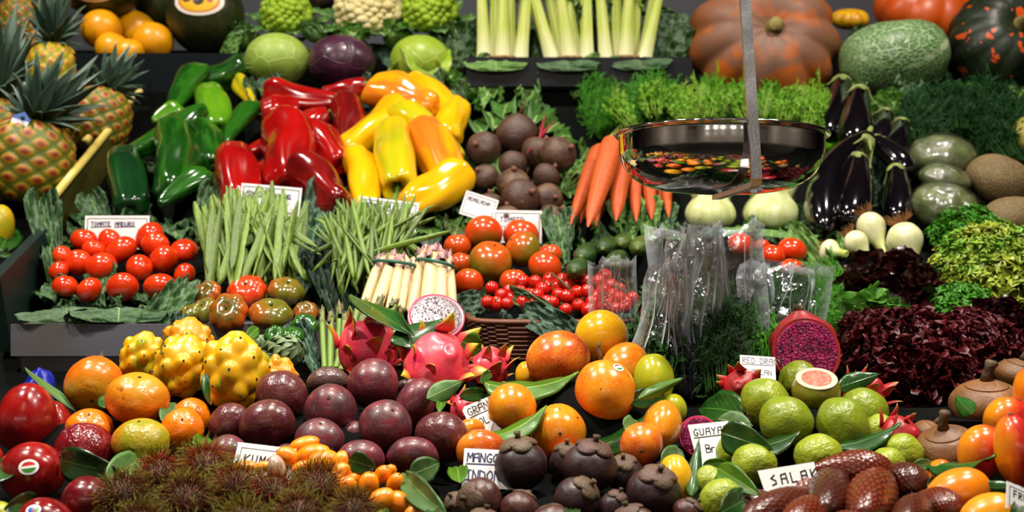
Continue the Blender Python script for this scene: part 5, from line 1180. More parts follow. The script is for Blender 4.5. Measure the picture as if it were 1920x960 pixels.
pep(445, 380, 447, 292, 43, mRP, 'red pepper lowest at the left behind the pepper card', 1, -.03, -.02, 10)
pep(636, 385, 568, 316, 44, mRPd, 'dark red pepper lying low right of the pepper card', 0, -.06, -.05, 60)
pep(498, 372, 498, 310, 26, mRP, 'red pepper squeezed behind the left end of the pepper card', 2, -.0, .0, 0)
Y = 'yellow peppers'
pep(815, 205, 694, 162, 38, mYPo, 'orange blushed yellow pepper on top of the yellow heap, left', 0, .03, .02, 0, Y)
pep(848, 228, 775, 152, 36, mYP, 'yellow pepper on top of the yellow heap, right', 1, .04, .05, 30, Y)
pep(862, 190, 832, 268, 33, mYP, 'yellow orange pepper at the far right of the yellow heap, standing', 0, .0, .04, 60, Y)
pep(644, 290, 755, 210, 46, mYP, 'large lemon yellow pepper at the left of the yellow heap', 0, .0, -.0, 10, Y)
pep(868, 292, 735, 208, 32, mYPg, 'long greenish yellow pepper arching over the right of the yellow heap', 2, -.01, -.02, 190, Y)
pep(742, 236, 740, 362, 40, mYPg, 'upright greenish yellow pepper in the centre with its dark hollow end below', 1, -.05, -.07, 20, Y)
pep(842, 352, 800, 242, 44, mYPo, 'orange yellow pepper right of the upright greenish one', 1, -.03, -.02, 40, Y)
pep(684, 400, 676, 292, 36, mYP, 'yellow pepper at the lower left, beside the red ones', 0, -.03, -.02, 0, Y)
pep(760, 392, 862, 326, 42, mYP, 'yellow pepper lying at the lower right behind the bean card', 0, -.07, -.06, 80, Y)
Gp = 'green peppers'
pep(345, 165, 462, 128, 32, mGP, 'dark green pepper lying across the top of the green heap', 0, .05, .05, 0, Gp)
pep(318, 208, 382, 130, 29, mGP, 'dark green pepper leaning left of the topmost one', 2, .03, .05, 0, Gp)
pep(406, 245, 400, 172, 34, mGPl, 'light yellow green pepper in the upper middle of the green heap', 1, .02, .03, 0, Gp)
pep(420, 265, 482, 198, 22, mGP, 'green pepper at the right edge of the green heap near the red ones', 2, .0, .03, 0, Gp)
pep(476, 195, 448, 146, 18, mYPg, 'yellow green pepper behind the green heap, next to the cabbage', 2, .06, .07, 0, Gp)
pep(232, 296, 384, 208, 32, mGP, 'long green pepper arched over the middle of the green heap', 2, .0, .01, 190, Gp)
pep(318, 362, 336, 248, 47, mGP, 'biggest shiny green pepper in the middle of the green heap', 0, -.05, -.04, 0, Gp)
pep(240, 394, 240, 292, 38, mGPd, 'very dark green pepper standing at the lower left of the green heap', 1, -.04, -.03, 0, Gp)
pep(298, 380, 392, 328, 25, mGP, 'narrow green pepper lying at the bottom of the green heap', 2, -.06, -.05, 0, Gp)
pep(398, 308, 384, 236, 27, mGP, 'green pepper behind the biggest shiny one on its right', 0, .0, .02, 0, Gp)
pep(285, 225, 340, 204, 18, mGPl, 'little light green pepper behind the long arched one', 2, .04, .05, 0, Gp)

# ---- beetroots
mBee = M('beet_skin', '#4c3022', '#3a2219', ns=1.5, rough=.5, rc='#64492e', bump=.5, bs=7, speck=[('#7a5a40', 4, .66, .78)])
mBeeT = M('beet_tail', '#6a4030', rough=.7)
beeg = lambda: lathe([(-1.05, 0), (-1.02, .1), (-.85, .42), (-.5, .82), (0, 1), (.45, .9), (.75, .6), (.88, .3), (.92, .16), (.92, 0)], 32, 28, nz=.05, seed=15)
for x, y, r, rot, lb, dd in [(970, 252, 41, (-160, 10, 0), 'largest beetroot topmost in the heap', -.0), (908, 279, 33, (60, -70, 0), 'beetroot left of the topmost one', .0), (1046, 291, 35, (40, 60, 0), 'beetroot at the upper right of the heap', .0), (1008, 287, 32, (0, 30, 0), 'beetroot below the topmost one on its right', .01), (961, 309, 27, (-40, 0, 0), 'small beetroot in the centre of the heap', -.01),
                             (911, 333, 26, (40, -50, 0), 'beetroot low at the left of the heap', -.0), (1024, 331, 26, (0, 40, 0), 'small beetroot in the middle right of the heap', .0), (963, 347, 33, (30, 0, 0), 'beetroot behind the pale front one', -.0), (976, 372, 37, (50, 60, 0), 'round pale beetroot in the front of the heap', -.04), (1026, 373, 30, (60, 80, 0), 'beetroot with a pointed tail at the front right', -.03),
                             (918, 386, 27, (0, 0, 0), 'beetroot behind the tilted beetroot card', -.0), (950, 410, 27, (0, 0, 0), 'beetroot just behind the white tomato card', .0), (1036, 412, 30, (0, 40, 0), 'beetroot right of the white tomato card', -.03)]:
    thing('beetroot', mesh('bee', beeg), mBee, at_ball(x, y, r, r, rot, 'T', dd), lb, 'beetroot', 'beetroots', [('root_tail', mesh('beetail', lambda: tube([(0, 0, 0), (.05, 0, -.3), (.16, .05, -.7)], [.12, .05, .015], 8)), mBeeT, T(0, 0, -1.0)), ('leaf_stub', mesh('beestub', lambda: stemg(.25, .14, .05)), mBeeT, T(0, 0, .88))])
mBLf = M('beet_leaf', '#3f6a24', '#2f5a1c', ns=3, rough=.45, veins=('#8aa060', 18, .8, .14), transl=.2, rnd=.25)
mBSt = M('beet_stalk', '#8a1430', '#a02a44', rough=.4)
def btl(k): return leafg(W=.62, curl=.9, cup=.25, wave=.09, wf=3, crk=.05, cf=7, shape='ovate', nx=12, nz=16, th=.01, seed=90 + k)
for k, (x1, y1, x2, y2, w, lb) in enumerate([(905, 250, 862, 175, 26, 'beet leaf right beside the yellow peppers'), (930, 240, 905, 150, 30, 'beet leaf standing left above the beetroots'), (945, 220, 950, 140, 28, 'bright beet leaf upright above the largest beetroot'), (990, 220, 1000, 150, 24, 'beet leaf just right of the bright upright one'), (1000, 230, 1040, 150, 26, 'ragged beet leaf highest in the middle of the tops'),
                                             (1020, 250, 1085, 195, 26, 'beet leaf reaching right towards the dark shelf'), (1040, 260, 1100, 240, 22, 'beet leaf drooping right above the beetroots'), (1050, 275, 1085, 275, 20, 'small beet leaf right of the upper right beetroot'), (890, 300, 868, 330, 18, 'beet leaf low between yellow peppers and beetroots'), (880, 220, 850, 245, 20, 'beet leaf lying against the standing yellow pepper'), (960, 225, 925, 190, 20, 'dark beet leaf behind the topmost beetroot'), (1010, 240, 1065, 230, 18, 'pale beet leaf over the red stalks'),
                                             (870, 210, 890, 160, 20, 'beet leaf behind the right end of the yellow heap'), (1060, 330, 1095, 290, 24, 'beet leaf left of the carrots'), (1070, 370, 1060, 320, 22, 'beet leaf low left of the carrots'), (1090, 300, 1130, 235, 22, 'leaf left of the carrot stalks')]):
    L = (P(x1, y1, D('T', y1)) - P(x2, y2, D('T', y2))).length; m = at_rod(x1, y1, x2, y2, w, 'T', .04, .1, rng.uniform(-40, 40)); kk = m.col[0].length
    thing('beet_leaf', mesh('btl%d' % (k % 4), lambda: btl(k % 4)), mBLf, m @ S(3.2, L / kk, 1), lb, 'beet leaf', 'beet tops')
for k, (x1, y1, x2, y2) in enumerate([(1000, 270, 1030, 235), (1010, 262, 1018, 225)]):
    thing('beet_stalk', mesh('btst', lambda: tube([(0, 0, 0), (.5, 0, .5), (0, 0, 1)], [1, .8, .6], 8)), mBSt, at_rod(x1, y1, x2, y2, 4, 'T', -.03, .0), ['red beet stalk right of the largest beetroot, longer one', 'red beet stalk right of the largest beetroot, shorter one'][k], 'beet stalk')

# ---- carrots
mCar = M('carrot_skin', '#bc5222', '#b04818', ns=2, rough=.42, bump=.3, bs=12, stretch=(.6, .6, 14), rnd=.1, speck=[('#a83c10', 5, .68, .74, 1)])
def carg(k): return lathe([(0, 0), (.005, .06), (.05, .2), (.2, .55), (.5, .82), (.8, .98), (.95, 1), (.99, .75), (.985, .3), (.98, 0)], 24, 40, nz=.04, seed=95 + k, fn=lambda a, t, z, r: (r * (1 + .03 * noise.noise(Vector((z * 25, k, 0)))), z, 0))
CA = [(1070, 422, 1124, 284, 19, -.02, 'carrot leftmost in the bunch'), (1102, 426, 1146, 276, 22, -.05, 'long carrot second from the left with its tip showing'), (1088, 420, 1132, 300, 14, .02, 'thin carrot between the two leftmost'), (1117, 425, 1150, 290, 17, -.0, 'carrot behind the long one'), (1155, 415, 1166, 285, 22, -.04, 'thick carrot third from the left, half behind the pan'), (1174, 412, 1182, 290, 12, .02, 'thin shaded carrot under the left rim of the pan'),
      (1193, 416, 1188, 300, 15, -.02, 'short carrot under the pan, left of the middle'), (1222, 412, 1212, 300, 18, -.02, 'carrot under the pan, thick and straight'), (1240, 408, 1230, 300, 11, .02, 'thin carrot under the pan beside the thick straight one'), (1254, 408, 1245, 300, 13, -.0, 'rightmost carrot beside the fennel')]
for k, (x1, y1, x2, y2, w, dd, lb) in enumerate(CA):
    thing('carrot', mesh('car%d' % (k % 2), lambda: carg(k % 2)), mCar, at_rod(x1, y1, x2, y2, w, 'T', dd - .03, dd, k * 50), lb, 'carrot', 'carrots', [('leaf_stub', mesh('carst', lambda: stemg(.6, .2, .1)), M('carrot_stub', '#7a9a3a', rough=.5), T(0, 0, .97) @ S(.7, .7, .1))])
mCSt = M('carrot_stalk', '#8aa040', '#a0b050', rough=.5)
for k, (x1, y1, x2, y2, w) in enumerate([(1126, 288, 1195, 222, 5), (1134, 285, 1205, 215, 5), (1146, 280, 1210, 222, 5), (1120, 280, 1190, 210, 4)]):
    thing('carrot_stalk', mesh('cst', lambda: tube([(0, 0, 0), (.6, .3, .5), (0, 0, 1)], [1, .8, .7], 8)), mCSt, at_rod(x1, y1, x2, y2, w, 'T', -.02, .02), ['lowest pale carrot stalk above the leftmost carrot', 'pale carrot stalk above the long carrot', 'pale carrot stalk touching the rim of the pan', 'uppermost pale carrot stalk'][k], 'carrot stalk')
for k, (x1, y1, x2, y2, w, lb) in enumerate([(1190, 262, 1225, 158, 46, 'feathery carrot tops left above the pan'), (1140, 250, 1125, 172, 44, 'feathery carrot greens below the dark shelf'), (1245, 280, 1252, 180, 46, 'feathery carrot tops above the middle of the pan')]):
    herb(x1, y1, x2, y2, w, 'feather', mHerbL, lb, 'T', .04, .08, k, 64, 'carrot_greens', 'carrot greens', 'carrot greens')

# ---- fennel
mFen = M('fennel_skin', '#c8cc98', '#b4bc78', ns=1.4, rough=.35, stretch=(3, 3, .5), coat=.1, grad=('#8aa848', 'Z', .5, 1.3))
feng = lambda: lathe([(-.75, 0), (-.74, .4), (-.6, .82), (-.25, 1), (.1, .92), (.45, .66), (.7, .5), (.9, .44), (.92, 0)], 36, 30, lobes=(5, .07, .8))
for x, y, rx, ry, lb in [(1332, 392, 48, 50, 'left fennel bulb under the scale pan'), (1445, 390, 53, 52, 'right fennel bulb under the scale pan')]:
    t = thing('fennel_bulb', mesh('fen', feng), mFen, at_ball(x, y, rx, ry, (10, 0, 0), 'T', -.02), lb, 'fennel', 'fennel bulbs')
    for k in range(3): ob('stalk', mesh('fenst', lambda: tube([(0, 0, 0), (.06, 0, .7), (.12, 0, 1.9)], [.3, .24, .18], 10)), mFen, T((k - 1) * .4, 0, .3) @ R(-8, (k - 1) * 26, 0), t)
thing('fennel_stalk', mesh('cst', None), mGPl, at_rod(1500, 285, 1570, 268, 9, 'T', .05, .07), 'cut pale green stalk poking out right of the pan rim', 'fennel stalk')
for k, (x1, y1, x2, y2, w, lb) in enumerate([(1290, 300, 1290, 198, 54, 'fennel fronds above the pan, left'), (1352, 300, 1346, 178, 44, 'fennel fronds above the pan, middle'), (1446, 300, 1460, 202, 52, 'fennel fronds right of the hanger bar'), (1506, 290, 1522, 176, 38, 'fennel fronds at the right above the pan rim'), (1398, 300, 1395, 188, 44, 'fennel fronds behind the hanger bar')]):
    herb(x1, y1, x2, y2, w, 'feather', M('fennel_frond', '#5a8c1c', pat=[(0, '#6a9430'), (.5, '#4a8414'), (1, '#6aa422')], rc='#86ac34', rough=.5, transl=.25, spec=.15), lb, 'T', .06, .1, k, 64, 'fennel_fronds', 'fennel fronds', 'fennel greens')
for k, (x1, y1, x2, y2, w, lb) in enumerate([(1300, 225, 1335, 150, 20, 'flat herb leaves in front of the pumpkin, left'), (1440, 215, 1445, 158, 18, 'flat herb leaves right beside the hanger bar'), (1490, 230, 1545, 185, 26, 'dark green leaves between pumpkin and eggplants'), (1270, 190, 1290, 150, 18, 'herb sprig rising left of the pumpkin')]):
    herb(x1, y1, x2, y2, w, 'leafy', mHerbL, lb, 'T', .08, .1, k, 40, 'herb_leaves', 'herbs')

for k, (x1, y1, x2, y2, w, lb) in enumerate([(1185, 235, 1150, 188, 26, 'leafy green sprig above the carrot stalks'), (1225, 215, 1218, 170, 30, 'tall leafy sprig left above the pan'), (1282, 225, 1262, 172, 26, 'leafy sprig above the left part of the pan'), (1330, 222, 1345, 182, 26, 'leafy sprig above the middle of the pan'), (1400, 225, 1385, 176, 26, 'leafy sprig just left of the hanger bar'), (1470, 225, 1480, 176, 28, 'leafy sprig right of the hanger bar above the rim'), (1515, 240, 1530, 196, 26, 'leafy sprig by the right end of the pan rim')]):
    herb(x1, y1, x2, y2, w, 'leafy', M('sprig_light', '#5f921c', pat=[(0, '#a8bc60'), (.3, '#6a9a24'), (1, '#568c18')], rough=.45, transl=.25, spec=.2), lb, 'T', -.1, -.08, k, 30, 'herb_sprig', 'herbs')
for k, (x1, y1, x2, y2, lb) in enumerate([(1168, 225, 1160, 168, 'thin feathery sprig below the right end of the shelf'), (1240, 215, 1236, 156, 'thin feathery sprig rising highest left of the pumpkin'), (1312, 220, 1322, 164, 'thin feathery sprig in front of the lower left of the pumpkin'), (1366, 220, 1358, 172, 'thin feathery sprig in front of the pumpkin beside the bar'), (1430, 220, 1440, 180, 'thin feathery sprig right of the bar'), (1492, 220, 1506, 168, 'thin feathery sprig between pumpkin and upright eggplant')]):
    herb(x1, y1, x2, y2, 15, 'feather', M('frond_pale', '#7aa030', pat=[(0, '#98b060'), (1, '#7aa62c')], rough=.5, transl=.25, spec=.15), lb, 'T', -.03, .0, k, 20, 'herb_sprig', 'herbs')
# ---- eggplants
mEgg = M('eggplant_skin', '#060407', '#0c070b', ns=1.2, rough=.12, coat=.7)
mEggC = M('eggplant_calyx', '#84924a', '#6a7638', rough=.55, bump=.3)
def eggpg(k):
    bend = [.25, 2.0, -.8][k]
    g = lathe([(.0, 0), (.01, .4), (.08, .8), (.25, 1), (.5, .93), (.75, .72), (.92, .55), (1, .4), (1.0, 0)], 36, 34, nz=.02)
    for v in g.v: v.x += bend * 4 * (v.z * (1 - v.z)) * .5
    return g
def ecal():
    g = lathe([(0, .5), (.05, .62), (.25, .52), (.45, .2), (.6, .15), (.9, .15), (.92, 0)], 16, 14)
    for k in range(5): g.add(leafg(W=.8, curl=.35, cup=.3, shape='tri', nx=4, nz=5, th=.06), R(0, 0, 72 * k) @ T(0, -.5, .2) @ R(168, 0, 0) @ S(.75))
    return g
for x1, y1, x2, y2, w, k, d1, d2, roll, lb in [(1545, 265, 1582, 145, 33, 0, .03, .06, 0, 'upright eggplant at the upper left, below the squash gap'), (1600, 275, 1612, 168, 33, 0, .03, .05, 90, 'upright eggplant right of the upper left one'), (1545, 438, 1625, 258, 34, 1, -.04, -.06, 180, 'long curved eggplant at the lower left, bending over the shorter one'),
                                               (1592, 422, 1608, 296, 34, 0, -.03, -.03, 0, 'short plump eggplant under the curved one'), (1706, 330, 1632, 258, 26, 0, -.04, -.07, 0, 'eggplant pointing down right from the calyx in the middle'), (1682, 418, 1680, 312, 29, 0, -.06, -.07, 30, 'eggplant with a pale calyx low at the right'),
                                               (1668, 300, 1692, 228, 26, 0, .03, .05, 0, 'eggplant behind on the right beside the wrapped vegetables'), (1640, 280, 1662, 210, 26, 0, .06, .08, 0, 'eggplant half hidden at the back of the heap')]:
    thing('eggplant', mesh('egp%d' % k, lambda: eggpg(k)), mEgg, at_rod(x1, y1, x2, y2, w, 'T', d1, d2, roll), lb, 'eggplant', 'eggplants', [('calyx', mesh('ecal', ecal), mEggC, T(0, 0, .88) @ S(1.05, 1.05, .24))])

# ---- vegetables in cling film, netted melons
mWrap = M('wrapped_green', '#58603a', '#6e7448', ns=2.2, rough=.12, coat=1, bump=.5, bs=3.5, speck=[('#8a8a7a', 4, .6, .75)])
mFilm2 = film_mat('cling_film', .06, .6, .1)
def wrapg(k): return lathe(ballpts(1, .72), 44, 30, lobes=(9, .12, .6), nz=.07, nf=2.5, seed=k)
for k, (x, y, rx, ry, lb) in enumerate([(1766, 292, 62, 46, 'film wrapped green vegetable on top of its stack'), (1772, 336, 52, 32, 'film wrapped green vegetable in the middle of its stack'), (1772, 392, 64, 54, 'film wrapped green vegetable at the bottom with a small white label')]):
    t = thing('wrapped_artichokes', mesh('wrap%d' % k, lambda: wrapg(k)), mWrap, at_ball(x, y, rx, ry * 1.2, (20, 0, 40 * k), 'T', -.03), lb, 'wrapped vegetable', 'film wrapped vegetables')
    ob('film', mesh('wfilm%d' % k, lambda: lathe(ballpts(1.05, .78), 40, 30, nz=.06, nf=3.4, seed=k + 5)), mFilm2, Matrix.Identity(4), t)
    if k == 2:
        q = ob('label', mesh('wlab', lambda: disc(.26, .2, 4, 2, R=1.12)), mWhiteCard, R(0, 0, -80 + 8) @ R(-6, 45, 0), t); q['label'] = 'small white weight label'
mNet = M('netted_rind', '#64502c', '#584422', ns=2, rough=.6, vorc=('#8a7448', 11, .12), bump=.6, bs=14)
netg = lambda: lathe(ballpts(1, .88, top=.03), 40, 30, nz=.02)
thing('netted_melon', mesh('net', netg), mNet, at_ball(1874, 338, 62, 52, (20, 20, 0), 'T', -.0), 'large brown netted melon at the right edge', 'melon', 'netted melons')
thing('netted_melon', mesh('net', netg), mNet, at_ball(1896, 408, 54, 44, (10, -10, 0), 'T', -.05), 'smaller brown netted melon low above the frisee', 'melon', 'netted melons')
thing('pale_melon', mesh('net', netg), M('pale_melon_rind', '#8a8a3a', '#a89a54', ns=1.5, rough=.4), at_ball(1936, 264, 42, 56, (0, 0, 0), 'T', .05), 'pale green melon cut off by the right edge', 'melon')

# ---- greens around the aubergines
mDill = M('dill_dark', '#1c3a1c', pat=[(0, '#1c3a16'), (.5, '#143414'), (1, '#1f4420')], rough=.5, transl=.1, spec=.1)
for k, (x1, y1, x2, y2, w, lb) in enumerate([(1900, 310, 1800, 200, 50, 'dark dill fanning left of the pale melon'), (1880, 290, 1860, 190, 60, 'dark dill below the dark speckled pumpkin'), (1720, 280, 1740, 200, 52, 'dark dill left behind the wrapped vegetables'), (1800, 260, 1780, 190, 52, 'dark dill behind the top wrapped vegetable')]):
    herb(x1, y1, x2, y2, w, 'feather', mDill, lb, 'T', .05, .1, k, 110, 'dill', 'dill', 'dill bunches')
for k, (x, y, rx, ry, lb) in enumerate([(1660, 205, 60, 40, 'green lettuce leaves below the pale striped gourd, left'), (1740, 200, 56, 36, 'green lettuce leaves below the pale striped gourd, middle'), (1815, 190, 60, 36, 'green lettuce leaves between gourd and dark pumpkin'), (1890, 195, 60, 36, 'green lettuce leaves below the dark pumpkin')]):
    head(x, y, rx, ry, (40, 0, 50 * k), 'hgrn2', lambda: headg(26, 8, lambda k: leafg(W=.8, curl=.9, cup=.1, wave=.14, wf=4, crk=.05, cf=8, shape='round', nx=12, nz=16, th=0, seed=75 + k)), M('lettuce_green', '#3f7a1c', pat=[(0, '#8ab050'), (1, '#3a7418')], rough=.4, transl=.2), lb, 'T', .12)
for k, (x, y, rx, ry, lb) in enumerate([(880, 170, 40, 30, 'green leaves between cabbage and celery shelf'), (850, 150, 30, 20, 'light lettuce leaves right of the yellow peppers'), (500, 370, 0, 0, '')][:2]):
    head(x, y, rx, ry, (40, 0, 50 * k), 'hgrn2', None, M('lettuce_green', ''), lb, 'T', .1)
for k, (x1, y1, x2, y2, w, lb) in enumerate([(170, 420, 150, 365, 40, 'shaded leaf below the gold edged crate'), (400, 300, 430, 262, 26, 'leaf between green and red peppers'), (412, 400, 400, 330, 22, 'curly leaf left of the lowest red pepper'), (690, 245, 690, 165, 12, 'narrow green leaf between red and yellow peppers'), (870, 400, 868, 340, 26, 'leaf right of the lower yellow pepper'), (478, 210, 470, 170, 14, 'leaf between the green pepper and the red heap')]):
    sav(x1, y1, x2, y2, w, lb, k % 3, None, 'T', .04, .08)

# ---- pineapples
def ping():
    def fn(a, t, z, r):
        A = (10 * a + z * 13) / 2; B = (10 * a - z * 13) / 2; e = (abs(sin(A)) * abs(sin(B))) ** .8
        return r * (1 + .07 * e), z, e
    return lathe([(-1.15, 0), (-1.13, .4), (-.95, .72), (-.5, .96), (0, 1), (.5, .94), (.9, .7), (1.05, .4), (1.08, 0)], 96, 84, fn=fn)
mPin = M('pineapple_skin', '#8a7a1c', pat=[(0, '#4a5a14'), (.3, '#6a6a14'), (.5, '#98801c'), (.75, '#a8641c'), (.9, '#8a3c14'), (1, '#4a2010')], rough=.5, bump=.3, bs=12)
mPinY = M('pineapple_skin_yellow', '#a89a1c', pat=[(0, '#7a8a1c'), (.4, '#b8a01c'), (.75, '#d09a1c'), (1, '#a05a18')], rough=.5)
def crowng(n, seed):
    g = G(); r = random.Random(seed)
    for k in range(n):
        t = k / n; a = k * 2.39996; L = lerp(.8, 1.5, t) * r.uniform(.85, 1.15); tilt = lerp(68, 6, t ** .8) + r.uniform(-6, 6)
        g.add(leafg(W=.24, curl=lerp(-1.1, -.2, t) * r.uniform(.5, 1.2), cup=.8, shape='strap', nx=4, nz=10, th=.008, seed=k), R(0, 0, math.degrees(a)) @ T(0, -.1 * (1 - t), t * .25) @ R(tilt, 0, 0) @ S(L))
    return g
mCro = M('pineapple_leaf', '#3c5040', pat=[(0, '#3a4a2a'), (.5, '#40584a'), (1, '#5a7260')], rough=.42, spec=.5, rnd=.2)
def pine(px, py, rx, ry, rot, label, mat=None, crown=1.6, zone='T', dd=0, crot=(0, 0, 0), tagg=False, cw=1):
    t = thing('pineapple', mesh('pin', ping), mat or mPin, at_ball(px, py, rx, ry, rot, zone, dd), label, 'pineapple', 'pineapples')
    if crown: ob('crown', mesh('crown', lambda: crowng(44, 3)), mCro, T(0, 0, .95) @ R(*crot) @ S(crown * cw, crown * cw, crown), t)
    if tagg:
        h = ob('paper_tag', prism([(-.16, -.3), (.16, -.3), (.2, .2), (0, .36), (-.2, .2)], 0, .01).mesh('tag', True), M('tag_paper', '#d8d8e0', grad=[('#d8b010', 'Z', .02, -.02), ('#3a5aa8', 'Z', .1, .14)], rough=.4), T(.0, -.72, .9) @ R(-20, 10, 0), t); h['label'] = 'white and yellow paper tag'
    return t
pine(52, 298, 82, 70, (4, 8, 0), 'biggest pineapple in front at the left', crown=1.3, dd=-.08, crot=(-15, 22, 0), tagg=True, cw=.85)
pine(186, 225, 56, 56, (0, 14, 40), 'shaded pineapple behind the biggest one, against the gold edged crate', crown=1.15, dd=.02, crot=(-10, 20, 0), cw=.9)
pine(-8, 260, 60, 70, (0, -4, 20), 'pineapple cut off by the left edge', crown=1.6, dd=.02, crot=(-5, 14, 0), cw=.8)
pine(100, 135, 46, 50, (0, 0, 0), 'yellow pineapple behind the crowns', mPinY, crown=1.5, dd=.1, cw=.8)
pine(40, 45, 40, 44, (0, 0, 0), 'brown pineapple far back at the upper left', mPin, crown=0, zone='B', dd=.0)

# ---- mango-like yellow fruit in the lower left crate
thing('yellow_pear', mesh('man', None), M('yellow_pear_skin', '#c8a010', '#a89a18', ns=1.4, rough=.35), at_ball(0, 425, 30, 40, (0, 0, 0), 'M', .1), 'yellow fruit in the dark crate at the left edge', 'fruit')
leaf(0, 470, 40, 400, 26, 'dark leaf in the crate at the left edge', 0, mLeaf, 'M', .12, .12)
leaf(0, 480, 40, 462, 10, 'pale leaf strip in the crate at the left edge', 2, mLeafPale, 'M', .06, .08)

# ================================================================== back shelf
mYM = M('yellow_melon_rind', '#e8a004', '#e0940a', ns=1.3, rough=.35, rnd=.06)
for x, y, rx, ry, lb, dd in [(190, 55, 37, 36, 'yellow melon behind the tall pineapple crown', .02), (253, 58, 41, 38, 'yellow melon topmost in the middle of its row', .03), (287, 78, 38, 36, 'yellow melon at the right end of its row', -.03), (212, 92, 34, 30, 'yellow melon low behind the pineapple leaves', -.04), (84, 50, 26, 24, 'small yellow melon left of the tall crown, upper', .02), (82, 78, 28, 26, 'small yellow melon left of the tall crown, lower', -.02), (240, 100, 30, 26, 'yellow melon lowest under the right pair', -.05)]:
    thing('yellow_melon', mesh('yme', lambda: lathe(ballpts(1, 1.0, top=.03), 36, 26, nz=.02)), mYM, at_ball(x, y, rx, ry, (0, rng.uniform(-20, 20), 0), 'B', dd), lb, 'melon', 'yellow melons')
mDM = M('dark_melon_rind', '#1c2408', '#2a2c0a', ns=2, rough=.4, stretch=(4, 4, .5), speck=[('#3a3a14', 6, .6, .75)])
mLab = M('melon_label', '#e8b81c', pat=[(0, '#e0a81c'), (.74, '#e8b81c'), (.8, '#d04a1c'), (.88, '#e8e0d0'), (1, '#f0e8dc')], rough=.35)
for x, y, rx, ry, lb, off in [(386, 30, 72, 70, 'dark green melon with a yellow label, left of the cauliflower', -.02), (190, -28, 74, 58, 'dark green melon with a yellow label above the yellow melons', .02), (300, 0, 46, 60, 'dark melon in the shade between the two labelled ones', .12)]:
    t = thing('dark_melon', mesh('dme', lambda: lathe(ballpts(1, 1.05), 44, 32, nz=.01)), mDM, at_ball(x, y, rx, ry, (0, 0, 0), 'B', off), lb, 'melon', 'dark green melons')
    if off < .1:
        q = ob('label', mesh('mlab', lambda: disc(.62, .44, 28, 8, R=1.03)), mLab, R(-14 if x > 300 else 20, 0, 4), t); q['label'] = 'oval yellow label with red and dark print'
        for nm, cx, cz, sx, sz, m in [('label_print', .0, .0, .15, .17, M('label_dark', '#2a1c14', grad=[('#6aa84a', 'Z', .0, .08)], rough=.4)), ('label_print', .28, .04, .1, .12, M('label_red', '#b82a3a', rough=.4)), ('label_print', -.28, .02, .13, .1, M('label_brown', '#6a2a14', rough=.4))]:
            ob(nm, mesh('mpr%.2f' % cx, lambda: disc(sx, sz, 16, 3, R=1.045)), m, R(-math.degrees(cz), 0, math.degrees(cx)), q)

mRom = M('green_cauliflower', '#94b418', '#86a414', ns=3, rough=.6, rnd=.1)
mCau = M('cauliflower', '#d8cc98', '#ccbc80', ns=3, rough=.65)
mCaL = M('cauliflower_leaf', '#3f6a34', '#5c8438', ns=2, rough=.45, veins=('#a8bc80', 16, .9, .14), transl=.15)
def curdg(seed):
    g = G(); r = random.Random(seed)
    for k in range(120):
        z = lerp(1, -.45, (k + .5) / 120); a = k * 2.39996; d = Vector((sqrt(1 - z * z) * cos(a), sqrt(1 - z * z) * sin(a), z)); q = r.uniform(.13, .22)
        g.add(lathe(ballpts(1, .9), 12, 8, nz=.12, nf=3, seed=k % 5), T(*(d * r.uniform(.8, .9))) @ S(q))
    g.add(lathe(ballpts(.82, .82), 20, 14))
    return g
def cauli(px, py, rx, ry, mat, label, nl, dd=0):
    t = thing('cauliflower', mesh('curd', lambda: curdg(4)), mat, at_ball(px, py, rx, ry, (35, 0, 0), 'B', dd), label, 'cauliflower', 'cauliflowers')
    for k in range(nl):
        ob('leaf', mesh('cleaf', lambda: leafg(W=.7, curl=.9, cup=.2, wave=.08, wf=3, crk=.03, cf=8, shape='ovate', nx=10, nz=14, th=.015, seed=3)), mCaL, R(0, 0, 360 * k / nl + 20) @ T(0, -.75, -.6) @ R(38, 0, 0) @ R(0, 0, 180) @ S(1.15), t)
cauli(537, 28, 48, 44, mRom, 'lime green cauliflower on the left of the white one', 6)
cauli(690, 22, 64, 50, mCau, 'white cauliflower at the top centre', 6)
cauli(806, 22, 52, 48, mRom, 'lime green cauliflower on the right of the white one', 6)
thing('red_cabbage', mesh('cab', lambda: lathe(ballpts(1, .95), 40, 30, nz=.03)), M('red_cabbage_leaf', '#2c1420', '#421c30', ns=1.5, rough=.4, veins=('#6a4058', 7, 1, .05)), at_ball(600, -6, 36, 26, (0, 0, 0), 'B', .06), 'dark red cabbage at the top between two cauliflowers', 'cabbage')
def cabg(seed):
    g = lathe(ballpts(.97, .93), 40, 30, nz=.02)
    for k in range(7):
        a = k * 51 + seed * 20; g.add(leafg(W=1.7, curl=2.1, cup=.55, wave=.03, shape='round', nx=14, nz=18, th=.012, seed=k + seed), R(0, 0, a) @ T(0, -.72, -.85) @ R(24, 0, 0) @ S(1.55, 1.55, 1.5))
    return g
mCabG = M('green_cabbage_leaf', '#94ac48', '#7f9c38', ns=1.3, rough=.45, vorc=('#a2b65a', 1.7, .06))
mCabR = M('red_cabbage_outer', '#2a1222', '#4a2036', ns=1.3, rough=.35, vorc=('#4a2440', 1.7, .06), coat=.1)
mCabY = M('pointed_cabbage_leaf', '#7c9c24', '#94a830', ns=1.3, rough=.4, vorc=('#96ac3c', 1.7, .06))
cabb = lambda: lathe(ballpts(1, .92, bot=.04), 44, 32, nz=.035, nf=1.1, seed=4)
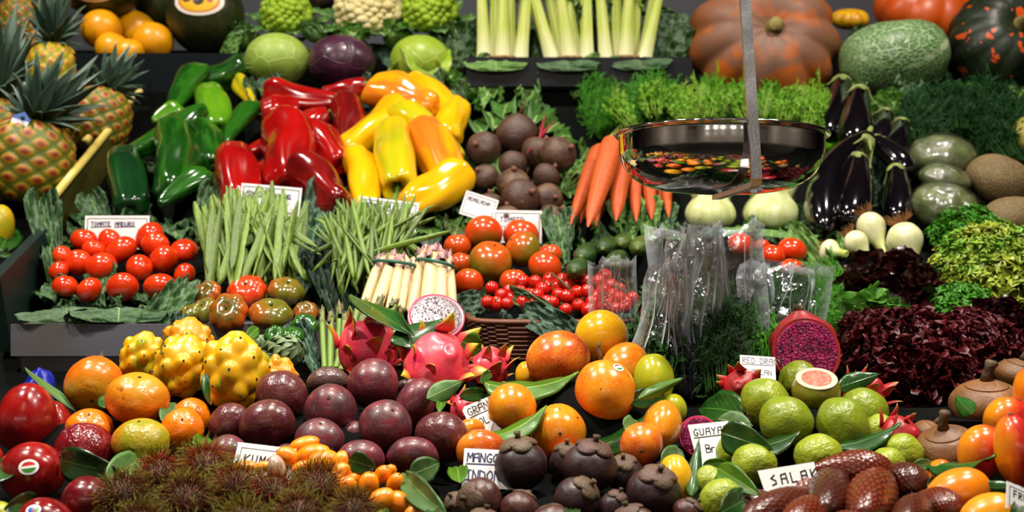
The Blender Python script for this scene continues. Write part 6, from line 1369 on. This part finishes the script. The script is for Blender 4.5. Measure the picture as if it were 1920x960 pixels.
def cab(px, py, rx, ry, mat, label, nl, k, dd=0):
    t = thing('cabbage', mesh('cabb', cabb), mat, at_ball(px, py, rx, ry, (0, 0, 0), 'B', dd), label, 'cabbage', 'cabbages')
    for j in range(nl):
        ob('outer_leaf', mesh('caleaf', lambda: leafg(W=1.25, curl=1.9, cup=.45, wave=.05, shape='round', nx=14, nz=18, th=.012, seed=9)), mat, R(0, 0, 360 * j / nl + k) @ T(0, -.86, -.72) @ R(10, 0, 0) @ S(1.45, 1.3, 1.35), t)
    return t
cab(520, 114, 61, 56, mCabG, 'pale green cabbage on the left above the red peppers', 0, 40, -.05)
cab(640, 116, 63, 54, mCabR, 'dark red cabbage in the middle above the red peppers', 0, 60, -.05)
t = cab(788, 116, 58, 54, mCabY, 'green cabbage with loose outer leaves above the yellow peppers', 2, 200, -.05)
for a, rl in ((-75, 20), (70, -20)): ob('outer_leaf', mesh('caleaf', None), mCabY, R(0, 0, a) @ T(0, -1.0, -.9) @ R(-4, 0, 0) @ S(1.1, 1.1, 1.3), t)
for k, (x, y, rx, ry, rot, lb) in enumerate([(655, 68, 52, 30, (40, 0, 0), 'frilly lettuce leaves below the white cauliflower'), (740, 70, 56, 34, (50, 0, 90), 'light lettuce leaves between white cauliflower and the green cabbage'), (590, 62, 40, 28, (40, 0, 40), 'dark leaves below the left lime cauliflower'), (850, 70, 44, 40, (50, 0, 10), 'leaves right below the right lime cauliflower'), (450, 70, 40, 36, (50, 0, 70), 'leaves between the dark melon and the left lime cauliflower')]):
    head(x, y, rx, ry, rot, 'hgrn2', None, mCaL if k > 1 else M('lettuce_green', ''), lb, 'B', .0)
sav(445, 60, 425, 105, 16, 'yellowing leaf hanging right of the labelled melon', 0, mSavL, 'B', -.05, -.06)

# ---- celery on its dark shelf
mCel = M('celery_stalk', '#a8b83a', '#c8cc80', ns=1.4, rough=.35, stretch=(4, 4, .6), coat=.15, grad=[('#dcd8b0', 'Z', .35, .0), ('#8aac24', 'Z', .6, 1.0)])
mCelB = M('celery_butt', '#9a7a4a', '#6a4a2a', rough=.7)
mCelL = M('celery_leaf', '#7a9a1c', '#4a7a18', ns=2, rough=.45, transl=.2)
def stalkg(): # crescent cross section, ribbed
    g = G(); m, n = 14, 14
    for i in range(m + 1):
        t = i / m; w = lerp(1.3, .6, t ** .7); th = .45
        for j in range(n):
            a = 2 * pi * j / n; x = cos(a) * w; y = sin(a) * th * w; y += .55 * x * x / w - (.05 * cos(6 * a))
            g.v.append(Vector((x, y, t))); g.p.append(t)
    for i in range(m):
        for j in range(n): k = (j + 1) % n; g.f.append((i * n + j, i * n + k, (i + 1) * n + k, (i + 1) * n + j))
    g.f.append(tuple(range(n - 1, -1, -1))); g.f.append(tuple(m * n + j for j in range(n)))
    return g
for px, wb, spread, lb in [(942, 40, 44, 'leftmost celery head on the dark shelf'), (1068, 38, 55, 'middle celery head leaning left on the dark shelf'), (1172, 42, 58, 'rightmost celery head with a brown cut base on the dark shelf')]:
    base = P(px, 118, 2.98); root = tag(ob('celery', None, None, Matrix.Translation(base)), lb, 'celery', 'celery heads'); inv = Matrix.Translation(-base); r = random.Random(px)
    lean = {942: 0, 1068: -26, 1172: 8}[px]
    for row, (cnt, dz) in enumerate([(3, -.035), (4, .0), (3, .035)]):
        for j in range(cnt):
            u = (j / (cnt - 1) - .5) * 2
            x1 = px + u * wb * .75; x2 = px + lean + u * spread + r.uniform(-5, 5)
            ob('stalk', mesh('stalk', stalkg), mCel, inv @ at_rod(x1, 116 - abs(dz) * 60, x2, -60 + r.uniform(-20, 20), 13 if row < 2 else 11, 2.98, dz, dz + .02, -u * 30), root)
    ob('cut_base', mesh('cbase', lambda: lathe([(-.3, 0), (-.3, .5), (-.1, .9), (.2, 1), (.5, .8), (.5, 0)], 24, 12)), mCelB, inv @ at_ball(px, 112, wb * .82, wb * .3, (0, 0, 0), 2.96), root)
    herb_m = at_rod(px, 40, px + lean, -70, spread * .9, 2.98, .04, .05); kk = herb_m.col[0].length
    ob('leaves', mesh('clump_leafy0_40', lambda: clump('leafy', 40, 0)), mCelL, inv @ herb_m @ S(2, 2, 1), root)
for k, (x1, y1, x2, y2, w, lb) in enumerate([(860, 130, 850, 40, 34, 'dark savoy leaf left behind the leftmost celery'), (1000, 120, 1005, 10, 30, 'dark savoy leaf between left and middle celery'), (1120, 120, 1118, 0, 30, 'dark savoy leaf between middle and right celery'), (1250, 120, 1262, 10, 50, 'big dark savoy leaf right of the celery'), (1290, 110, 1250, 60, 30, 'savoy leaf drooping left of the ribbed pumpkin'), (930, 134, 930, 98, 30, 'leaf hem along the left of the celery shelf'), (1065, 134, 1065, 98, 30, 'leaf hem along the middle of the celery shelf'), (1200, 132, 1200, 96, 30, 'leaf hem along the right of the celery shelf')]):
    hem = k > 4
    sav(x1, y1, x2, y2, w, lb, 3 if hem else k % 3, mSavL if k == 5 else None, 3.02 if not hem else 2.835, 0, 0, 0 if hem else rng.uniform(-20, 20))

# ---- pumpkins and gourds
def pumg(n, dep, seed, h=.72):
    return lambda: lathe(ballpts(1, h, top=.2, bot=.12), 120, 40, lobes=(n, dep, .6), nz=.04, nf=1.1, seed=seed, fn=lambda a, t, z, r: (r, z, 0))
mPum = M('ribbed_pumpkin_skin', '#8e4c1c', '#7c5238', ns=1.5, lo=.4, hi=.6, spec=.25, rough=.5, rc=None, speck=[('#b85c1c', 2.4, .52, .7)], bump=.15, bs=8, grad=('#7c5a4a', 'Z', .2, .6, .6))
mPumO = M('orange_pumpkin_skin', '#c8500c', '#b84c10', ns=1.5, rough=.4, speck=[('#8a7a2c', 3, .68, .8)])
mPumD = M('dark_pumpkin_skin', '#141c0e', '#1c2814', ns=2, rough=.45, speck=[('#d04c0a', 4.2, .61, .63), ('#4a5a3a', 12, .66, .75)], bump=.3, bs=9)
mPSt = M('pumpkin_stem', '#8a7a3c', '#5a5428', rough=.7, bump=.5)
pst = lambda: tube([(0, 0, 0), (0, 0, .12), (.03, 0, .25), (.08, 0, .36)], [.2, .13, .1, .14], 10)
thing('pumpkin', mesh('pum1', pumg(11, .16, 33)), mPum, at_ball(1430, 78, 144, 128, (78, 0, 0), 'B', -.06), 'huge brown orange ribbed pumpkin turned stem to the front, behind the hanger bar', 'pumpkin', None, [('stem', mesh('pst', pst), mPSt, T(0, 0, .47) @ S(.75, .75, .5))])
thing('pumpkin', mesh('pum2', pumg(10, .12, 35)), mPumO, at_ball(1742, 22, 104, 84, (30, 10, 0), 'B', .1), 'bright orange pumpkin behind the pale striped gourd', 'pumpkin', None, [('stem', mesh('pst', None), mPSt, T(0, 0, .48))])
thing('pumpkin', mesh('pum3', pumg(14, .07, 37, .8)), mPumD, at_ball(1884, 80, 104, 104, (70, 8, 0), 'B', -.08), 'dark green pumpkin with orange flecks at the right edge', 'pumpkin', None, [('stem', mesh('pst', None), mPSt, T(0, 0, .55))])
thing('patty_squash', mesh('pum4', pumg(9, .2, 38, .6)), M('patty_skin', '#d8a80c', '#c88a0c', rough=.4), at_ball(1594, 36, 36, 34, (20, 0, 0), 'B', .06), 'yellow scalloped squash between pumpkin and pale gourd', 'squash')
mGou = M('gourd_skin', '#3f6a34', '#2f5a2a', ns=2, rough=.35, vorc=('#a8bc8a', 15, .13), speck=[('#b4bca0', 1.8, .62, .68, 1)], stretch=(1, 1, .35))
thing('gourd', mesh('gou', lambda: lathe([(-1.32, 0), (-1.28, .35), (-1.05, .72), (-.5, .97), (.1, 1), (.7, .93), (1.1, .66), (1.28, .3), (1.3, 0)], 44, 34, nz=.02)), mGou, at_ball(1676, 108, 68, 76, (0, 82, 0), 'B', -.08), 'pale green mottled gourd lying between the pumpkins', 'gourd')
sav(1590, 80, 1640, 44, 18, 'dark leaf on the upper left of the pale gourd', 0, None, 'B', -.0, .02)

# ---- seams of the upper bank
seam(12, 480, 900, 190, 235, 'T', [mSav, mSavB], label='dark leaf along the seam behind the peppers', g='seam leaves behind the peppers', dd=(.07, .11), h=(26, 44))
seam(8, 280, 480, 300, 400, 'T', [mSav, mSavB], label='dark leaf under the green peppers', g='leaves under the green peppers', dd=(.08, .12))
seam(8, 850, 1090, 330, 420, 'T', [mSav, mSavB, mSavL], label='leaf under the beetroots', g='leaves under the beetroots', dd=(.07, .11))
seam(8, 850, 1130, 170, 220, 'T', [mSavL, mSavL, mSav], label='green leaf behind the beetroots below the shelf', g='leaves behind the beetroots', dd=(.08, .12))
seam(8, 1560, 1760, 250, 420, 'T', [mSav, mSavB], label='shaded leaf behind the eggplants', g='leaves behind the eggplants', dd=(.09, .13))
seam(10, 1580, 1920, 180, 240, 'T', [mSavL, mSav], label='bright crinkled leaf below gourd and dark pumpkin', g='leaves below the gourd', dd=(.1, .14))
seam(9, 420, 880, 90, 130, 3.06, [mSavB, mSav, mSavL], label='dark leaf behind the cabbages', g='leaves behind the cabbages', dd=(.0, .06))
seam(12, 850, 1290, 50, 125, 3.16, [mSav, mSavB], label='dark leaf behind the celery', g='leaves behind the celery', dd=(.0, .05), h=(60, 100), w=(30, 50))
relax({'persimmon', 'yellow_pitahaya', 'passion_fruit', 'granadilla', 'mangosteen', 'dragon_fruit', 'guava', 'cut_guava', 'cut_dragon_fruit', 'sapote', 'mango', 'tomato', 'ribbed_tomato', 'artichoke', 'cucumber',
       'spring_onion', 'beetroot', 'carrot', 'fennel_bulb', 'eggplant', 'wrapped_artichokes', 'netted_melon', 'pale_melon', 'pineapple', 'yellow_melon', 'dark_melon', 'cauliflower', 'cabbage', 'red_cabbage', 'pumpkin', 'patty_squash', 'gourd'})
relax({'bell_pepper'}, 7, .004)
# ================================================================== the stall itself and the light
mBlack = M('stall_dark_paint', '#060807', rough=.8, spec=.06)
mGreenB = M('green_board', '#0e201c', '#0a1614', ns=4, rough=.55, spec=.2, bump=.3, bs=6)
mZinc = M('zinc_sheet', '#70707c', '#66625e', ns=6, rough=.4, metal=.6, bump=.1, bs=9, rmix=.2)
mGold = M('gold_liner', '#e8d88a', '#d8c060', ns=4, rough=.35, coat=.2)
mOliv = M('olive_liner', '#3f3c0a', '#2c2c0a', ns=3, rough=.5)
mGrey = M('grey_wall', '#55565c', '#4a4b52', ns=1, rough=.8)
mFloor = M('market_floor', '#3a3834', '#2f2d2a', ns=2, rough=.5)
struct('floor', box(-6, 6, -6, 6, -.1, 0), mFloor)
struct('wall_front', box(-6, 6, -4.1, -4, 0, 4.5), M('hall_wall', '#8a7f74', '#6a625c', ns=.5, rough=.9))
for sd, nm in ((-1, 'wall_left'), (1, 'wall_right')): struct(nm, box(min(5 * sd, 5.1 * sd), max(5 * sd, 5.1 * sd), -4, 3.75, 0, 4.5), MATS['hall_wall'])
struct('wall_back', box(-6, 6, 3.75, 3.85, 0, 4.5), mGrey)
def bank(name, zone, y0, y1, drop, mat, x0=-2.6, x1=2.6):
    a = P(960, y0, D(zone, y0)); b = P(960, y1, D(zone, y1)); n = Vector((0, -(b.z - a.z), b.y - a.y)).normalized()
    a -= n * drop; b -= n * drop; g = G()
    pr = [(a.y, a.z), (b.y, b.z), (b.y, b.z - .1), (a.y, a.z - .1)]
    g.v = [Vector((x, y, z)) for x in (x0, x1) for y, z in pr]; g.p = [0] * 8
    g.f = [(0, 1, 2, 3), (7, 6, 5, 4)] + [(i, 4 + i, 4 + (i + 1) % 4, (i + 1) % 4) for i in range(4)]
    return struct(name, g, mat)
bank('counter_slab_front', 'F', 1040, 690, .058, mBlack)
bank('counter_slab_middle', 'M', 690, 425, .055, mBlack)
bank('counter_slab_upper', 'T', 430, 150, .075, mBlack)
zb = P(0, 150, 3.0).z
struct('counter_slab_back', box(-2.6, 2.6, 2.88, 3.7, zb - .09, zb - .05), mBlack)
struct('trim_back', box(-2.6, 2.6, 3.45, 3.47, zb - .1, zb + .16), mBlack)
zl = P(0, 690, D('F', 690)).z
struct('counter_slab_ledge', box(-2.6, 2.6, 1.44, 1.77, zl - .1, zl - .062), mBlack)
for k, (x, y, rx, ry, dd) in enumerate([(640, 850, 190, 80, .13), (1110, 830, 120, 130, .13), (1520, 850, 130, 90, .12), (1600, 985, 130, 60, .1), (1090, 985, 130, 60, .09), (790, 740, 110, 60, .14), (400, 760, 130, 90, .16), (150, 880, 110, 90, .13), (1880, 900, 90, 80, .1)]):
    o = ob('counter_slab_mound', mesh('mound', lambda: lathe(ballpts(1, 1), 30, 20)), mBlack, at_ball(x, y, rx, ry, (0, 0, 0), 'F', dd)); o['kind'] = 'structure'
# risers below each terrace down to the floor
def riser(name, y, z1): struct(name, box(-2.6, 2.6, y, y + .03, 0, z1), mBlack)
riser('trim_front', 1.06, 1.02); riser('trim_middle', 1.74, P(0, 690, 1.80).z - .1); riser('trim_upper', 2.33, P(0, 430, 2.33).z - .13)
# zinc tray under the tomatoes
za = P(0, 602, 1.98).z; yb = 1.86
g = G(); x0, x1 = (22 - 960) * yb / F, (640 - 960) * yb / F
for bx in [(x0, x1, yb, 2.3, za - .018, za), (x0, x1, yb - .004, yb + .006, za - .05, za + .002), (x0 + .01, x1, yb + .012, yb + .03, za - .13, za - .05)]: g.add(box(*bx))
o = tag(ob('zinc_tray', g.mesh('zinc', True), mZinc, Matrix.Identity(4)), 'grey zinc tray edge under the ripe tomatoes, above the persimmons', 'tray')
# green side board at the left
def panel(name, pts, th, mat, label, cat):
    """board through four points (front bottom, front top, back top, back bottom), th thick along x"""
    g = G(); g.v = [Vector(p) for p in pts] + [Vector(p) + Vector((-th, 0, 0)) for p in pts]; g.p = [0] * 8
    g.f = [(0, 1, 2, 3), (7, 6, 5, 4)] + [(i, 4 + i, 4 + (i + 1) % 4, (i + 1) % 4) for i in range(4)]
    return tag(ob(name, g.mesh(name, True), mat, Matrix.Identity(4)), label, cat)
panel('side_board', [P(22, 660, 1.9), P(0, 520, 1.86), P(108, 408, 2.32), P(108, 545, 2.32)], .02, mGreenB, 'dark green side board left of the ripe tomatoes', 'board')
for k, (q, lb) in enumerate([([(112, 440, 2.38), (100, 370, 2.34), (205, 243, 2.66), (215, 330, 2.66)], 'gold edged crate side in front, right of the biggest pineapple'), ([(215, 330, 2.66), (160, 265, 2.62), (268, 168, 2.95), (280, 260, 2.95)], 'gold edged crate side behind, right of the shaded pineapple')]):
    pts = [P(*v) for v in q]; t = panel('crate_side', pts, .008, mOliv, lb, 'crate')
    ob('gold_edge', (lambda g: g.mesh('edge'))(tube([pts[1], pts[1].lerp(pts[2], .5), pts[2], pts[2] + Vector((-.03, .02, .01))], .009, 8)), mGold, Matrix.Identity(4), t)
# dark celery shelf
zc = P(0, 122, 2.98).z
g = G()
for bx in [((876 - 960) * 2.9 / F, (1292 - 960) * 2.9 / F, 2.86, 3.3, zc - .022, zc - .006), ((876 - 960) * 2.9 / F, (1292 - 960) * 2.9 / F, 2.85, 2.865, zc - .075, zc - .002), ((876 - 960) * 2.9 / F, (1292 - 960) * 2.9 / F, 2.87, 3.3, zc - .08, zc - .022)]: g.add(box(*bx))
tag(ob('celery_shelf', g.mesh('shelf', True), M('shelf_dark_metal', '#18181c', '#121216', ns=5, rough=.5, spec=.15), Matrix.Identity(4)), 'dark metal shelf box under the celery', 'shelf')
# dark crate under the melons
zm = P(0, 100, 3.0).z
tag(ob('melon_crate', box((-20 - 960) * 3 / F, (455 - 960) * 3 / F, 2.93, 3.4, zm - .22, zm - .012).mesh('mcrate', True), M('dark_blue_crate', '#060e12', rough=.6, spec=.1), Matrix.Identity(4)), 'dark blue crate carrying the melons at the upper left', 'crate')
mBlue = M('blue_plastic', '#0c1a8a', rough=.4)
thing('blue_bag', mesh('bluebag', lambda: lathe(ballpts(1, .9), 30, 24, nz=.3, nf=2.2, seed=3)), mBlue, at_ball(72, 738, 28, 52, (0, 0, 0), 1.66), 'piece of blue plastic bag in the dark gap behind the tamarillos', 'bag')
thing('orange_pepper', mesh('pep2', None), M('orange_thing', '#c84808', rough=.3), at_rod(112, 405, 106, 370, 5, 2.36), 'orange sliver of a vegetable at the corner of the gold edged crate', 'pepper')

# ---- camera
cam = bpy.data.cameras.new('camera'); cam.lens = 40; cam.sensor_width = 36; cam.clip_start = .05
co = bpy.data.objects.new('camera', cam); COL.objects.link(co); co.location = (0, 0, CAMZ); co.rotation_euler = (pi / 2, 0, 0); SC.camera = co
cam.dof.use_dof = True; cam.dof.focus_distance = 1.5; cam.dof.aperture_fstop = 5.6

# ---- light: a row of bright stall spots above the front, another above the back, dim hall; plus added wall lamps and a front fill
w = bpy.data.worlds.new('hall'); SC.world = w; w.use_nodes = True
bg = w.node_tree.nodes['Background']; bg.inputs[0].default_value = (.8, .85, 1, 1); bg.inputs[1].default_value = .05
def lamp(x, y, z, tx, ty, tz, size, power, col=(1, .93, .82)):
    l = bpy.data.lights.new('stall_or_fill_lamp', 'AREA'); l.shape = 'DISK'; l.size = size; l.energy = power; l.color = col; l.spread = radians(140)
    o = bpy.data.objects.new('stall_or_fill_lamp', l); COL.objects.link(o); o.location = (x, y, z); o.rotation_euler = (Vector((tx, ty, tz)) - Vector((x, y, z))).to_track_quat('-Z', 'Y').to_euler()
for x in (-.95, -.1, .75): lamp(x, 1.2, CAMZ + 1.08, x * .9, 1.45, CAMZ - .15, .06, 34)
for x in (-1.3, -.1, 1.1): lamp(x, 2.15, CAMZ + 1.7, x * .9, 2.65, CAMZ + .2, .12, 37)
for x in (-1.6, -.9, -.3, .5, 1.3): lamp(x, -2.6, CAMZ + .75, 0, 2, CAMZ, .16, 3)
for x in (-2.4, 0, 2.4): lamp(x, -2.5, CAMZ + 1.3, x, -4, CAMZ + .2, .2, 60)  # added lamps, brighten the hall wall mirrored in the pan
for sd in (-1, 1):
    for y in (-2.4, 0): lamp(3.6 * sd, y, CAMZ + 1.3, 5 * sd, y, CAMZ + .2, .2, 60)  # added lamps too, brighten the side walls for the pan's reflection
lamp(0, -1.2, CAMZ + 2.2, 0, 2, CAMZ, 1.2, 7, (1, .96, .92))  # added soft fill from behind the camera, not a lamp of the stall
SC.view_settings.view_transform = 'Standard'; SC.view_settings.look = 'None'; SC.view_settings.exposure = -1.35; SC.view_settings.gamma = 1
SC.view_settings.use_curve_mapping = False
SC.cycles.max_bounces = 6; SC.cycles.transparent_max_bounces = 24; SC.cycles.caustics_reflective = False; SC.cycles.caustics_refractive = False
